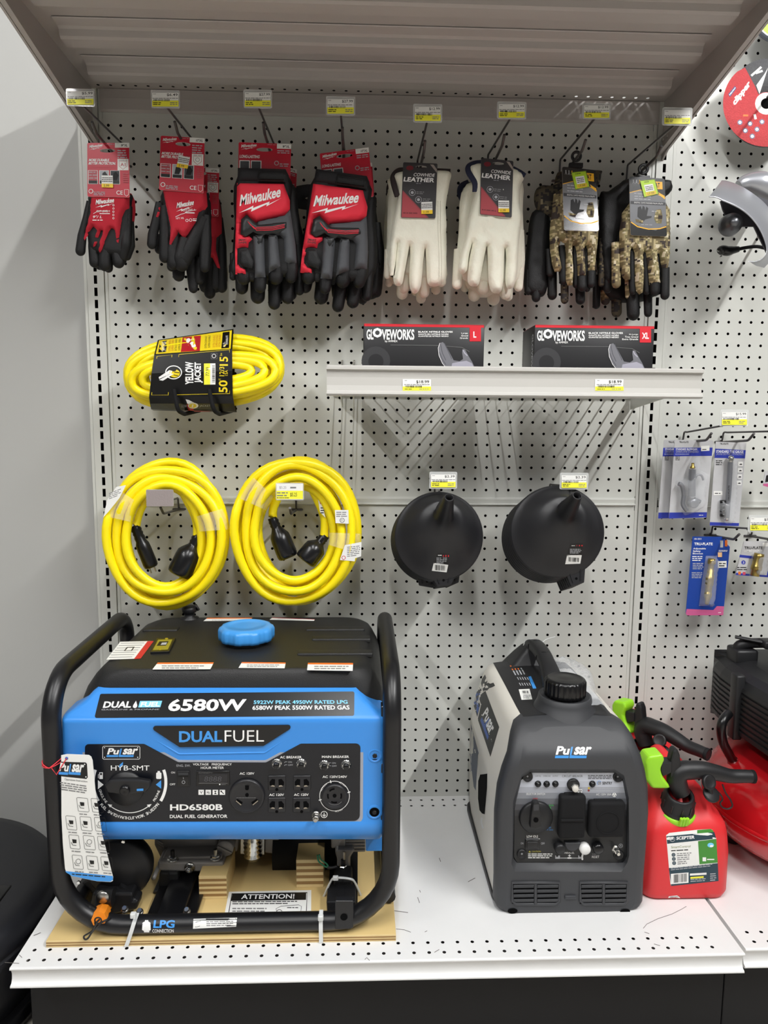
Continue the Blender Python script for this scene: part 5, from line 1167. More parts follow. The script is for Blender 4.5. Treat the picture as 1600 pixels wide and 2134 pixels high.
# ------------------------------------------------------------------ hooks, price tags
CLEAR = mat('tag_clear', (222, 224, 222), .12, alpha=.45)
def tag_art(mb, u0, v0, u1, v1, y, price, dv=0, style=0, glare=0):
    A = Art(mb, (0, y - .0012, 0), (0, 1, 0)); A.k = 0; w_ = u1 - u0; h = v1 - v0
    a = PY(u0, v0, y); b = PY(u1, v1, y)
    mb.prism(fillet([a, V((b.x, y, a.z)), b, V((a.x, y, b.z))], .003, 3, True), (0, .0014, 0), CLEAR)
    if glare: A.rect(u0 + 1, v0 + 1, u1 - 1, v1 - 1, mat('tag_glare_grey', (150, 140, 138), .25, bump=.3, scale=300)); return  # glare over the tag's print, painted as a plain grey sheet
    if style:
        A.rect(u0 + 2, v0 + 2, u1 - 2, v1 - 2, PAPER); A.rect(u0 + 2, v0 + h * .45, u1 - 2, v1 - 3, YELI)
        A.txt(price, u0 + w_ * .52, v0 + h * .56, u0 + w_ * .76, v0 + h * .80, INK, bold=.01); A.txt(price, u0 + w_ * .14, v0 + h * .2, u0 + w_ * .38, v0 + h * .36, GINK); A.lines(u0 + w_ * .52, v0 + h * .18, u0 + w_ * .84, v0 + h * .38, 1, GINK); A.lines(u0 + 3, v0 + h * .5, u0 + w_ * .45, v0 + h * .8, 2, GINK); A.bars(u0 + 3, v0 + h * .82, u0 + w_ * .48, v0 + h * .88, INK, 26); return
    p = max(3, w_ * .05)
    A.rect(u0 + p, v0 + h * .16, u1 - p, v1 - h * .12, PAPER, dv); A.rect(u0 + p, v0 + h * .58, u1 - p, v1 - h * .1, YELI, dv)
    if price: A.txt(price, u0 + w_ * .55, v0 + h * .2, u1 - p * 1.6, v0 + h * .36, INK, dv * .4, bold=.012)
    A.rect(u0 + p + 2, v0 + h * .22, u0 + p + 8, v0 + h * .245, GINK); A.lines(u0 + p + 1, v0 + h * .42, u1 - p - 1, v0 + h * .5, 1, GINK, dv, ragged=0); A.bars(u0 + p + 3, v0 + h * .5, u0 + w_ * .66, v0 + h * .62, INK, 28, dv * .6)
    A.lines(u0 + p + 2, v0 + h * .66, u0 + w_ * .36, v0 + h * .84, 2, INK, 0, ragged=.1); A.lines(u1 - w_ * .34, v0 + h * .66, u1 - p - 2, v0 + h * .84, 2, GINK, 0, ragged=.2)
def peg_hook(x, z, label, tagpx, y, price, lowlen, drop=.022, rise=-.022, style=0, glare=0, group=None, cat='peg hook', lowrise=.012):
    """scan hook: a peg for the goods, a wire above it that carries the price tag"""
    H = thing('peg_hook', label, cat, (x, 0, z), group)
    u0, v0, u1, v1 = tagpx; c = PY((u0 + u1) / 2, v1 - 2, y)
    mb = MB(); mb.tube(fillet([(x, .006, z - drop), (x, -.006, z - drop), (x, -.0105, z + .002), (x + (c.x - x) * .05, -.02, z + .001), (c.x, y + .002, c.z + .004)], [0, .004, .006, .01, 0], 4), .0021, WIRE, 8); mb.build('tag_wire', H)
    mb = MB(); mb.tube(fillet([(x, .006, z - drop - .004), (x, -lowlen + .02, z - drop - .004 + lowrise * .6), (x + (c.x - x) * .0, -lowlen, z - drop + lowrise + .006)], [0, .02, 0], 5), .0027, WIRE, 10)
    mb.box(x - .0135, x + .0135, -.0035, -.0005, z - drop - .0055, z - drop - .0005, WIRE, .001, 1)
    for s in (-1, 1): mb.tube([(x + s * .0127, .008, z - drop - .003), (x + s * .0127, -.002, z - drop - .003)], .0024, WIRE, 8)
    mb.build('peg', H)
    mb = MB(); tag_art(mb, u0, v0, u1, v1, y, price, style=style, glare=glare); mb.build('price_tag', H, fix=False)
    return H

# ------------------------------------------------------------------ yellow cords
YEL = mat('cord_yellow', (255, 232, 14), .36, bump=.03, scale=900)
WRAP = mat('cling_wrap', (240, 238, 220), .1, alpha=.26, bump=1.0, scale=160)
def coil(name, label, cr, s, loops, plugs, wraps, seed):
    random.seed(seed)
    T = thing(name, label, 'extension cord', PY(*cr([(800, 950)])[0], -.09), 'plain yellow extension cords')
    k = 44; pts = []
    n = len(loops)
    for i in range(k * (n - 1) + int(k * .37)):
        t = i / k; j = min(n - 2, int(t)); f = min(1, t - j); f = f * f * (3 - 2 * f)
        cx, cy, rx, ry, y = [a * (1 - f) + b * f for a, b in zip(loops[j], loops[j + 1])]
        a = math.radians(plugs[0][0]) + 2 * math.pi * t
        w_ = 1 + .012 * math.sin(3 * a + j) + .01 * math.sin(5 * a + 2 * j)
        q = cr([(cx + math.cos(a) * rx * w_, cy + math.sin(a) * ry * w_)])[0]; pts.append(PY(q[0], q[1], y + .006 * math.sin(2 * a + j * 2.1)))
    ends = []
    for (ang, p0, p1, body), at_end in zip(plugs, (False, True)):
        a = PY(*cr([p0])[0], body[0]); b = PY(*cr([p1])[0], body[1]); ends.append((a, b, body[2]))
    pts = [ends[0][0] + (ends[0][0] - ends[0][1]).normalized() * .004] + spline([ends[0][0], pts[3].lerp(ends[0][0], .45), pts[5]], 4)[1:-1] + pts[5:-6] + spline([pts[-6], pts[-3].lerp(ends[1][0], .5), ends[1][0]], 4)
    mb = MB(); mb.tube(pts, .0093, YEL, 14); mb.build('cord', T)
    for a, b, rad in ends:
        mb = MB(); L = (b - a).length; ax = (b - a).normalized()
        pr = [(.0098, -.004)]
        for q in range(6): pr += [(.0112 if q % 2 else .0098, L * .045 * q + .001)]
        pr += [(rad * .72, L * .33), (rad * .95, L * .42), (rad, L * .55), (rad * 1.02, L * .9), (rad * .97, L * .97), (rad * .8, L), (.0002, L)]
        mb.lathe(pr, a, ax, BLKG, 22); mb.build('plug', T)
        mb = MB(); e = ax.cross(V((0, 1, 0))).normalized()
        for o in (-.35, .35): mb.tube([b + e * rad * o - ax * .002, b + e * rad * o + ax * .012], .0017, STEEL, 6)
        mb.build('plug_blade', T) if rad < .02 else None
    for a0, a1, (rx0, ry0), (rx1, ry1), cx, cy in wraps:
        mb = MB(); R = []
        for i in range(13):
            a = math.radians(a0 + (a1 - a0) * i / 12); ring = []
            for j in range(16):
                b = 2 * math.pi * j / 16; f = .5 + .54 * math.cos(b); u = cx + math.cos(a) * (rx0 + (rx1 - rx0) * f); v = cy + math.sin(a) * (ry0 + (ry1 - ry0) * f)
                q = cr([(u, v)])[0]; ring.append(PY(q[0], q[1], -.098 + .031 * math.copysign(abs(math.sin(b)) ** .7, -math.sin(b)) + .002 * noise.noise(V((i, j, seed)))))
            R.append(ring)
        mb.loft(R, WRAP, cap=False); mb.build('plastic_wrap', T, fix=False)
    return T
ca = crop(200, 940, 5.517); cb = crop(470, 940, 5.3333)
T1 = coil('extension_cord', 'thick yellow cord coil wrapped in film, hanging at the left beside the slotted upright', ca, 5.517,
     [(790, 990, 395, 585, -.082), (800, 975, 455, 580, -.116), (815, 980, 588, 670, -.115), (807, 993, 694, 780, -.112), (832, 935, 640, 828, -.084), (840, 970, 525, 720, -.080), (815, 975, 455, 610, -.082)],
     [(205, (455, 880), (640, 1335), (-.088, -.084, .0150)), (205, (1165, 985), (955, 1425), (-.088, -.10, .0265))],
     [(197, 222, (395, 560), (715, 800), 800, 985), (-24, -6, (390, 575), (715, 800), 805, 985)], 3)
mb = MB(); 
for i in range(6):
    pass
A = Art(mb, (0, -.128, 0), (0, 1, 0)); A.poly(ca([(345, 392), (235, 410), (130, 560), (85, 760), (150, 690), (270, 540)]), PAPER); A.lines(*ca([(150, 480)])[0], *ca([(290, 560)])[0], 4, GINK, -10); mb.build('paper_label', T1, fix=False)
T2 = coil('extension_cord', 'thick yellow cord coil with white printed labels, right of the other round coil', cb, 5.333,
     [(795, 880, 385, 490, -.082), (775, 885, 457, 575, -.116), (785, 880, 570, 722, -.115), (780, 900, 690, 790, -.112), (800, 865, 660, 778, -.084), (790, 890, 525, 645, -.080), (800, 885, 430, 560, -.082)],
     [(205, (525, 760), (700, 1185), (-.088, -.092, .0215)), (205, (1095, 955), (880, 1225), (-.09, -.10, .024))],
     [(207, 228, (385, 520), (710, 805), 785, 890), (2, 18, (370, 485), (705, 800), 790, 890)], 5)
mb = MB(); A = Art(mb, (0, -.1265, 0), (0, 1, 0)); A.poly(cb([(1215, 655), (1365, 655), (1368, 808), (1222, 800)])[::-1], PAPER); u, v = cb([(1295, 770)])[0]; A.ring(u, v, 4.6, 1, INK); A.txt('ETL', u - 3, v - 2, u + 3, v + 2, INK); A.lines(*cb([(1230, 670)])[0], *cb([(1350, 735)])[0], 3, GINK); mb.build('paper_label', T2, fix=False)
mb = MB(); A = Art(mb, (0, -.1285, 0), (0, 1, 0)); A.poly(cb([(1325, 1045), (1510, 1010), (1505, 1170), (1440, 1190), (1435, 1225), (1270, 1210)])[::-1], PAPER); A.lines(*cb([(1350, 1060)])[0], *cb([(1500, 1180)])[0], 6, GINK, -3); A.ring(*cb([(1312, 1185)])[0], 3.6, 1.2, REDI); mb.build('paper_label', T2, fix=False)
mb = MB(); A = Art(mb, (0, -.098, 0), (0, 1, 0)); A.poly(cb([(1025, 530), (1065, 560), (1110, 740), (1050, 680)])[::-1], PAPER); A.disc(*cb([(1060, 575)])[0], 2.8, REDI); A.lines(*cb([(1055, 620)])[0], *cb([(1100, 700)])[0], 3, INK); mb.build('hang_label', T2, fix=False)
for u0, u1, v0, v1, lab, pr, gl in ((304, 362, 1020, 1056, 'peg hook with a tag painted grey with glare, inside the left round cord coil', '', 1), (574, 633, 1006, 1043, 'peg hook with the $5.25 price tag, inside the right round cord coil', '$5.25', 0)):
    c = PY((u0 + u1) / 2, v1, -.155); peg_hook(c.x, .712, lab, (u0, v0, u1, v1), -.155, pr, .15, style=1, glare=gl)

# long cord in its printed sleeve
J = thing('packaged_extension_cord', 'long yellow extension cord bundled in a black and yellow printed sleeve', 'extension cord', PY(422, 775, -.1))
tilt = math.radians(-4.5)
def el(cx, cy, rx, ry, y, k=40, ph=0):
    o = []
    for i in range(k):
        a = 2 * math.pi * i / k + ph; x = math.copysign(abs(math.cos(a)) ** .8, math.cos(a)) * rx; z = math.copysign(abs(math.sin(a)) ** .8, math.sin(a)) * ry
        o.append(PY(cx + x * math.cos(tilt) - z * math.sin(tilt), cy + x * math.sin(tilt) + z * math.cos(tilt), y + .006 * math.sin(a * 2 + cx)))
    return o
mb = MB()
for cx, cy, rx, ry, y in ((424, 783, 150, 40, -.150), (424, 781, 127, 29, -.151), (423, 780, 101, 18, -.149), (425, 774, 158, 56, -.128), (424, 772, 140, 46, -.126), (425, 774, 160, 68, -.104), (428, 778, 150, 63, -.086), (425, 785, 154, 60, -.068), (430, 776, 128, 44, -.106)):
    mb.tube(el(cx, cy, rx, ry, y), .0083, YEL, 12, True)
mb.build('cord', J)
c8 = crop(220, 660, 3.8095)
SLV = mat('sleeve_black', (16, 16, 16), .3, bump=.02, scale=300); SY = mat('sleeve_yellow', (232, 206, 30), .4)
Lp = [((415, 185), -.105), ((385, 305), -.163), ((365, 450), -.168), ((345, 640), -.164), ((352, 690), -.155), ((362, 735), -.130), ((380, 745), -.08), ((400, 640), -.052), ((410, 300), -.052)]
Rp = [((1015, 97), -.105), ((1005, 258), -.163), ((1006, 430), -.168), ((1010, 630), -.164), ((1020, 690), -.155), ((1035, 755), -.130), ((1040, 760), -.08), ((1030, 640), -.052), ((1020, 200), -.052)]
mb = MB(); mk = lambda L: [PY(*c8([p])[0], y) for p, y in L]
rl_, rr_ = mk(Lp), mk(Rp); n_ = 8
mb.loft([[a.lerp(b, i / n_) for a, b in zip(rl_, rr_)] for i in range(n_ + 1)], SLV, cap=False, sm=False); SM = mb
mb.build('sleeve', J, fix=False)
mb = MB(); A = Art(mb, (0, -.16, 0), (0, 1, 0), on=SM, cell=8, step=.0003)
A.poly(c8([(425, 190), (1003, 108), (992, 255), (398, 297)])[::-1], SY); A.k += 1
A.poly(c8([(432, 198), (494, 188), (478, 280), (418, 285)])[::-1], SLV); A.poly(c8([(930, 125), (985, 118), (980, 248), (918, 253)])[::-1], SLV)
A.poly(c8([(612, 164), (757, 150), (748, 272), (597, 280)])[::-1], mat('sleeve_red', (176, 24, 36), .4))
A.poly(c8([(660, 170), (700, 175), (700, 200), (725, 245), (690, 255), (655, 210), (630, 205), (635, 180)])[::-1], WHITE); A.poly(c8([(690, 245), (722, 240), (715, 262), (700, 262)])[::-1], SY)
def vt(s_, a, b, m_, **k): p, q = c8([a, b]); A.vtxt(s_, p[0], p[1], q[0], q[1], m_, **k)
vt('POWERLITE PLUG', (446, 200), (478, 278), WHITE); vt('AL EXTREMITE', (932, 150), (950, 240), WHITE); vt('POWERLITE', (955, 150), (972, 220), WHITE)
RB = mat('sleeve_orange', (190, 90, 30), .5)
for i, (a, m_) in enumerate(((498, RB), (522, RB), (548, INK), (576, INK), (785, INK), (812, INK), (850, RB), (872, RB), (895, RB))):
    vt(('EXTRA DURABLE', 'SUPER-FLEXIBLE')[i % 2], (a, 182 - (a - 498) * .1), (a + 17, 275 - (a - 498) * .09), m_, dx=1)
A.line(c8([(408, 315), (527, 303), (497, 622), (365, 622)]), 1, SY, True); A.line(c8([(582, 300), (984, 262), (985, 610), (553, 620)]), 1, SY, True)
p, q = c8([(632, 358), (698, 538)]); A.vtxt('YELLOW', p[0], p[1], q[0], q[1], WHITE, bold=.04); p, q = c8([(705, 362), (772, 525)]); A.vtxt('JACKET', p[0], p[1], q[0], q[1], WHITE, bold=.04)
vt('50', (898, 505), (968, 602), SY, bold=.02); vt('FT', (898, 490), (915, 505), SY); vt('12/3', (903, 398), (942, 472), SY, bold=.01); vt('15A', (945, 425), (970, 468), SY); vt('15', (905, 318), (972, 390), SY, bold=.02); vt('3m', (908, 290), (925, 312), SY)
A.ring(*c8([(860, 312)])[0], 3.8, 1, WHITE); A.line(c8([(838, 292), (885, 290), (885, 335), (838, 335)]), .8, GINK, True)
# the wasp emblem
A.ring(*c8([(540, 442)])[0], 16.5, 2, WHITE, r2=13.5); A.disc(*c8([(548, 450)])[0], 11, SY, 8.5); A.disc(*c8([(540, 418)])[0], 6, INK, 4.5); A.poly(c8([(505, 425), (530, 430), (520, 450), (425, 495), (422, 480)])[::-1], WHITE); A.poly(c8([(520, 450), (540, 455), (455, 508), (425, 503)])[::-1], WHITE); A.line(c8([(545, 440), (585, 445)]), 1.6, INK); A.line(c8([(540, 462), (575, 470)]), 1.6, INK)
A.rect(*c8([(781, 372)])[0], *c8([(872, 540)])[0], PAPER, -.5); A.rect(*c8([(781, 372)])[0], *c8([(830, 540)])[0], YELI, -.3); A.vtxt('77.99', *c8([(795, 400)])[0], *c8([(822, 470)])[0], INK); A.bars(*c8([(846, 385)])[0], *c8([(868, 390)])[0], INK, 8)
for i in range(18): a = c8([(846, 392 + 7.5 * i), (868, 392 + 7.5 * i)]); A.line(a, random.choice((.6, 1.0, 1.3)), INK)
A.poly(c8([(635, 655), (660, 660), (720, 690), (700, 705), (650, 690)])[::-1], WHITE); A.disc(*c8([(695, 705)])[0], 11, WHITE, 6); A.disc(*c8([(692, 706)])[0], 8, SY, 4.4)
p, q = c8([(745, 698), (832, 718)]); A.txt('JACKET', *p, *q, LGREY); p, q = c8([(602, 698), (645, 718)]); A.txt('LOW', *p, *q, LGREY); A.rect(*c8([(640, 744)])[0], *c8([(830, 752)])[0], mat('sleeve_red', (176, 24, 36), .4))
mb.build('sleeve_print', J, fix=False)
HK = thing('cord_hook', 'black double prong hook holding up the packaged yellow cord', 'hook', PY(410, 865, 0))
for a in ((540, 575), (820, 575)):
    u, v = c8([a])[0]; mb = MB(); t_ = PY(u, v, -.178); l = PY(u + 20, 865, -.150); x = (t_.x + l.x) / 2
    mb.tube(fillet([(l.x + .004, .006, .918), (l.x + .004, -.02, .905), (l.x, -.140, l.z + .002), (l.x - .004, -.176, l.z + .008), (t_.x, -.178, t_.z)], [0, .02, .03, .015, 0], 6), .0042, BLKM, 12); mb.build('prong', HK)
mb = MB(); mb.box(PY(360, 850, 0).x, PY(460, 850, 0).x, -.005, 0, .910, .926, BLKM, .001, 1); mb.build('back_plate', HK)

# ------------------------------------------------------------------ funnels
FB = mat('funnel_black', (25, 25, 28), .42, bump=.03, scale=900)
def funnel(label, cpx, y, r, n, tip, ty, tabpx, group, art):
    o = PY(*cpx, y); n = V(n).normalized(); T = thing('funnel', label, 'funnel', o, group)
    up = (V((0, 0, 1)) - n * n.z).normalized(); rt = up.cross(n)
    tp = PY(*tip, ty); rel = tp - o
    mb = MB(); k = 64
    def ring(c, rad, nn=n):
        e = (V((0, 0, 1)) - nn * nn.z).normalized(); g = e.cross(nn)
        return [c + e * math.cos(2 * math.pi * i / k) * rad + g * math.sin(2 * math.pi * i / k) * rad for i in range(k)]
    ax = (rel - n * .02).normalized()
    base = o + n * .047 + up * rel.dot(up) * .52 + rt * rel.dot(rt) * .55
    dn = (tp - base).normalized()
    R = [ring(o - n * .006, r), ring(o, r * 1.005), ring(o + n * .003, r * .99), ring(o + n * .0035, r * .965)]
    for f in (.2, .4, .6, .8): R.append(ring(o.lerp(base, f) + n * .006 * math.sin(f * 3), r * .965 * (1 - f) + .024 * f, n))
    R += [ring(base - n * .004, .0225, n.lerp(dn, .4).normalized()), ring(base + dn * .008, .0185, dn), ring(tp - dn * .002, .0096, dn), ring(tp, .0088, dn), ring(tp, .0074, dn), ring(tp - dn * .02, .0072, dn)]
    mb.loft(R, FB, cap=False); body = mb; mb.add(R[-1], [list(range(k))], VOID); b = mb.build('body', T, fix=False)
    mb = MB(); P = [onp(u, v, o - n * .003, n) for u, v in tabpx]; mb.prism(P, n * .006, FB, .0015, 2)
    (a, b_, c_, d_) = [onp(u, v, o + n * .0034, n) for u, v in tabpx]
    mb.tube([a.lerp(b_, .22).lerp(d_, .1), d_.lerp(c_, .32).lerp(a, .15)], .0015, FB, 6); mb.tube([a.lerp(b_, .78).lerp(c_, .1), d_.lerp(c_, .68).lerp(b_, .15)], .0015, FB, 6)
    q = (a + b_ + c_ * 2 + d_ * 2) / 6 + n * .0002; mb.lathe([(.0026, .0003), (.0002, .0003)], q, n, VOID, 12); mb.build('hang_tab', T)
    if art:
        mb = MB(); A = Art(mb, o, n, on=body, cell=5, step=.0003); f = art
        A.poly(f([(400, 595), (480, 597), (472, 668), (380, 660)])[::-1], INK); A.poly(f([(380, 655), (473, 668), (463, 716), (368, 706)])[::-1], PAPER)
        p, q = f([(440, 605), (478, 617)]); A.rect(*p, *q, REDI); A.lines(*f([(408, 602)])[0], *f([(438, 612)])[0], 1, WHITE); A.lines(*f([(398, 620)])[0], *f([(472, 660)])[0], 4, LGREY)
        A.bars(*f([(388, 668)])[0], *f([(455, 702)])[0], INK, 16, 1.5); mb.build('sticker', T, fix=False)
    return T
fc = crop(780, 960, 3.0769)
tb = fc([(345, 705), (535, 690), (490, 795), (400, 808)])
f1 = funnel('front black funnel of the left stack, spout towards the aisle', (914, 1118), -.155, .0915, (.02, -1, .12), (936, 1036), -.245, tb, 'black funnels of the left stack', fc)
for i in range(1, 6):
    c = copy_tree(f1, (-.0010 * i, .0080 * i, -.0030 * i), '%s black funnel of the left stack, counted from the front' % ('second', 'third', 'fourth', 'fifth', 'rearmost')[i - 1], 0)
    for ch in list(c.children):
        if ch.name.startswith('sticker'): bpy.data.objects.remove(ch)
        elif ch.name.startswith('hang_tab') and i in (3, 5): ch.matrix_basis = Matrix.Rotation(.32 if i == 3 else -.28, 4, 'Y')
tb2 = [(1175, 1188), (1219, 1174), (1216, 1214), (1189, 1222)]
f2c = lambda pts: [(1180 + (a - 385) * .33 + 3, 1135 + (b - 600) * .36 - (a - 420) * .05) for a, b in pts]
f2 = funnel('front black funnel of the right stack, tilted with its spout to the upper right', (1160, 1108), -.165, .0945, (-.13, -1, .16), (1203, 1032), -.262, tb2, 'black funnels of the right stack', f2c)
for i in range(1, 7):
    c = copy_tree(f2, (-.0012 * i, .0080 * i, -.0036 * i), '%s black funnel of the right stack, counted from the front' % ('second', 'third', 'fourth', 'fifth', 'sixth', 'rearmost')[i - 1])
    for ch in list(c.children):
        if ch.name.startswith('sticker'): bpy.data.objects.remove(ch)
    c.children[0].scale = (1, 1, 1)
peg_hook(.124, .742, 'peg hook with a price tag above the left stack of funnels', (895, 983, 952, 1019), -.185, '$2.39', .10)
peg_hook(.384, .746, 'peg hook with a price tag above the right stack of funnels', (1167, 985, 1225, 1020), -.175, '$2.39', .10)
# ------------------------------------------------------------------ goods on the right-hand panel
CARDG = mat('card_grey', (190, 190, 192), .35, var=.12, vscale=30); CARDB = mat('card_blue', (44, 58, 160), .4); BLIS = mat('blister_clear', (235, 238, 242), .06, alpha=.22, spec=.9)
DB2 = mat('card_deep_blue', (20, 62, 150), .35); PINK = mat('card_pink', (196, 92, 140), .4); BRASSM = mat('brass', (170, 148, 84), .3, metal=.9); ALU = mat('bare_alloy', (142, 144, 150), .32, metal=.6)
k3 = crop(1360, 840, 4.638)
def card(mb, px, y, m_): mb.prism([PY(u, v, y) for u, v in px], (0, .0012, 0), m_)
def blow(label, dx, y, front):
    T = thing('blowgun_pack', label, 'blister pack', PY(1440, 930, y)); sh = lambda pts: [(a + dx, b) for a, b in k3(pts)]
    mb = MB(); q = fillet([V((a, b, 0)) for a, b in sh([(213, 355), (585, 360), (518, 1110), (155, 1118)])], 3, 4, True); q = [(p.x, p.y) for p in q]
    card(mb, q, y, CARDG); A = Art(mb, (0, y, 0), (0, 1, 0))
    A.poly(sh([(205, 432), (578, 430), (570, 510), (198, 515)])[::-1], CARDB); A.poly(sh([(160, 1058), (523, 1055), (518, 1105), (155, 1116)])[::-1], CARDB)
    def tx(s_, a, b, m_, **k): p, q_ = sh([a, b]); A.txt(s_, *p, *q_, m_, **k)
    tx('STANDARD BLOWGUN', (222, 436), (428, 456), WHITE, bold=.02); tx('SARBACANE STANDARD', (222, 460), (442, 480), LGREY, bold=.0); tx('TRU-FLATE', (255, 368), (345, 386), INK, bold=.02); A.lines(*sh([(215, 490)])[0], *sh([(375, 497)])[0], 1, WHITE); A.lines(*sh([(218, 515)])[0], *sh([(262, 555)])[0], 3, INK)
    A.lines(*sh([(445, 1078)])[0], *sh([(495, 1090)])[0], 1, WHITE)
    if front: A.rect(*sh([(465, 415)])[0], *sh([(547, 465)])[0], PAPER, -1); A.lines(*sh([(478, 440)])[0], *sh([(540, 458)])[0], 1, INK)
    mb.build('printed_card', T, fix=False)
    if front:
        mb = MB(); P = [PY(*p, y - .012) for p in sh([(385, 640), (378, 760), (376, 900)])]; mb.tube(P, [.0072, .0074, .008], ALU, 14)
        mb.tube(spline([PY(*p, y - .012) for p in sh([(405, 740), (430, 695), (470, 700), (488, 745)])], 5), .0024, ALU, 8)
        mb.tube(spline([PY(*p, y - .012) for p in sh([(250, 780), (282, 800), (298, 890), (290, 980), (330, 1040)])], 5), .0046, ALU, 10)
        p = PY(*sh([(382, 965)])[0], y - .006); mb.lathe([(.0002, .012), (.0085, .012), (.0105, .010), (.0105, 0)], p, (0, -1, 0), ALU, 20); mb.tube([PY(*a, y - .01) for a in sh([(400, 930), (455, 955)])], .005, ALU, 10); mb.build('blowgun', T)
        mb = MB(); p = PY(*sh([(384, 632)])[0], y - .012); mb.lathe([(.0055, 0), (.0055, .004), (.003, .006), (.003, .012)], p, (0, 0, 1), BRASSM, 10); mb.build('brass_nozzle', T)
        mb = MB(); pillow(mb, sh([(355, 590), (440, 520), (450, 640), (520, 690), (490, 880), (485, 990), (350, 1075), (290, 1060), (255, 850), (220, 760), (290, 740), (340, 700)]), y - .001, .022, BLIS, R=.010, step=.006, back=0); mb.build('blister', T, fix=False)
    return T
blow('front blister card with a silver blowgun, blue header', 0, -.075, True)
blow('grey and blue blister card half hidden behind the blowgun card', -22.5, -.055, False)
peg_hook(.684, .865, 'peg hook with the $15.99 tag holding the blowgun cards', (1501, 853, 1559, 889), -.165, '$15.99', .135, drop=.018)
G_ = thing('tire_gauge_pack', 'blister card with a slim tire gauge and four black valve caps', 'blister pack', PY(1520, 930, -.07)); y = -.07
mb = MB(); card(mb, k3([(610, 372), (905, 385), (830, 1190), (550, 1185)]), y, CARDG); A = Art(mb, (0, y, 0), (0, 1, 0))
A.poly(k3([(602, 440), (898, 455), (890, 535), (595, 530)])[::-1], CARDB); A.poly(k3([(552, 1150), (833, 1160), (830, 1188), (550, 1183)])[::-1], CARDB)
def tx(s_, a, b, m_, **k): p, q_ = k3([a, b]); A.txt(s_, *p, *q_, m_, **k)
tx('STANDARD TIRE GAUGE', (612, 454), (875, 480), WHITE, dv=.8, bold=.02); tx('JAUGE DE PNEU STANDARD', (612, 482), (878, 506), LGREY, dv=.8); tx('TRU-FLATE', (648, 385), (730, 402), INK, bold=.02); A.lines(*k3([(608, 550)])[0], *k3([(675, 605)])[0], 3, INK)
for i in range(4): a = k3([(825 - 5 * i, 566 + 61 * i), (871 - 5 * i, 609 + 61 * i)]); A.rect(*a[0], *a[1], WHITE); A.poly([(a[0][0] + 2, a[1][1] - 2.5), (a[0][0] + 4, a[1][1] - 5), (a[1][0] - 2.5, a[1][1] - 5), (a[1][0] - 1.5, a[1][1] - 2.5)][::-1], INK)
A.rect(*k3([(587, 850)])[0], *k3([(672, 890)])[0], PAPER); A.lines(*k3([(598, 864)])[0], *k3([(660, 882)])[0], 1, INK); mb.build('printed_card', G_, fix=False)
mb = MB(); P = [PY(*a, y - .010) for a in k3([(752, 560), (745, 700), (728, 940), (716, 1110)])]; mb.tube(P, .0052, ALU, 14); mb.lathe([(.0002, .012), (.006, .010), (.0068, .004), (.006, -.002)], P[0], (0, 0, 1), CHROME, 14); mb.lathe([(.0048, 0), (.0045, .006), (.0002, .007)], P[-1], (0, 0, -1), CHROME, 12); A = Art(mb, (0, y - .0154, 0), (0, 1, 0)); p, q = k3([(722, 795), (746, 945)]); A.vtxt('TRU-FLATE', q[0] - 1, p[1], p[0] + 1, q[1], INK, bold=.01) if False else A.vtxt('TRU-FLATE', p[0] + 1, p[1], q[0] - 1, q[1], INK, bold=.01); mb.build('tire_gauge', G_, fix=False)
for i in range(4):
    mb = MB(); p = PY(*k3([(676, 955 + 42 * i)])[0], y - .006); mb.lathe([(.0058, -.0035), (.0062, 0), (.0058, .0035), (.0002, .004)], p, (0, 0, 1), BLKG, 14); mb.build('valve_cap', G_)
mb = MB(); pillow(mb, k3([(725, 535), (785, 535), (800, 620), (770, 1140), (650, 1110), (635, 930), (705, 925)]), y - .001, .019, BLIS, R=.008, step=.006, back=0); mb.build('blister', G_, fix=False)
peg_hook(.774, .865, 'peg hook holding the tire gauge card, its tag outside the picture', (1618, 868, 1676, 904), -.165, '', .135, drop=.018)
S_ = thing('safety_blowgun_pack', 'tall dark blue blister card with a brass blowgun and pink foot', 'blister pack', PY(1470, 1122, -.06)); y = -.06
mb = MB(); card(mb, k3([(385, 1290), (705, 1292), (700, 1345), (745, 1390), (680, 2050), (335, 2052), (318, 2035)]), y, DB2); A = Art(mb, (0, y, 0), (0, 1, 0))
A.poly(k3([(328, 1990), (585, 2000), (620, 1962), (688, 1965), (680, 2050), (335, 2052), (318, 2035)]), PINK)
tx('TRU-FLATE', (400, 1348), (578, 1374), WHITE, bold=.03); tx('Adjustable', (390, 1398), (512, 1418), WHITE, bold=.02); tx('Safety', (388, 1422), (462, 1444), WHITE, bold=.02); tx('Blowgun', (385, 1446), (483, 1466), WHITE, bold=.02); tx('18-501', (400, 1305), (468, 1320), WHITE, bold=.01)
A.lines(*k3([(380, 1475)])[0], *k3([(485, 1530)])[0], 3, WHITE); A.lines(*k3([(385, 1542)])[0], *k3([(492, 1610)])[0], 4, LGREY); A.lines(*k3([(375, 1632)])[0], *k3([(480, 1695)])[0], 4, LGREY); A.lines(*k3([(635, 1418)])[0], *k3([(740, 1438)])[0], 2, WHITE)
A.rect(*k3([(628, 1442)])[0], *k3([(668, 1488)])[0], mat('card_peach', (236, 190, 140), .5)); A.rect(*k3([(628, 1528)])[0], *k3([(712, 1592)])[0], PAPER, -.5); A.lines(*k3([(638, 1540)])[0], *k3([(705, 1585)])[0], 2, INK); A.rect(*k3([(695, 1325)])[0], *k3([(720, 1385)])[0], ORNI); A.rect(*k3([(650, 1328)])[0], *k3([(678, 1395)])[0], LGREY); A.lines(*k3([(630, 2020)])[0], *k3([(665, 2032)])[0], 1, WHITE)
mb.build('printed_card', S_, fix=False)
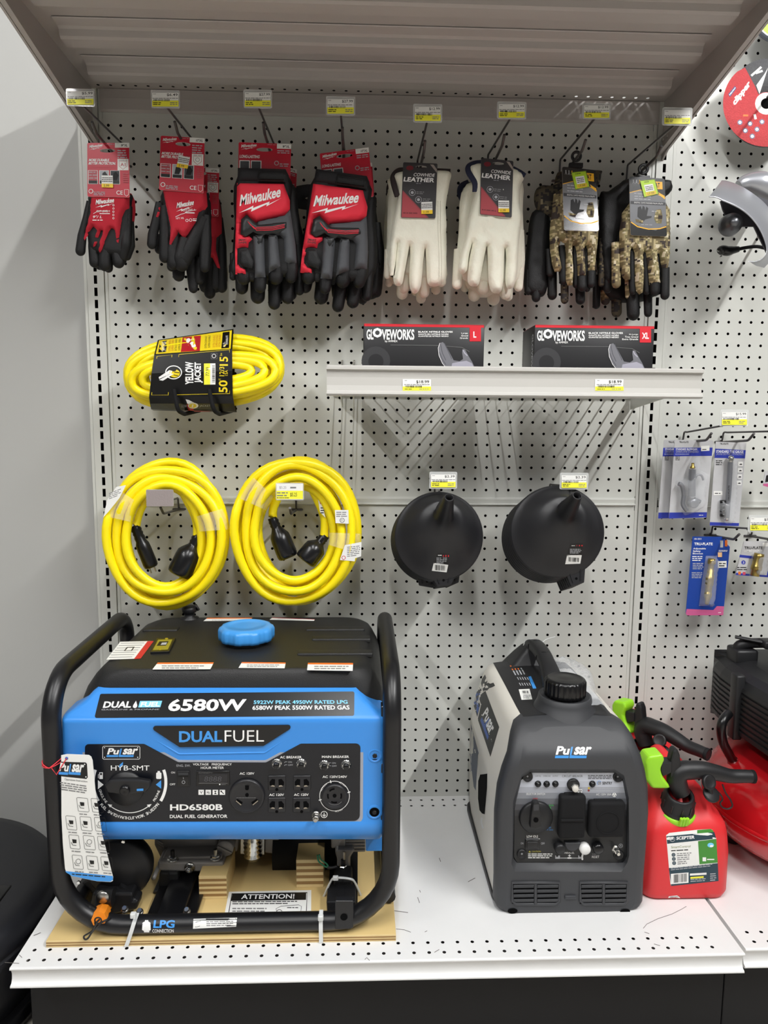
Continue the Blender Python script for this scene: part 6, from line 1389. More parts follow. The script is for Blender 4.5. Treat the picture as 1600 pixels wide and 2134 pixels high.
mb = MB(); a = PY(*k3([(572, 1500)])[0], y - .011); b = PY(*k3([(522, 1945)])[0], y - .011); L = (b - a).length
mb.lathe([(.0002, 0), (.0075, .001), (.0085, .006), (.0085, .012), (.0058, .014), (.0058, L * .24), (.0072, L * .25), (.0072, L * .36), (.0088, L * .37), (.0088, L * .58), (.0072, L * .6), (.0072, L * .74), (.0082, L * .75), (.0082, L * .82), (.0052, L * .9), (.004, L), (.0002, L)], a, b - a, BRASSM, 18); mb.build('brass_blowgun', S_)
mb = MB(); pillow(mb, k3([(512, 1478), (620, 1475), (618, 1560), (600, 1700), (575, 1965), (445, 1962), (478, 1700)]), y - .001, .021, BLIS, R=.007, step=.006, back=0, smooth=False); mb.build('blister', S_, fix=False)
peg_hook(.763, .652, 'peg hook with the cut-off price tag, above the dark blue card', (1560, 1073, 1618, 1109), -.15, '$5.49', .125, drop=.018)
Q_ = thing('coupler_pack', 'small blue and grey blister card with a brass coupler at the right edge', 'blister pack', PY(1580, 1130, -.07)); y = -.07
mb = MB(); card(mb, k3([(880, 1335), (1240, 1335), (1200, 1690), (800, 1660)]), y, CARDG); A = Art(mb, (0, y, 0), (0, 1, 0)); tx('TRU-FLATE', (885, 1385), (1060, 1412), INK, bold=.03); tx('COMBO COUPLER', (880, 1418), (1060, 1438), WHITE, bold=.02)
A.poly(k3([(840, 1465), (975, 1480), (970, 1505), (835, 1490)])[::-1], CARDB); A.poly(k3([(805, 1640), (1100, 1665), (1110, 1620), (1240, 1620), (1200, 1690), (800, 1662)]), CARDB); A.disc(*k3([(875, 1540)])[0], 4.4, CARDB); A.txt('3', k3([(868, 1530)])[0][0], k3([(868, 1530)])[0][1], k3([(882, 1552)])[0][0], k3([(882, 1552)])[0][1], WHITE); A.lines(*k3([(815, 1580)])[0], *k3([(925, 1620)])[0], 2, INK); A.rect(*k3([(825, 1628)])[0], *k3([(850, 1658)])[0], ORNI); A.rect(*k3([(868, 1632)])[0], *k3([(895, 1660)])[0], mat('ink_rose', (200, 70, 90), .5)); A.rect(*k3([(1060, 1350)])[0], *k3([(1115, 1385)])[0], PAPER); mb.build('printed_card', Q_, fix=False)
mb = MB(); a = PY(*k3([(1030, 1455)])[0], y - .013); b = PY(*k3([(985, 1670)])[0], y - .013); mb.lathe([(.0002, 0), (.010, .0), (.0105, .006), (.0105, .026), (.0116, .028), (.0116, .036), (.009, .038), (.009, (b - a).length)], a, b - a, BRASSM, 20); mb.build('brass_coupler', Q_)
mb = MB(); pillow(mb, k3([(960, 1445), (1080, 1445), (1060, 1660), (930, 1670), (945, 1540)]), y - .001, .026, BLIS, R=.008, step=.006, back=0, smooth=False); mb.build('blister', Q_, fix=False)
peg_hook(.857, .650, 'peg hook holding the brass coupler card at the right edge', (1655, 1073, 1713, 1109), -.15, '', .125, drop=.018)
E_ = MB(); card(E_, k3([(1085, 660), (1200, 640), (1190, 800), (1065, 800)]), -.06, CARDG); A = Art(E_, (0, -.06, 0), (0, 1, 0)); A.poly(k3([(1065, 780), (1200, 770), (1195, 830), (1068, 800)])[::-1], PINK); A.poly(k3([(1095, 700), (1130, 690), (1120, 760), (1085, 765)])[::-1], INK)
tag(E_.build('hanging_card', fix=False), 'edge of a grey card with a pink foot, right of the tire gauge', 'card')

# cutting discs
d9 = crop(1460, 40, 7.62)
o = PY(1596, 216, -.058); RD = .0862
T = thing('cutting_disc', 'red and charcoal cutting disc hanging at the upper right edge', 'cutting disc', o)
DR = mat('disc_red', (188, 62, 66), .7, bump=.8, scale=420, var=.22, vscale=260); DG = mat('disc_grey', (84, 84, 86), .75, bump=.8, scale=420, var=.3, vscale=260)
mb = MB(); mb.lathe([(.0105, .0), (RD, 0), (RD, .0032), (.0105, .0032), (.0105, 0)], o, (0, -1, 0), DG, 72); mb.build('disc_body', T)
mb = MB(); A = Art(mb, o - V((0, .0032, 0)), (0, 1, 0)); cu, cv = 1596, 216; rp = 90.5
arc = lambda a0, a1, r: [(cu + math.cos(math.radians(a0 + (a1 - a0) * k / 30)) * r, cv + math.sin(math.radians(a0 + (a1 - a0) * k / 30)) * r) for k in range(31)]
A.poly(([(1572, 178), (1580, 196)] + arc(60, 228, rp - .6) + [(1552, 141)]), DR); A.k += 1
A.poly(d9([(1067, 770), (930, 1190), (880, 1050), (1010, 870)]), PAPER); A.disc(cu, cv, 23, PAPER); A.ring(cu, cv, 23.5, 1, REDI); A.disc(cu, cv, 11.2, VOID)
def slt(s_, bl, br, tl, m_, bold=.03):
    k = A.lay(); vv, ff, xa, xb, ya, yb = glyphs(s_, bold, 0, False); bl, br, tl = d9([bl, br, tl])
    mb.add([A.pt(bl[0] + (br[0] - bl[0]) * (x - xa) / (xb - xa) + (tl[0] - bl[0]) * (y_ - ya) / (yb - ya), bl[1] + (br[1] - bl[1]) * (x - xa) / (xb - xa) + (tl[1] - bl[1]) * (y_ - ya) / (yb - ya), k) for x, y_ in vv], ff, m_)
slt('clipper', (550, 1400), (810, 1060), (490, 1300), WHITE, .05); A.poly(d9([(460, 1240), (565, 1100), (540, 1060), (435, 1190)]), mat('ink_navy', (40, 50, 110), .5)); slt('Norton', (462, 1215), (552, 1095), (448, 1195), WHITE)
for i in range(2): a = d9([(800 + 70 * i, 900 - 40 * i), (960 + 20 * i, 760 + 60 * i)]); A.line(a, 4.5, PAPER)
for a in ((620, 1640), (780, 1660), (970, 1630), (705, 1770), (890, 1750), (815, 1860)): A.disc(*d9([a])[0], 5.6, WHITE, n=8); A.ring(*d9([a])[0], 4.6, 1.6, mat('ink_navy', (40, 50, 110), .5), n=8)
A.line(d9([(670, 1530), (750, 1530)]), 4, ORNI); A.line(d9([(850, 1510), (870, 1590)]), 5, WHITE); mb.build('disc_print', T, fix=False)
mb = MB(); mb.tube([(o.x, .006, o.z + .008), (o.x, -.19, o.z + .016), (o.x - .002, -.205, o.z + .026)], .0028, WIRE, 10); mb.tube([(o.x - .0127, .004, o.z + .008), (o.x + .0127, .004, o.z + .008)], .0028, WIRE, 8); tag(mb.build('peg_hook'), 'bare wire hook through the red cutting disc', 'peg hook')
o2 = PY(1628, 18, -.06); T = thing('disc_pack', 'grey disc with a lime band, cut off at the top right corner', 'cutting disc', o2)
mb = MB(); mb.lathe([(.008, .0), (.068, 0), (.068, .010), (.008, .010), (.008, 0)], o2, (0, -1, 0), mat('disc_slate', (96, 102, 114), .6, var=.2, vscale=120), 56); mb.build('disc_body', T); mb = MB(); mb.lathe([(.062, .0102), (.030, .0104)], o2, (0, -1, 0), mat('disc_lime', (170, 200, 60), .5), 56); mb.lathe([(.065, .0102), (.062, .0103)], o2, (0, -1, 0), PAPER, 56); mb.build('disc_label', T, fix=False)

# angle grinder
k4 = crop(1460, 350, 10.164)
T = thing('angle_grinder', 'silver angle grinder guard and gear head at the right edge, plug hanging below', 'angle grinder', PY(1590, 440, -.12))
SIL = mat('cast_silver', (176, 178, 184), .3, metal=.55, bump=.03, scale=500)
fr_ = [(165, 620), (330, 640), (450, 700), (620, 770), (800, 860), (960, 970), (1100, 1110), (1230, 1290), (1320, 1480), (1380, 1680), (1370, 1830), (1290, 1930), (1150, 1990), (1000, 1985)]
ba_ = [(440, 262), (520, 265), (650, 300), (780, 350), (900, 410), (1050, 500), (1200, 610), (1350, 740), (1480, 900), (1560, 1100), (1600, 1350), (1580, 1650), (1480, 1900), (1330, 2080)]
mb = MB(); f_ = spline([PY(*p, -.165) for p in k4(fr_)], 4); b_ = spline([PY(*p, -.118) for p in k4(ba_)], 4)
mb.loft([[a for a in b_], [a.lerp(b, .06) + V((0, -.002, 0)) for a, b in zip(b_, f_)], [a.lerp(b, .94) + V((0, -.0015, 0)) for a, b in zip(b_, f_)], f_, [p + V((.0015, .002, .002)) for p in f_], [a.lerp(b, .5) + V((.003, .004, -.003)) for a, b in zip(b_, f_)], [p + V((.002, .001, -.003)) for p in b_]], SIL, cap=False, closed=False); mb.build('guard', T, fix=False)
mb = MB(); c = PY(*k4([(1330, 1100)])[0], -.116); plate(mb, k4([(420, 700), (470, 880), (640, 1240), (1130, 1240), (1450, 1900), (1800, 1500), (1500, 700), (900, 500)]), -.114, .004, mat('guard_inside', (70, 70, 76), .5, metal=.3)); mb.build('guard_plate', T)
mb = MB(); p = PY(*k4([(690, 1160)])[0], -.145); mb.lathe([(.0002, .012), (.0075, .012), (.0085, .008), (.0085, .004), (.014, .003), (.015, -.004), (.02, -.008), (.022, -.03)], p, (-.25, -1, -.1), mat('spindle_steel', (110, 112, 116), .35, metal=.8), 22); mb.build('spindle', T)
mb = MB(); a = PY(1600, 400, -.09); mb.tube(spline([PY(*p, -.085) for p in k4([(800, 400), (1000, 330), (1300, 380), (1700, 600)])], 5), [.012 + .0016 * min(i, 9) for i in range(16)], SIL, 20); mb.build('gear_head', T)
mb = MB(); mb.tube(spline([PY(*p, -.06) for p in k4([(390, 1790), (460, 1740), (560, 1760), (680, 1740), (800, 1720)])], 4), [.0065, .0085, .0095, .010, .010, .010, .0102, .0102, .0102, .0100, .0095, .009, .008, .0075, .007, .0065, .006], BLKG, 14); mb.tube(spline([PY(*p, -.06) for p in k4([(780, 1725), (950, 1690), (1190, 1665), (1500, 1700), (1900, 1500)])], 5), .0036, BLKM, 10)
mb.build('power_cord', T)
mb = MB()
for a, b in (((385, 1755), (345, 1750)), ((440, 1865), (405, 1885))): mb.tube([PY(*k4([a])[0], -.062), PY(*k4([b])[0], -.064)], .0016, CHROME, 6); mb.build('plug_prong', T); mb = MB()
mb = MB(); mb.tube([(.84, .006, 1.315), (.84, -.15, 1.32)], .0028, WIRE, 10); tag(mb.build('peg_hook'), 'wire hook behind the silver angle grinder', 'peg hook')
# ------------------------------------------------------------------ gloves on the upper row of hooks
RKN = mat('knit_red', (186, 26, 46), .8, bump=.5, scale=900, var=.08, vscale=60); NIT = mat('nitrile_black', (15, 15, 16), .55, bump=.25, scale=500, spec=.35)
RFB = mat('fabric_red', (222, 36, 58), .7, bump=.25, scale=1400); GFB = mat('fabric_grey', (74, 76, 80), .75, bump=.3, scale=1400); LBK = mat('leather_black', (13, 13, 14), .5, bump=.3, scale=700, spec=.35); GRD = mat('guard_rubber', (22, 24, 25), .42)
LTH = mat('leather_cream', (232, 231, 214), .62, bump=.5, scale=160, var=.05, vscale=40); LTS = mat('leather_seam', (176, 170, 148), .7); BND = mat('binding_brown', (44, 34, 34), .7); BNN = mat('binding_navy', (26, 32, 60), .7)
CRD = mat('card_red', (190, 22, 48), .4); CHD = mat('card_charcoal', (50, 48, 50), .4); CTR = mat('card_brick', (172, 62, 70), .42); CGR = mat('card_mid_grey', (120, 122, 126), .22, coat=1.0); CYE = mat('card_amber', (240, 178, 30), .4); LGN = mat('sticker_lime', (176, 214, 36), .45)
def camo(name, dark):
    m = bpy.data.materials.new(name); m.use_nodes = True; nt = m.node_tree; b = nt.nodes['Principled BSDF']; b.inputs['Roughness'].default_value = .75
    tc = nt.nodes.new('ShaderNodeTexCoord'); prev = None
    sc = nt.nodes.new('ShaderNodeVectorMath'); sc.operation = 'SNAP'; sc.inputs[1].default_value = (.0042, .02, .0034); nt.links.new(tc.outputs['Object'], sc.inputs[0])
    nz = nt.nodes.new('ShaderNodeTexNoise'); nz.inputs['Scale'].default_value = 52; nz.inputs['Detail'].default_value = 2.5; nz.inputs['Roughness'].default_value = .65; nt.links.new(sc.outputs[0], nz.inputs['Vector'])
    r = nt.nodes.new('ShaderNodeValToRGB'); r.color_ramp.interpolation = 'CONSTANT'; e = r.color_ramp.elements
    cs = [(0, (52, 42, 38)), (.40, (112, 100, 70)), (.485, (172, 158, 118)), (.545, (126, 118, 80)), (.60, (206, 196, 168)), (.66, (60, 50, 46))]
    if dark: cs = [(0, (30, 26, 26)), (.45, (70, 62, 46)), (.55, (26, 24, 24)), (.62, (120, 110, 84)), (.68, (36, 32, 30))]
    e[0].position = 0; e[0].color = [lin(x) for x in cs[0][1]] + [1]; e[1].position = cs[1][0]; e[1].color = [lin(x) for x in cs[1][1]] + [1]
    for p, c in cs[2:]: q = e.new(p); q.color = [lin(x) for x in c] + [1]
    nt.links.new(nz.outputs['Fac'], r.inputs[0]); nt.links.new(r.outputs[0], b.inputs['Base Color']); return m
CAMO = camo('pixel_camouflage', False); CAMD = camo('pixel_camouflage_dark', True)
gA, gB, gC, gD = crop(120, 240, 4.2105), crop(460, 240, 4.4444), crop(780, 300, 5.0), crop(1080, 300, 4.5714)

class Quad:
    """printing on a card, laid out in fractions of the card's width and height"""
    def __init__(s, A, q): s.A = A; s.q = q
    def p(s, x, y):
        (a, b, c, d) = s.q; t = (a[0] + (b[0] - a[0]) * x, a[1] + (b[1] - a[1]) * x); o = (d[0] + (c[0] - d[0]) * x, d[1] + (c[1] - d[1]) * x)
        return (t[0] + (o[0] - t[0]) * y, t[1] + (o[1] - t[1]) * y)
    def poly(s, pts, m): s.A.poly([s.p(*q) for q in pts], m)
    def rect(s, x0, y0, x1, y1, m): s.poly([(x0, y1), (x1, y1), (x1, y0), (x0, y0)], m)
    def txt(s, t, x0, y0, x1, y1, m, bold=.0, rise=0, lean=0): s.A.txt3(t, s.p(x0, y1), s.p(x1, y1 - rise), s.p(x0 + lean, y0), m, bold)
    def line(s, pts, w_, m, closed=False): s.A.line([s.p(*q) for q in pts], w_, m, closed)
    def ring(s, x, y, r, w_, m): u, v = s.p(x, y); s.A.ring(u, v, r, w_, m, n=16)
    def lines(s, x0, y0, x1, y1, n, m):
        h = (y1 - y0) / n
        for i in range(n):
            x = x0; y = y0 + h * (i + .3)
            while x < x1 - .02:
                w_ = min(x1 - x, random.uniform(.04, .14)); s.rect(x, y, x + w_, y + h * .45, m); x += w_ + .02
    def sticker(s, x0, y0, x1, y1, price, turn=0):
        s.rect(x0, y0, x1, y1, PAPER); ym = y0 + (y1 - y0) * .68; s.rect(x0, ym, x1, y1, mat('sticker_yellow', (246, 206, 30), .45)); s.lines(x0 + .03, y0 + (y1 - y0) * .12, x1 - .03, ym - (y1 - y0) * .12, 3, INK); s.txt(price, x0 + (x1 - x0) * .18, ym + (y1 - ym) * .22, x0 + (x1 - x0) * .66, y1 - (y1 - ym) * .2, INK)
def script(Q, x0, y0, x1, y1, rise, m, k=1.0):
    """the glove maker's slanting script with its lightning stroke"""
    Q.txt('Milwaukee', x0, y0, x1, y1, m, .028, rise, (x1 - x0) * .03)
    w_ = x1 - x0; h = (y1 - y0) * k
    L = [(-.02, .58), (.34, .22), (.33, .42), (.74, .18), (.72, .38), (1.03, .10), (.66, .54), (.67, .36), (.28, .70), (.30, .44)]
    Q.poly([(x0 + x * w_, y1 + h * f - rise * x) for x, f in L][::-1], m)
def hcard(parent, q, y, m_, hole, prt, name='header_card', rad=3, nrm=(0, 1, 0)):
    """a printed header card with its real hang hole"""
    mb = MB(); o = [(p.x, p.y) for p in fillet([V((a, b, 0)) for a, b in q], rad, 3, True)]; no, nh = len(o), len(hole)
    r = geometry.delaunay_2d_cdt([V(p) for p in o + hole], [(no + i, no + (i + 1) % nh) for i in range(nh)], [list(range(no))], 1, 1e-6)
    fs = [f for f in r[2] if not (nh and inside(sum(r[0][i].x for i in f) / 3, sum(r[0][i].y for i in f) / 3, hole))]
    O = PY(*q[0], y); N = V(nrm).normalized(); P = [onp(p.x, p.y, O, N) for p in r[0]]; mb.add(P, fs, m_); mb.add([p + V((0, .0009, 0)) for p in P], [f[::-1] for f in fs], PAPER)
    for L in (o, hole):
        n = len(L); T = [onp(a, b, O, N) for a, b in L]
        if n: mb.add(T + [p + V((0, .0009, 0)) for p in T], [[i, (i + 1) % n, n + (i + 1) % n, n + i] for i in range(n)], PAPER)
    prt(Quad(Art(mb, O, N), q)); return mb.build(name, parent, fix=False)
def slot(u, v, w_, h, dv=0): return [(u + w_ * math.cos(2 * math.pi * k / 14), v + h * math.sin(2 * math.pi * k / 14) + dv * math.cos(2 * math.pi * k / 14)) for k in range(14)]
def L_(mb, cr, s, pts, y, m, flat=.75): limb(mb, [(*cr([p[:2]])[0], *p[2:]) for p in pts], y, m, flat=flat, s=s)
def P_(mb, cr, pts, y, T, m, **k): pillow(mb, cr(pts), y, T, m, **k)

# hooks: x at the wall, tag outline, depth of the tag
tags = [((137, 184, 198, 222), '$5.99', 'first peg hook from the bare wall, tagged $5.99'), ((314, 187, 375, 226), '$6.49', 'peg hook tagged $6.49, second from the bare wall'), ((507, 186, 567, 226), '$27.99', 'peg hook tagged $27.99 over the red and black glove with the level cuff'), ((679, 200, 740, 241), '$27.99', 'peg hook tagged $27.99 over the red and black glove with the tilted cuff'),
        ((861, 216, 921, 256), '$12.99', 'peg hook tagged $12.99 over the left cream leather gloves'), ((1036, 211, 1096, 249), '$12.99', 'peg hook tagged $12.99 over the right cream leather gloves'), ((1214, 214, 1272, 249), '$12.99', 'peg hook tagged $12.99 over the left camouflage gloves'), ((1381, 223, 1441, 262), '', 'peg hook at the far right of the glove row, its tag washed out by glare')]
hx = [-.540, -.389, -.226, -.079, .076, .226, .381, .527]; zz = [1.452, 1.456, 1.458, 1.452, 1.432, 1.446, 1.440, 1.432]
hooks = [peg_hook(x, z, lab, t, -.252, p, .185, drop=.036, group='price-tagged hooks over the gloves', lowrise=.006) for (t, p, lab), x, z in zip(tags, hx, zz)]

# 1 and 2: red knit gloves with black dipped palms
def red_card(Q, size, a1):
    script(Q, .05, .045, .36, .10, .035, WHITE); Q.rect(.66, .0, 1, .09, PAPER); Q.txt(size, .80, .025, .96, .07, INK, .02, 0, .01); Q.lines(.44, .02, .64, .035, 1, LGREY); Q.lines(.72, .12, .95, .29, 4, LGREY)
    Q.txt('MORE DURABLE.', .03, .295, .52, .345, WHITE, .035, 0, .02); Q.txt('BETTER PROTECTION.', .025, .355, .67, .405, WHITE, .035, 0, .02); Q.lines(.03, .43, .6, .47, 1, CRD)
    Q.rect(.72, .295, .98, .505, PAPER); Q.line([(.76, .34), (.94, .34), (.94, .43), (.85, .49), (.76, .43)], .9, CTR, True); Q.lines(.75, .31, .95, .33, 1, GINK)
    if a1: Q.txt('A1', .79, .37, .91, .43, CTR, .02)
    else: Q.ring(.85, .40, 4, .8, GINK)
    for i, x in enumerate((.02, .285, .545)):
        Q.rect(x, .51, x + .23, .765, PAPER); Q.rect(x + .012, .517, x + .218, .70, CTR if i == 0 else (LGREY if i == 1 else GFB)); Q.rect(x + .012, .70, x + .218, .758, INK)
        if i == 0:
            for j in range(3): Q.lines(x + .02, .53 + .055 * j, x + .21, .56 + .055 * j, 1, LGREY)
        else: Q.poly([(x + .05, .69), (x + .16, .69), (x + .2, .6), (x + .14, .53), (x + .08, .56)], INK if i == 1 else NIT)
    Q.ring(.085, .90, 4.2, 1.4, PAPER); Q.lines(.15, .90, .42, .98, 3, LGREY); Q.txt('CE', .69, .88, .84, .955, PAPER, .01); Q.line([(.88, .86), (.98, .86), (.98, .95), (.93, .98), (.88, .95)], .9, PAPER, True); Q.lines(.85, .55, .97, .74, 5, CTR)
def knit_pair(label, card_q, hole, y, size, a1, build, build2, logoq, group, stick):
    T = thing('work_gloves', label, 'work gloves', PY(*hole[0], y - .012), group)
    mb = MB(); build2(mb, y + .026); mb.build('glove', T)
    mb = MB(); build(mb, y); mb.build('glove', T)
    if logoq:
        mb = MB(); A = Art(mb, (0, y - .0190, 0), (0, 1, 0)); logoq(A); mb.build('back_print', T, fix=False)
    c = hcard(T, card_q, y - .0205, CRD, hole, lambda Q: red_card(Q, size, a1))
    if stick:
        mb = MB(); Q = Quad(Art(mb, (0, y - .0222, 0), (0, 1, 0)), stick); Q.sticker(0, 0, 1, 1, '5.99'); mb.build('price_sticker', c, fix=False)
    return T
KS = 4235.
def k1(mb, y):
    P_(mb, gA, [(300, 690), (632, 690), (650, 800), (652, 1080), (600, 1240), (480, 1240), (300, 1200), (262, 1060), (250, 900), (270, 780)], y + .002, .011, NIT)
    for f in ([(285, 760, 30), (255, 900, 32), (215, 1060, 38), (200, 1190, 42)], [(305, 1020, 30), (310, 1150, 40), (325, 1290, 46)], [(395, 1060, 30), (415, 1180, 52), (412, 1310, 55)], [(485, 1040, 26), (510, 1200, 40), (535, 1290, 50)], [(620, 800, 36), (605, 1000, 44), (600, 1130, 46, -.004), (570, 1240, 42)]): L_(mb, gA, KS, f, y, NIT)
    P_(mb, gA, [(298, 690), (632, 690), (630, 815), (600, 845), (578, 900), (560, 1000), (546, 1110), (535, 1178), (520, 1120), (502, 1015), (480, 1002), (458, 1030), (430, 1100), (398, 1185), (375, 1217), (361, 1190), (372, 1100), (402, 1022), (388, 1018), (352, 1130), (326, 1183), (314, 1165), (330, 1080), (345, 1012), (320, 988), (282, 1030), (238, 1098), (230, 1080), (252, 1000), (285, 870)], y - .006, .0125, RKN, R=.008, step=.005, smooth=False)
def k1b(mb, y):
    for f in ([(340, 1000, 40), (350, 1200, 50), (370, 1310, 46)], [(440, 1000, 50), (445, 1340, 40)], [(560, 900, 50), (575, 1200, 50), (560, 1270, 44)], [(640, 780, 24), (645, 1150, 34), (610, 1240, 34)]): L_(mb, gA, KS, f, y, NIT)
    P_(mb, gA, [(310, 690), (650, 690), (655, 1000), (480, 1050), (300, 1000)], y, .010, RKN)
def k1l(A):
    Q = Quad(A, gA([(300, 720), (640, 720), (640, 940), (300, 940)])); script(Q, .10, .10, .57, .30, .09, WHITE); Q.txt('CUT LEVEL 1', .12, .52, .46, .60, WHITE, .01); Q.line([(.04, .66), (.16, .55), (.47, .55)], .9, WHITE); Q.rect(.2, .64, .47, .67, WHITE); Q.txt('9"/ L', .02, .73, .26, .84, WHITE, .01, 0, .02); Q.lines(.02, .88, .30, .95, 1, WHITE)
    for i in range(5): Q.ring(.56, .32 + .13 * i, 1.7, .8, WHITE)
knit_pair('red knit gloves with black dipped fingers on the $5.99 hook, nearest the bare wall', gA([(260, 243), (628, 243), (632, 722), (262, 715)]), slot(*gA([(438, 312)])[0], 16, 4), -.112, '9"/L', True, k1, k1b, k1l, 'red knit dipped gloves', gA([(385, 528), (484, 530), (488, 637), (387, 634)]))
def k2(mb, y):
    for f in ([(895, 770, 34), (865, 930, 40), (835, 1050, 42), (828, 1130, 42)], [(945, 800, 48), (945, 1050, 50), (940, 1245, 48)], [(1040, 1040, 40), (1005, 1180, 52), (1015, 1300, 54)], [(1120, 1080, 50), (1080, 1260, 70), (1090, 1300, 66)], [(1290, 900, 48), (1235, 1010, 62), (1150, 1190, 68), (1115, 1262, 64)], [(1305, 880, 36), (1300, 1100, 50), (1290, 1330, 46)]): L_(mb, gA, KS, f, y, NIT)
    P_(mb, gA, [(925, 660), (1300, 672), (1320, 780), (1312, 900), (1200, 1000), (1060, 1080), (980, 1100), (950, 950)], y + .002, .011, NIT)
    P_(mb, gA, [(922, 650), (1305, 665), (1316, 800), (1292, 835), (1245, 860), (1222, 930), (1196, 975), (1146, 1042), (1085, 1118), (1072, 1112), (1092, 1062), (1062, 1030), (1032, 1082), (988, 1168), (978, 1165), (987, 1062), (988, 980), (968, 880), (946, 780)], y - .006, .0125, RKN, R=.008, step=.005, smooth=False)
def k2b(mb, y):
    for f in ([(900, 1050, 40), (890, 1180, 36)], [(1060, 1200, 60), (1062, 1405, 52)], [(1170, 1200, 60), (1190, 1520, 40)], [(1240, 1250, 50), (1240, 1440, 46)], [(1000, 1200, 50), (1000, 1330, 40)]): L_(mb, gA, KS, f, y, NIT)
    P_(mb, gA, [(930, 680), (1310, 690), (1320, 1100), (1150, 1300), (930, 1100)], y, .010, NIT)
    P_(mb, gA, [(850, 940), (905, 760), (895, 880), (860, 950)], y - .03, .008, RKN, R=.004, step=.004)
def k2l(A):
    Q = Quad(A, gA([(1010, 720), (1330, 730), (1320, 940), (1000, 930)])); script(Q, .12, .22, .58, .46, .16, WHITE); Q.txt('CUT LEVEL 4', .3, .50, .62, .58, WHITE, .01, .05); Q.line([(.1, .82), (.25, .70), (.34, .66), (.4, .58), (.66, .5)], 1, WHITE); Q.rect(.36, .61, .62, .65, WHITE); Q.txt('10"/ XL', .12, .84, .34, .92, WHITE, .01, .03); Q.ring(.42, .95, 2.6, .9, WHITE); Q.ring(.52, .93, 2.8, .9, WHITE); Q.lines(.58, .84, .68, .98, 2, WHITE)
knit_pair('front red knit dipped gloves on the $6.49 hook, thumb folded across', gA([(905, 180), (1290, 203), (1280, 685), (890, 655)]), slot(*gA([(1100, 255)])[0], 16, 4, 1), -.120, '10"/XL', False, k2, k2b, k2l, 'red knit dipped gloves', gA([(1065, 352), (1162, 372), (1140, 470), (1042, 455)]))
def k3g(mb, y):
    P_(mb, gA, [(1250, 700), (1410, 720), (1445, 900), (1470, 1150), (1490, 1450), (1440, 1540), (1330, 1560), (1240, 1500), (1230, 1100)], y + .003, .010, NIT)
    for f in ([(1420, 900, 30), (1435, 1150, 46), (1440, 1510, 48)], [(1330, 1250, 50), (1335, 1560, 50)]): L_(mb, gA, KS, f, y, NIT)
    P_(mb, gA, [(1250, 690), (1412, 700), (1440, 900), (1440, 1040), (1395, 1080), (1392, 1180), (1420, 1300), (1445, 1410), (1400, 1340), (1360, 1255), (1320, 1250), (1280, 1380), (1250, 1250)], y - .006, .0115, RKN, R=.008, step=.006, smooth=False)
def k3b(mb, y):
    for f in ([(1300, 1200, 60), (1320, 1500, 40)], [(1430, 1200, 40), (1450, 1440, 40)]): L_(mb, gA, KS, f, y, NIT)
knit_pair('rear red knit dipped gloves on the $6.49 hook, peeking out at the right', gA([(1060, 450), (1418, 470), (1412, 890), (1050, 870)]), slot(*gA([(1245, 510)])[0], 15, 4, 1), -.058, '10"/XL', False, k3g, k3b, None, 'red knit dipped gloves', None)

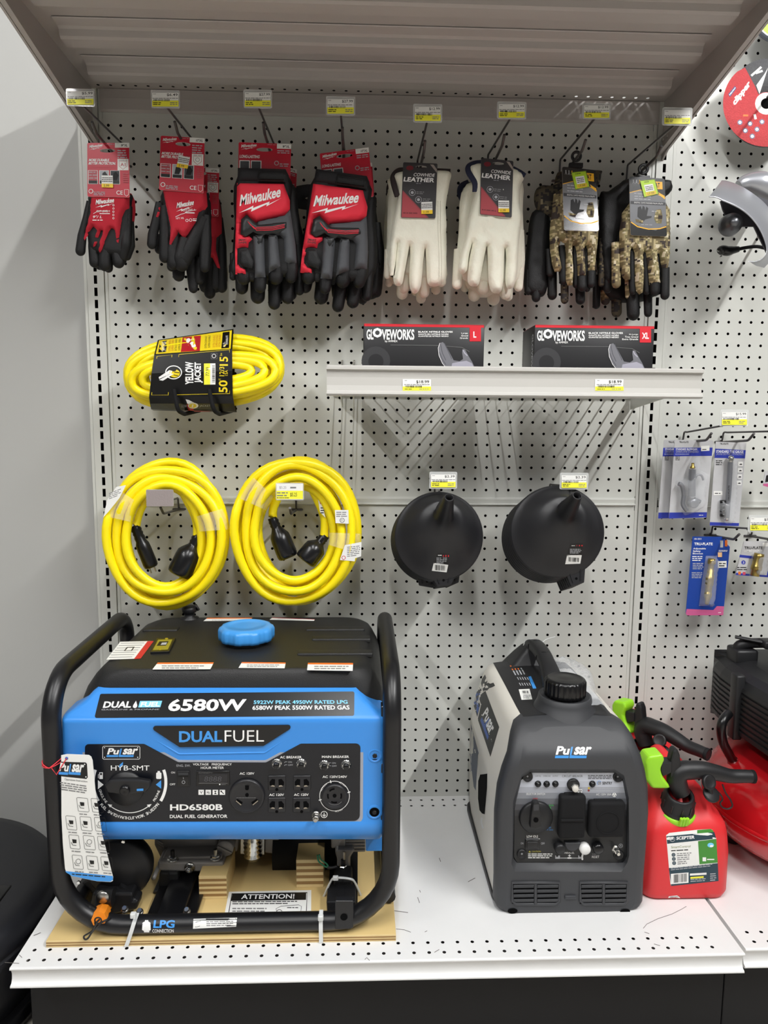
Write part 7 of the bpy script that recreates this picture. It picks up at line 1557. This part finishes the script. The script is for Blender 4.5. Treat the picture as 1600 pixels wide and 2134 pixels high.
# 3 and 4: red, grey and black mechanic gloves
def long_card(Q, size):
    script(Q, .05, .045, .34, .105, .035, WHITE); Q.rect(.73, .0, 1, .10, PAPER); Q.txt(size, .83, .03, .97, .08, INK, .02, 0, .01); Q.lines(.55, .02, .71, .035, 1, LGREY); Q.lines(.74, .12, .97, .2, 2, LGREY); Q.txt('LONG-LASTING', .02, .24, .40, .30, WHITE, .03, 0, .01)
    for x, m_ in ((.02, PAPER), (.24, INK)): Q.rect(x, .345, x + .2, .6, PAPER); Q.rect(x + .015, .36, x + .185, .6, GFB)
    Q.ring(.73, .385, 4.2, 1.4, LGREY); Q.lines(.79, .38, .96, .46, 2, LGREY)
def mech(label, y, tf, q, hole, size, group, detail=True):
    T = thing('work_gloves', label, 'work gloves', PY(*hole[0], y), group); cr = lambda pts: gB([tf(*p) for p in pts]); S = 4460.
    def L2(mb, f, y_, m, flat=.75): limb(mb, [(*cr([p[:2]])[0], *p[2:]) for p in f], y_, m, flat=flat, s=S)
    hcard(T, q, y + .013, CRD, hole, lambda Q: long_card(Q, size))
    mb = MB()                                                        # the partner glove behind, palm side
    for f in ([(200, 1450, 66), (195, 1600, 56)], [(345, 1480, 70), (342, 1680, 64)], [(500, 1480, 62), (495, 1745, 54)], [(620, 1480, 64), (618, 1690, 56)], [(715, 1300, 50), (728, 1620, 46)], [(115, 1280, 30), (112, 1500, 30)]): L2(mb, f, y + .028, LBK)
    pillow(mb, cr([(170, 620), (640, 620), (720, 900), (740, 1500), (120, 1500), (110, 1250), (140, 900)]), y + .030, .011, LBK); mb.build('glove', T)
    mb = MB()
    pillow(mb, cr([(158, 560), (625, 560), (640, 900), (700, 1200), (705, 1450), (600, 1500), (300, 1500), (140, 1450), (135, 1100)]), y + .002, .011, LBK)
    for f in ([(205, 1200, 62), (215, 1400, 70), (212, 1500, 66)], [(355, 1150, 54), (362, 1450, 60), (365, 1590, 52)], [(490, 1150, 56), (510, 1400, 72), (508, 1500, 66)], [(640, 1200, 60), (655, 1440, 60), (650, 1500, 52)], [(272, 1180, 34), (290, 1500, 40)]): L2(mb, f, y - .001, LBK)
    pillow(mb, cr([(150, 630), (585, 636), (605, 700), (640, 790), (640, 872), (590, 932), (345, 988), (325, 1003), (240, 925), (192, 965), (184, 1098), (230, 1122), (292, 1108), (296, 1150), (262, 1182), (256, 1230), (166, 1240), (160, 1380), (196, 1410), (240, 1430), (242, 1480), (136, 1474), (132, 1250), (140, 1000), (145, 850)]), y - .008, .0135, RFB, R=.007, step=.006, smooth=False)
    pillow(mb, cr([(345, 985), (590, 930), (640, 876), (662, 1000), (692, 1200), (702, 1370), (592, 1386), (582, 1150), (545, 1118), (505, 1120), (405, 1110), (320, 1080)]), y - .008, .0135, GFB, R=.007, step=.006, smooth=False)
    pillow(mb, cr([(300, 1120), (400, 1120), (408, 1300), (414, 1500), (316, 1506), (308, 1300)]), y - .010, .0135, GFB, R=.006, step=.005, smooth=False, back=0); pillow(mb, cr([(440, 1120), (524, 1118), (538, 1280), (550, 1400), (446, 1460), (440, 1300)]), y - .012, .0135, GFB, R=.006, step=.005, smooth=False, back=0)
    mb.build('glove', T)
    mb = MB(); pillow(mb, cr([(158, 488), (600, 500), (630, 560), (642, 735), (606, 700), (585, 642), (152, 640)]), y - .002, .0125, mat('cuff_black', (18, 18, 22), .75, bump=.3, scale=900), R=.008, step=.006, smooth=False); mb.build('cuff', T)
    mb = MB(); pillow(mb, cr([(345, 512), (590, 522), (618, 560), (612, 622), (338, 612), (332, 560)]), y - .0135, .004, LBK, R=.004, step=.005, smooth=False, back=0); mb.tube([PY(*p, y - .0175) for p in cr([(360, 530), (575, 538), (585, 600), (352, 596)])], .0009, LBK, 6, True); mb.build('wrist_strap', T)
    mb = MB(); pillow(mb, cr([(240, 922), (326, 1003), (345, 1014), (610, 985), (615, 1050), (530, 1102), (420, 1096), (398, 1116), (365, 1116), (300, 1080), (230, 1126), (182, 1100), (192, 962)]), y - .0205, .005, GRD, R=.004, step=.005, smooth=False, back=0)
    for i in range(3): mb.tube([PY(*p, y - .0254) for p in cr([(250 + 10 * i, 985 + 14 * i), (310, 1052 - 6 * i), (330, 1040 + 14 * i), (480, 1036 + 14 * i), (590, 1012 + 14 * i)])], .0007, RFB, 5)
    for a in ((355, 1140), (480, 1140)): pillow(mb, cr([(a[0] - 36, a[1] - 30), (a[0] + 36, a[1] - 30), (a[0] + 30, a[1] + 50), (a[0] + 10, a[1] + 68), (a[0] - 22, a[1] + 68)]), y - .0205, .004, GRD, R=.004, step=.004, smooth=False, back=0)
    mb.build('knuckle_guard', T)
    mb = MB(); pillow(mb, cr([(175, 1250), (250, 1240), (300, 1350), (290, 1420), (200, 1400), (172, 1370)]), y - .0205, .004, LBK, R=.004, step=.005, smooth=False, back=0); mb.build('finger_pad', T)
    if detail:
        mb = MB(); A = Art(mb, (0, y - .0217, 0), (0, 1, 0)); Q = Quad(A, cr([(150, 690), (650, 690), (650, 930), (150, 930)])); script(Q, .05, .20, .80, .64, .35, WHITE)
        Q2 = Quad(A, cr([(160, 1145), (240, 1145), (240, 1190), (160, 1190)])); Q2.txt('SMART', .05, 0, .98, .45, INK, .02); Q2.txt('SWIPE', .05, .55, .98, 1, INK, .02); mb.build('back_print', T, fix=False)
    return T
I_ = lambda a, b: (a, b)
T4 = lambda a, b: (915 + 1.07 * (a - 240) - .125 * (b - 922), 932 + .125 * (a - 240) + .978 * (b - 922))
mech('front red, grey and black mechanic gloves with a level cuff, first $27.99 hook', -.148, I_, gB([(165, 250), (652, 268), (640, 735), (160, 735)]), slot(*gB([(405, 320)])[0], 17, 4, .3), '9"/L', 'mechanic gloves')
mech('front red, grey and black mechanic gloves with a slanting cuff, second $27.99 hook', -.142, T4, gB([(915, 355), (1368, 300), (1418, 755), (960, 800)]), slot(*gB([(1145, 378)])[0], 17, 4, -2), '10"/XL', 'mechanic gloves')
def rear(label, y, pts, limbs, cardq, hole, strap):
    T = thing('work_gloves', label, 'work gloves', PY(*hole[0], y), 'mechanic gloves'); hcard(T, cardq, y - .010, CRD, hole, lambda Q: long_card(Q, '9"/L'))
    mb = MB(); pillow(mb, gB(pts), y + .002, .012, LBK, wr=.002); 
    for f in limbs: limb(mb, [(*gB([p[:2]])[0], *p[2:]) for p in f], y, LBK, flat=.75, s=4400.)
    mb.build('glove', T); mb = MB(); pillow(mb, gB(strap), y - .006, .006, mat('cuff_black', (18, 18, 22), .75, bump=.3, scale=900), R=.006, step=.006); mb.build('wrist_strap', T)
rear('rear mechanic gloves on the first $27.99 hook, black strap sticking out at the right', -.078, [(300, 700), (660, 690), (700, 900), (760, 1100), (780, 1400), (760, 1620), (500, 1600), (300, 1400)], ([(720, 1300, 46), (740, 1610, 44)], [(640, 1300, 60), (650, 1660, 52)], [(540, 1350, 60), (520, 1700, 50)]), gB([(300, 395), (705, 505), (690, 860), (290, 800)]), slot(*gB([(480, 520)])[0], 15, 4, 1), [(620, 690), (690, 660), (830, 640), (875, 690), (860, 740), (780, 770), (860, 800), (840, 870), (740, 870), (650, 830)])
rear('rear mechanic gloves on the second $27.99 hook, mesh fingers showing at the right', -.070, [(1150, 700), (1420, 740), (1440, 900), (1480, 1200), (1500, 1500), (1460, 1680), (1250, 1700), (1100, 1500)], ([(1440, 1000, 40), (1470, 1300, 50), (1440, 1640, 48)], [(1380, 1100, 50), (1385, 1520, 50)], [(1300, 1500, 60), (1310, 1700, 50)], [(1200, 1500, 60), (1200, 1690, 46)], [(1070, 1500, 55), (1075, 1660, 46)], [(920, 1450, 60), (930, 1600, 46)]), gB([(1000, 470), (1400, 440), (1425, 800), (1040, 830)]), slot(*gB([(1190, 530)])[0], 15, 4, -1), [(1340, 640), (1420, 740), (1430, 860), (1360, 850)])

# 5 and 6: cream cowhide gloves
def hide_card(Q):
    Q.poly([(.02, .52), (.02, .99), (.78, .99)], CTR); Q.line([(.02, .51), (.80, .99)], .9, CTR); Q.txt('COWHIDE', .31, .185, .92, .245, WHITE, .012, 0, .02); Q.txt('LEATHER', .03, .265, .92, .345, WHITE, .03, 0, .02); Q.lines(.4, .365, .56, .38, 1, LGREY)
    u, v = Q.p(.2, .1); Q.A.disc(u, v, 7.5, mat('card_maroon', (110, 26, 36), .4), 5); Q.poly([(.78, .02), (.99, .17), (.99, .11), (.88, .02)], mat('card_sand', (150, 140, 134), .4))
    for x, y in ((.30, .54), (.49, .665)): Q.ring(x, y, 6.4, .8, LGREY); u, v = Q.p(x, y); Q.A.disc(u, v, 3.2, LGREY, n=8); Q.lines(x + .12, y - .03, x + .34, y + .03, 2, GINK)
    Q.lines(.06, .89, .5, .93, 1, mat('card_maroon', (110, 26, 36), .4))
LS = 5020.
def hide(label, y, palm, fingers, low, lows, cuffs, q, hole, stick, group, bnd, palmw=.0012):
    T = thing('work_gloves', label, 'work gloves', PY(*hole[0], y - .012), group)
    mb = MB(); pillow(mb, gC(low), y + .028, .012, LTH, wr=.001)
    for f in lows: L_(mb, gC, LS, f, y + .026, LTH)
    mb.build('glove', T)
    mb = MB(); pillow(mb, gC(palm), y, .0135, LTH, R=.0125, step=.005, wr=palmw)
    for f in fingers: L_(mb, gC, LS, f, y, LTH, .85)
    mb.build('glove', T)
    for c in cuffs: mb = MB(); mb.tube(spline([PY(*gC([p[:2]])[0], y + p[2]) for p in c], 5), .0036, bnd, 10, flat=1.6); mb.build('cuff_binding', T)
    c = hcard(T, q, y - .0165, CHD, hole, hide_card)
    if stick: mb = MB(); Q = Quad(Art(mb, (0, y - .0186, 0), (0, 1, 0)), stick); Q.sticker(0, 0, 1, 1, '11.99'); mb.build('price_sticker', c, fix=False)
    return T
t5 = hide('front cream cowhide gloves on the left leather hook, straight stitched seam down the side', -.118, [(205, 330), (300, 285), (540, 280), (785, 285), (780, 420), (755, 560), (742, 680), (752, 850), (735, 960), (745, 1200), (738, 1400), (690, 1465), (620, 1488), (565, 1470), (546, 1400), (540, 1250), (530, 1085), (508, 1230), (490, 1440), (460, 1535), (412, 1562), (372, 1505), (362, 1400), (372, 1200), (368, 1060), (340, 1200), (312, 1350), (292, 1450), (250, 1482), (206, 1450), (200, 1370), (228, 1180), (240, 1040), (226, 1200), (212, 1350), (188, 1388), (160, 1355), (152, 1200), (165, 1000), (200, 760), (240, 560), (235, 440)],
     (),
     [(180, 350), (700, 320), (740, 700), (750, 1200), (700, 1440), (160, 1330), (130, 1000), (150, 500)], ([(140, 1100, 36), (135, 1370, 38)], [(310, 1300, 50), (305, 1500, 56)], [(520, 1350, 56), (515, 1545, 58)], [(700, 1200, 44), (700, 1440, 48)]),
     ([(240, 545, -.006), (205, 430, -.004), (195, 345, 0), (240, 285, .003), (310, 272, .004), (500, 275, .004), (655, 282, .002), (788, 288, -.004)],), gC([(300, 190), (658, 205), (635, 778), (275, 770)]), slot(*gC([(487, 240)])[0], 12, 2.6, .3), gC([(488, 606), (603, 602), (606, 728), (489, 730)]), 'cream cowhide gloves', BND)
for c in t5.children:
    pass
mb = MB()
for k in range(58):
    for dx in (0, 26): a = gC([(662 + dx + (12 if k > 20 else 0) * min(1, (k - 20) / 20), 600 + 15 * k)])[0]; p = PY(*a, -.1322); mb.box(p.x - .0003, p.x + .0003, p.y - .0004, p.y + .0004, p.z - .0008, p.z + .0008, LTS)
o = mb.build('seam_stitching', t5); o['kind'] = 'stuff'
hide('rear cream cowhide gloves on the left leather hook, fingertips below the front pair', -.058, [(170, 400), (600, 380), (720, 700), (720, 1300), (600, 1500), (180, 1450), (130, 900)], ([(290, 1350, 56), (290, 1560, 60)], [(480, 1400, 60), (485, 1610, 52)], [(150, 1200, 44), (150, 1450, 40)], [(640, 1350, 50), (640, 1520, 50)]), [(170, 430), (600, 400), (700, 1300), (150, 1300)], ([(420, 1400, 50), (430, 1540, 46)],), ([(160, 620, 0), (152, 470, 0), (175, 400, 0)],), gC([(330, 300), (640, 310), (620, 700), (310, 690)]), slot(*gC([(480, 340)])[0], 11, 2.6), None, 'cream cowhide gloves', BND)
hide('front cream cowhide gloves on the right leather hook, creased with a folded navy cuff', -.128, [(985, 250), (1040, 215), (1130, 205), (1450, 255), (1555, 345), (1525, 430), (1512, 600), (1530, 760), (1520, 900), (1500, 1080), (1490, 1300), (1462, 1460), (1415, 1510), (1376, 1490), (1362, 1400), (1372, 1200), (1360, 1090), (1350, 1210), (1345, 1400), (1322, 1530), (1265, 1556), (1214, 1530), (1188, 1420), (1180, 1200), (1172, 1065), (1150, 1150), (1122, 1300), (1088, 1460), (1040, 1486), (990, 1470), (970, 1400), (990, 1200), (1020, 1030), (985, 1160), (966, 1310), (928, 1352), (888, 1345), (872, 1290), (900, 1150), (940, 1000), (960, 850), (1010, 640), (1040, 480), (1000, 360)],
     (),
     [(960, 420), (1500, 360), (1545, 700), (1545, 1300), (1400, 1480), (900, 1400), (880, 900)], ([(1520, 900, 40), (1520, 1200, 50), (1500, 1490, 46)], [(1130, 1300, 60), (1132, 1500, 64)], [(1380, 1400, 60), (1365, 1560, 60)], [(880, 1100, 50), (862, 1460, 54)]),
     ([(1050, 500, -.006), (1045, 400, -.010), (985, 300, -.006), (980, 235, 0), (1040, 200, .004), (1120, 190, .004)], [(1440, 262, 0), (1520, 305, -.004), (1562, 335, -.006)]), gC([(1112, 145), (1448, 178), (1430, 770), (1098, 735)]), slot(*gC([(1290, 205)])[0], 12, 2.6, .6), gC([(1290, 588), (1403, 590), (1405, 712), (1292, 712)]), 'cream cowhide gloves', BNN, .0035)
hide('rear cream cowhide gloves on the right leather hook, fingertips below the front pair', -.062, [(960, 450), (1400, 450), (1480, 900), (1450, 1500), (1000, 1560), (900, 1000)], ([(1040, 1400, 62), (1040, 1575, 66)], [(1240, 1400, 66), (1240, 1615, 68)], [(1400, 1450, 50), (1395, 1590, 46)]), [(950, 500), (1400, 480), (1450, 1300), (920, 1300)], ([(940, 1350, 46), (940, 1500, 44)],), ([(985, 660, 0), (930, 600, 0), (890, 520, 0), (905, 440, 0), (980, 400, 0)],), gC([(1130, 300), (1440, 310), (1420, 700), (1110, 690)]), slot(*gC([(1280, 340)])[0], 11, 2.6), None, 'cream cowhide gloves', BNN)

# 7 and 8: camouflage gloves
def camo_card(Q):
    Q.poly([(.0, .27), (.3, .215), (.6, .23), (1, .33), (1, .93 - .12), (.7, .9), (.35, .88), (0, .76)][::-1], CGR)
    Q.line([(.0, .275), (.3, .22), (.6, .235), (1, .335)], 1.4, CYE); Q.line([(.02, .775), (.2, .85), (.5, .885), (.8, .87), (.99, .83)], 2.2, CYE)
    Q.poly([(.80, .24), (.98, .30), (.98, .36), (.85, .30)][::-1], CYE); Q.rect(.70, .06, .93, .19, CYE); Q.txt('AT', .72, .08, .86, .165, INK, .03)
    for i in range(3): x = .11 + .09 * i; Q.line([(x, .05), (x, .10)], 1.6, CYE if i == 2 else LGREY); Q.line([(x - .025, .12), (x, .08), (x + .025, .12)], .9, CYE if i == 2 else LGREY)
    for i in range(3): Q.lines(.13, .27 + .045 * i, .60, .30 + .045 * i, 1, LGREY)
    Q.rect(.02, .415, .98, .465, DGREY); Q.txt('DIGITAL CAMO PADDED PALM UTILITY', .12, .428, .93, .452, WHITE)
    Q.poly([(.2, .68), (.22, .52), (.30, .5), (.33, .56), (.36, .49), (.41, .51), (.42, .57), (.46, .50), (.51, .53), (.46, .66), (.60, .66), (.58, .69), (.42, .72), (.36, .76)], BLK); Q.poly([(.14, .72), (.36, .74), (.34, .79), (.16, .77)][::-1], CAMO); Q.poly([(.72, .55), (.86, .53), (.9, .66), (.86, .78), (.72, .78), (.66, .70)], CAMO)
    Q.lines(.60, .56, .74, .59, 1, LGREY); Q.lines(.30, .80, .60, .82, 1, LGREY)
DS = 4590.
def camog(label, y, low, lows, palm, limbs_, q, hole, hang, dist, nrm=(0, 1, 0)):
    T = thing('work_gloves', label, 'work gloves', PY(*hole[0], y - .012), 'camouflage gloves')
    mb = MB()
    for p, m_, dy in low: pillow(mb, gD(p), y + dy, .012, m_, wr=.002)
    for f, m_ in lows: L_(mb, gD, DS, f, y + .026, m_)
    mb.build('glove', T)
    mb = MB(); pillow(mb, gD(palm), y, .0125, CAMO, R=.010, step=.005, wr=.0012, smooth=False)
    for f, m_ in limbs_: L_(mb, gD, DS, f, y, m_)
    mb.build('glove', T)
    c = hcard(T, q, y - .017, mat('card_black', (22, 22, 22), .25, coat=.5), [], camo_card, rad=4, nrm=nrm)
    mb = MB(); N = V(nrm).normalized(); Q = Quad(Art(mb, PY(*q[0], y - .017) - N * .0012 * (1 if N.y > 0 else -1), N), gD(hang)); Q.rect(0, 0, 1, 1, LGN); Q.line([(.02, .02), (.98, .02), (.98, .98), (.02, .98)], 1.2, BLK, True); Q.rect(.2, .28, .78, .72, PAPER); Q.lines(.26, .36, .72, .66, 3, INK); Q.lines(.25, .08, .6, .16, 1, INK); Q.poly([(.16, .74), (.86, .74), (.86, .96), (.16, .96)], mat('sticker_gold', (222, 190, 40), .45)); Q.txt('17.99', .30, .79, .72, .92, INK); mb.build('price_sticker', c, fix=False)
    mb = MB(); p = PY(*gD([dist])[0], y - .006); r = .011; mb.lathe([(r, -.0012), (r, .0012), (.0055, .0012), (.0055, -.0012), (r, -.0012)], p, (0, -1, 0), BLK, 24); w_ = gD([(dist[0] - 66, dist[1] + 58), (dist[0] + 66, dist[1] + 105)]); pbox(mb, *w_[0], *w_[1], y - .010, .008, BLK, .0012); mb.build('hanger_clip', T)
    return T
camog('front camouflage gloves on the left camouflage hook, card blanked by glare', -.110, ([[(130, 655), (285, 640), (300, 900), (285, 1200), (270, 1390), (210, 1460), (70, 1410), (52, 1250), (80, 950)], LBK, .03], [[(150, 560), (160, 450), (220, 395), (330, 390), (360, 300), (420, 260), (760, 250), (790, 290), (740, 420), (500, 600), (300, 700), (190, 640)], CAMD, .024]),
      (([(170, 1300, 50), (168, 1465, 42)], LBK), ([(100, 1200, 44), (95, 1400, 40)], LBK), ([(320, 1200, 46), (322, 1440, 46)], LBK), ([(440, 1250, 40), (440, 1485, 38)], CAMD), ([(580, 1250, 46), (590, 1485, 46)], LBK)),
      [(335, 480), (312, 680), (296, 850), (300, 1000), (320, 1150), (345, 1220), (395, 1215), (412, 1180), (388, 1060), (380, 985), (402, 925), (438, 950), (452, 1050), (450, 1300), (470, 1350), (515, 1345), (524, 1200), (512, 1040), (518, 970), (540, 970), (556, 1050), (565, 1268), (642, 1268), (634, 1120), (626, 1000), (642, 965), (658, 1010), (665, 1225), (727, 1226), (745, 1020), (758, 900), (768, 700), (740, 420), (420, 420)],
      (([(410, 970, 40, .006), (430, 1300, 42, .006)], LBK), ([(540, 990, 34, .006), (550, 1340, 34, .006)], LBK), ([(640, 1000, 30, .006), (655, 1380, 30, .006)], LBK), ([(285, 1000, 26, .008), (300, 1230, 36, .008)], LBK), ([(603, 1255, 44), (608, 1360, 46)], LBK), ([(696, 1210, 42), (692, 1330, 42)], LBK)),
      gD([(415, 215), (738, 250), (768, 832), (435, 822)]), gD([(590, 240)]), [(502, 272), (645, 255), (680, 410), (540, 436)], (552, 118), (.26, .96, -.155))
camog('front camouflage gloves on the right camouflage hook, card with a glove picture', -.112, ([[(770, 500), (860, 450), (960, 380), (1060, 330), (1400, 340), (1460, 370), (1430, 480), (1100, 700), (960, 900), (900, 1300), (820, 1340), (770, 1000)], LBK, .028],),
      (([(800, 900, 28), (790, 1330, 30)], CAMD), ([(860, 900, 40), (850, 1380, 40)], LBK), ([(1050, 1200, 40), (1055, 1440, 40)], CAMO), ([(1230, 1300, 46), (1235, 1610, 40)], LBK), ([(1090, 1350, 60), (1095, 1620, 62)], LBK)),
      [(985, 660), (960, 850), (965, 1000), (970, 1150), (985, 1260), (1020, 1300), (1064, 1290), (1062, 1150), (1067, 1010), (1085, 985), (1107, 1040), (1110, 1300), (1120, 1400), (1150, 1436), (1187, 1410), (1197, 1250), (1184, 1060), (1198, 1025), (1215, 1040), (1235, 1200), (1245, 1345), (1348, 1336), (1342, 1200), (1320, 1060), (1328, 1035), (1342, 1050), (1358, 1160), (1372, 1210), (1420, 1200), (1440, 1080), (1446, 900), (1440, 620), (1390, 560), (1060, 560)],
      (([(925, 940, 40, .004), (932, 1330, 44, .004)], CAMO), ([(1075, 1020, 36, .006), (1090, 1400, 36, .006)], LBK), ([(1205, 1050, 36, .006), (1220, 1400, 36, .006)], LBK), ([(1325, 1050, 30, .006), (1340, 1400, 34, .006)], LBK), ([(1298, 1320, 54), (1300, 1400, 50)], LBK), ([(1398, 1180, 42), (1395, 1440, 44)], LBK)),
      gD([(1055, 310), (1392, 330), (1415, 882), (1068, 870)]), gD([(1220, 330)]), [(1155, 350), (1300, 335), (1337, 478), (1196, 510)], (1190, 240))
def camrear(label, y, parts, fl, q):
    T = thing('work_gloves', label, 'work gloves', PY(*q[0], y), 'camouflage gloves'); mb = MB()
    for p, m_ in parts: pillow(mb, gD(p), y, .013, m_, wr=.002)
    for f, m_ in fl: L_(mb, gD, DS, f, y, m_)
    mb.build('glove', T); mb = MB(); mb.prism([PY(a, b, y - .016) for a, b in q], (0, .001, 0), mat('card_black', (22, 22, 22), .25, coat=.5)); mb.build('header_card', T)
camrear('rear camouflage gloves on the right camouflage hook, dark fingertips below the front pair', -.050, ([[(760, 600), (1000, 480), (1380, 500), (1420, 1000), (1300, 1450), (900, 1500), (760, 1300)], LBK],), (([(815, 1250, 40), (828, 1490, 46)], CAMO), ([(930, 1350, 52), (935, 1600, 52)], CAMD), ([(745, 1250, 38), (742, 1535, 38)], LBK), ([(1080, 1400, 60), (1090, 1620, 60)], LBK)), gD([(1080, 480), (1380, 490), (1390, 900), (1090, 890)]))

# boxes of disposable gloves on the wire shelf
def gbox(label, x0, x1, size, u, v, fr, sub):
    y0, y1, z0 = -.236, -.138, .9462; z1 = PY(u[0] + 60, v, y0).z
    T = thing('glove_box', label, 'box of gloves', ((x0 + x1) / 2, (y0 + y1) / 2, z0), 'boxes of black nitrile gloves')
    KB = mat('carton_black', (30, 30, 32), .42, bump=.02, scale=200)
    mb = MB(); mb.box(x0, x1, y0, y1, z0, z1, KB, .0012, 2); mb.box(x0 + .001, x1 - .001, y0 - .0003, y0, z1 - .0045, z1 - .0006, REDI); mb.box(x0 + .001, x1 - .001, y0 - .0003, y1, z1 - .0003, z1 + .0004, REDI); mb.build('carton', T)
    mb = MB(); A = Art(mb, (0, y0 - .0003, 0), (0, 1, 0)); dx = u[0]
    f = lambda a, b: (dx + (a - 200) / 1.951 * fr, v + (b - 63) / 1.951)
    def tx(s_, a, b, c, d, m_, **k): p, q = f(a, b), f(c, d); A.txt(s_, *p, *q, m_, **k)
    A.rect(*f(631, 72), *f(677, 133), REDI); tx(size, (646 if len(size) < 2 else 640), 93, (658 if len(size) < 2 else 668), 118, WHITE, bold=.03)
    A.disc(*f(250, 212), 30, mat('carton_gear', (52, 52, 54), .42)); A.disc(*f(250, 215), 16, KB)
    tx('GL', 212, 84, 240, 126, WHITE, bold=.03); A.ring(*f(256, 98), 6.4, 3.2, WHITE); A.ring(*f(256, 98), 9.2, 2, WHITE, n=8); tx('VEWORKS', 274, 84, 406, 127, WHITE, bold=.03); tx('by AMMEX', 287, 128, 338, 139, WHITE, bold=.01)
    tx('BLACK NITRILE GLOVES', 422, 91, 562, 98, WHITE, bold=.03); tx('GANTS EN NITRILE NOIRS', 422, 101, 545, 107, WHITE, bold=.02); tx('GUANTES DE NITRILO NEGRO', 422, 109, 545, 115, WHITE, bold=.02)
    for i, s_ in enumerate(sub): tx(s_, 624 - 9 * len(s_) * .6, 97 + 9.5 * i, 624, 104 + 9.5 * i, WHITE, bold=.01)
    A.line([f(a, b) for a, b in ((310, 148), (505, 150), (600, 158), (630, 175))], .7, GINK); tx('100', 213, 233, 247, 248, REDI, bold=.03, du=1); A.rect(*f(248, 234), *f(278, 248), PAPER); A.lines(*f(251, 238), *f(274, 246), 1, REDI)
    HG = mat('carton_hand_grey', (112, 112, 118), .45); HL = mat('carton_hand_light', (162, 160, 172), .45); HD = mat('carton_hand_dark', (74, 74, 80), .45)
    A.poly([f(a, b) for a, b in ((540, 246), (520, 222), (506, 190), (503, 160), (510, 140), (522, 136), (534, 150), (550, 180), (566, 210), (590, 214), (604, 205), (600, 178), (602, 165), (612, 166), (626, 192), (640, 215), (655, 246))], HG)
    A.poly([f(a, b) for a, b in ((555, 246), (560, 222), (590, 216), (618, 212), (640, 222), (652, 246))], HL)
    for a in (((512, 142), (520, 180), (534, 210)), ((528, 140), (546, 178), (558, 205)), ((508, 176), (520, 206), (534, 228))): A.line([f(*q) for q in a], 1.4, HD)
    A.line([f(a, b) for a, b in ((510, 140), (503, 160), (506, 190), (520, 222), (540, 246))], .9, WHITE); A.line([f(a, b) for a, b in ((604, 168), (610, 180), (622, 192))], 2.4, HL)
    mb.build('front_print', T, fix=False)
    mb = MB(); p = V((x0 - .0003, y0 + .006, z1 - .014)); k = glyphs('GLOVEWORKS', .02); s_ = .10 / (k[3] - k[2])
    mb.add([V((p.x, y0 + .018 - (y - k[4]) * s_ * .9, z0 + .104 - (x - k[2]) * s_)) for x, y in k[0]], k[1], LGREY); mb.build('side_print', T, fix=False)
gbox('box of black nitrile gloves in size L, left on the wire shelf', PY(757.5, 720, -.236).x, PY(1008.5, 720, -.236).x, 'L', (757.5,), 675.5, 1.0, ('Large', 'Grand', 'Grande'))
gbox('box of black nitrile gloves in size XL, right on the wire shelf', PY(1113, 720, -.236).x, PY(1362, 720, -.236).x, 'XL', (1113,), 678, .995, ('X-Large', 'Tres Grand', 'Extra Grande'))
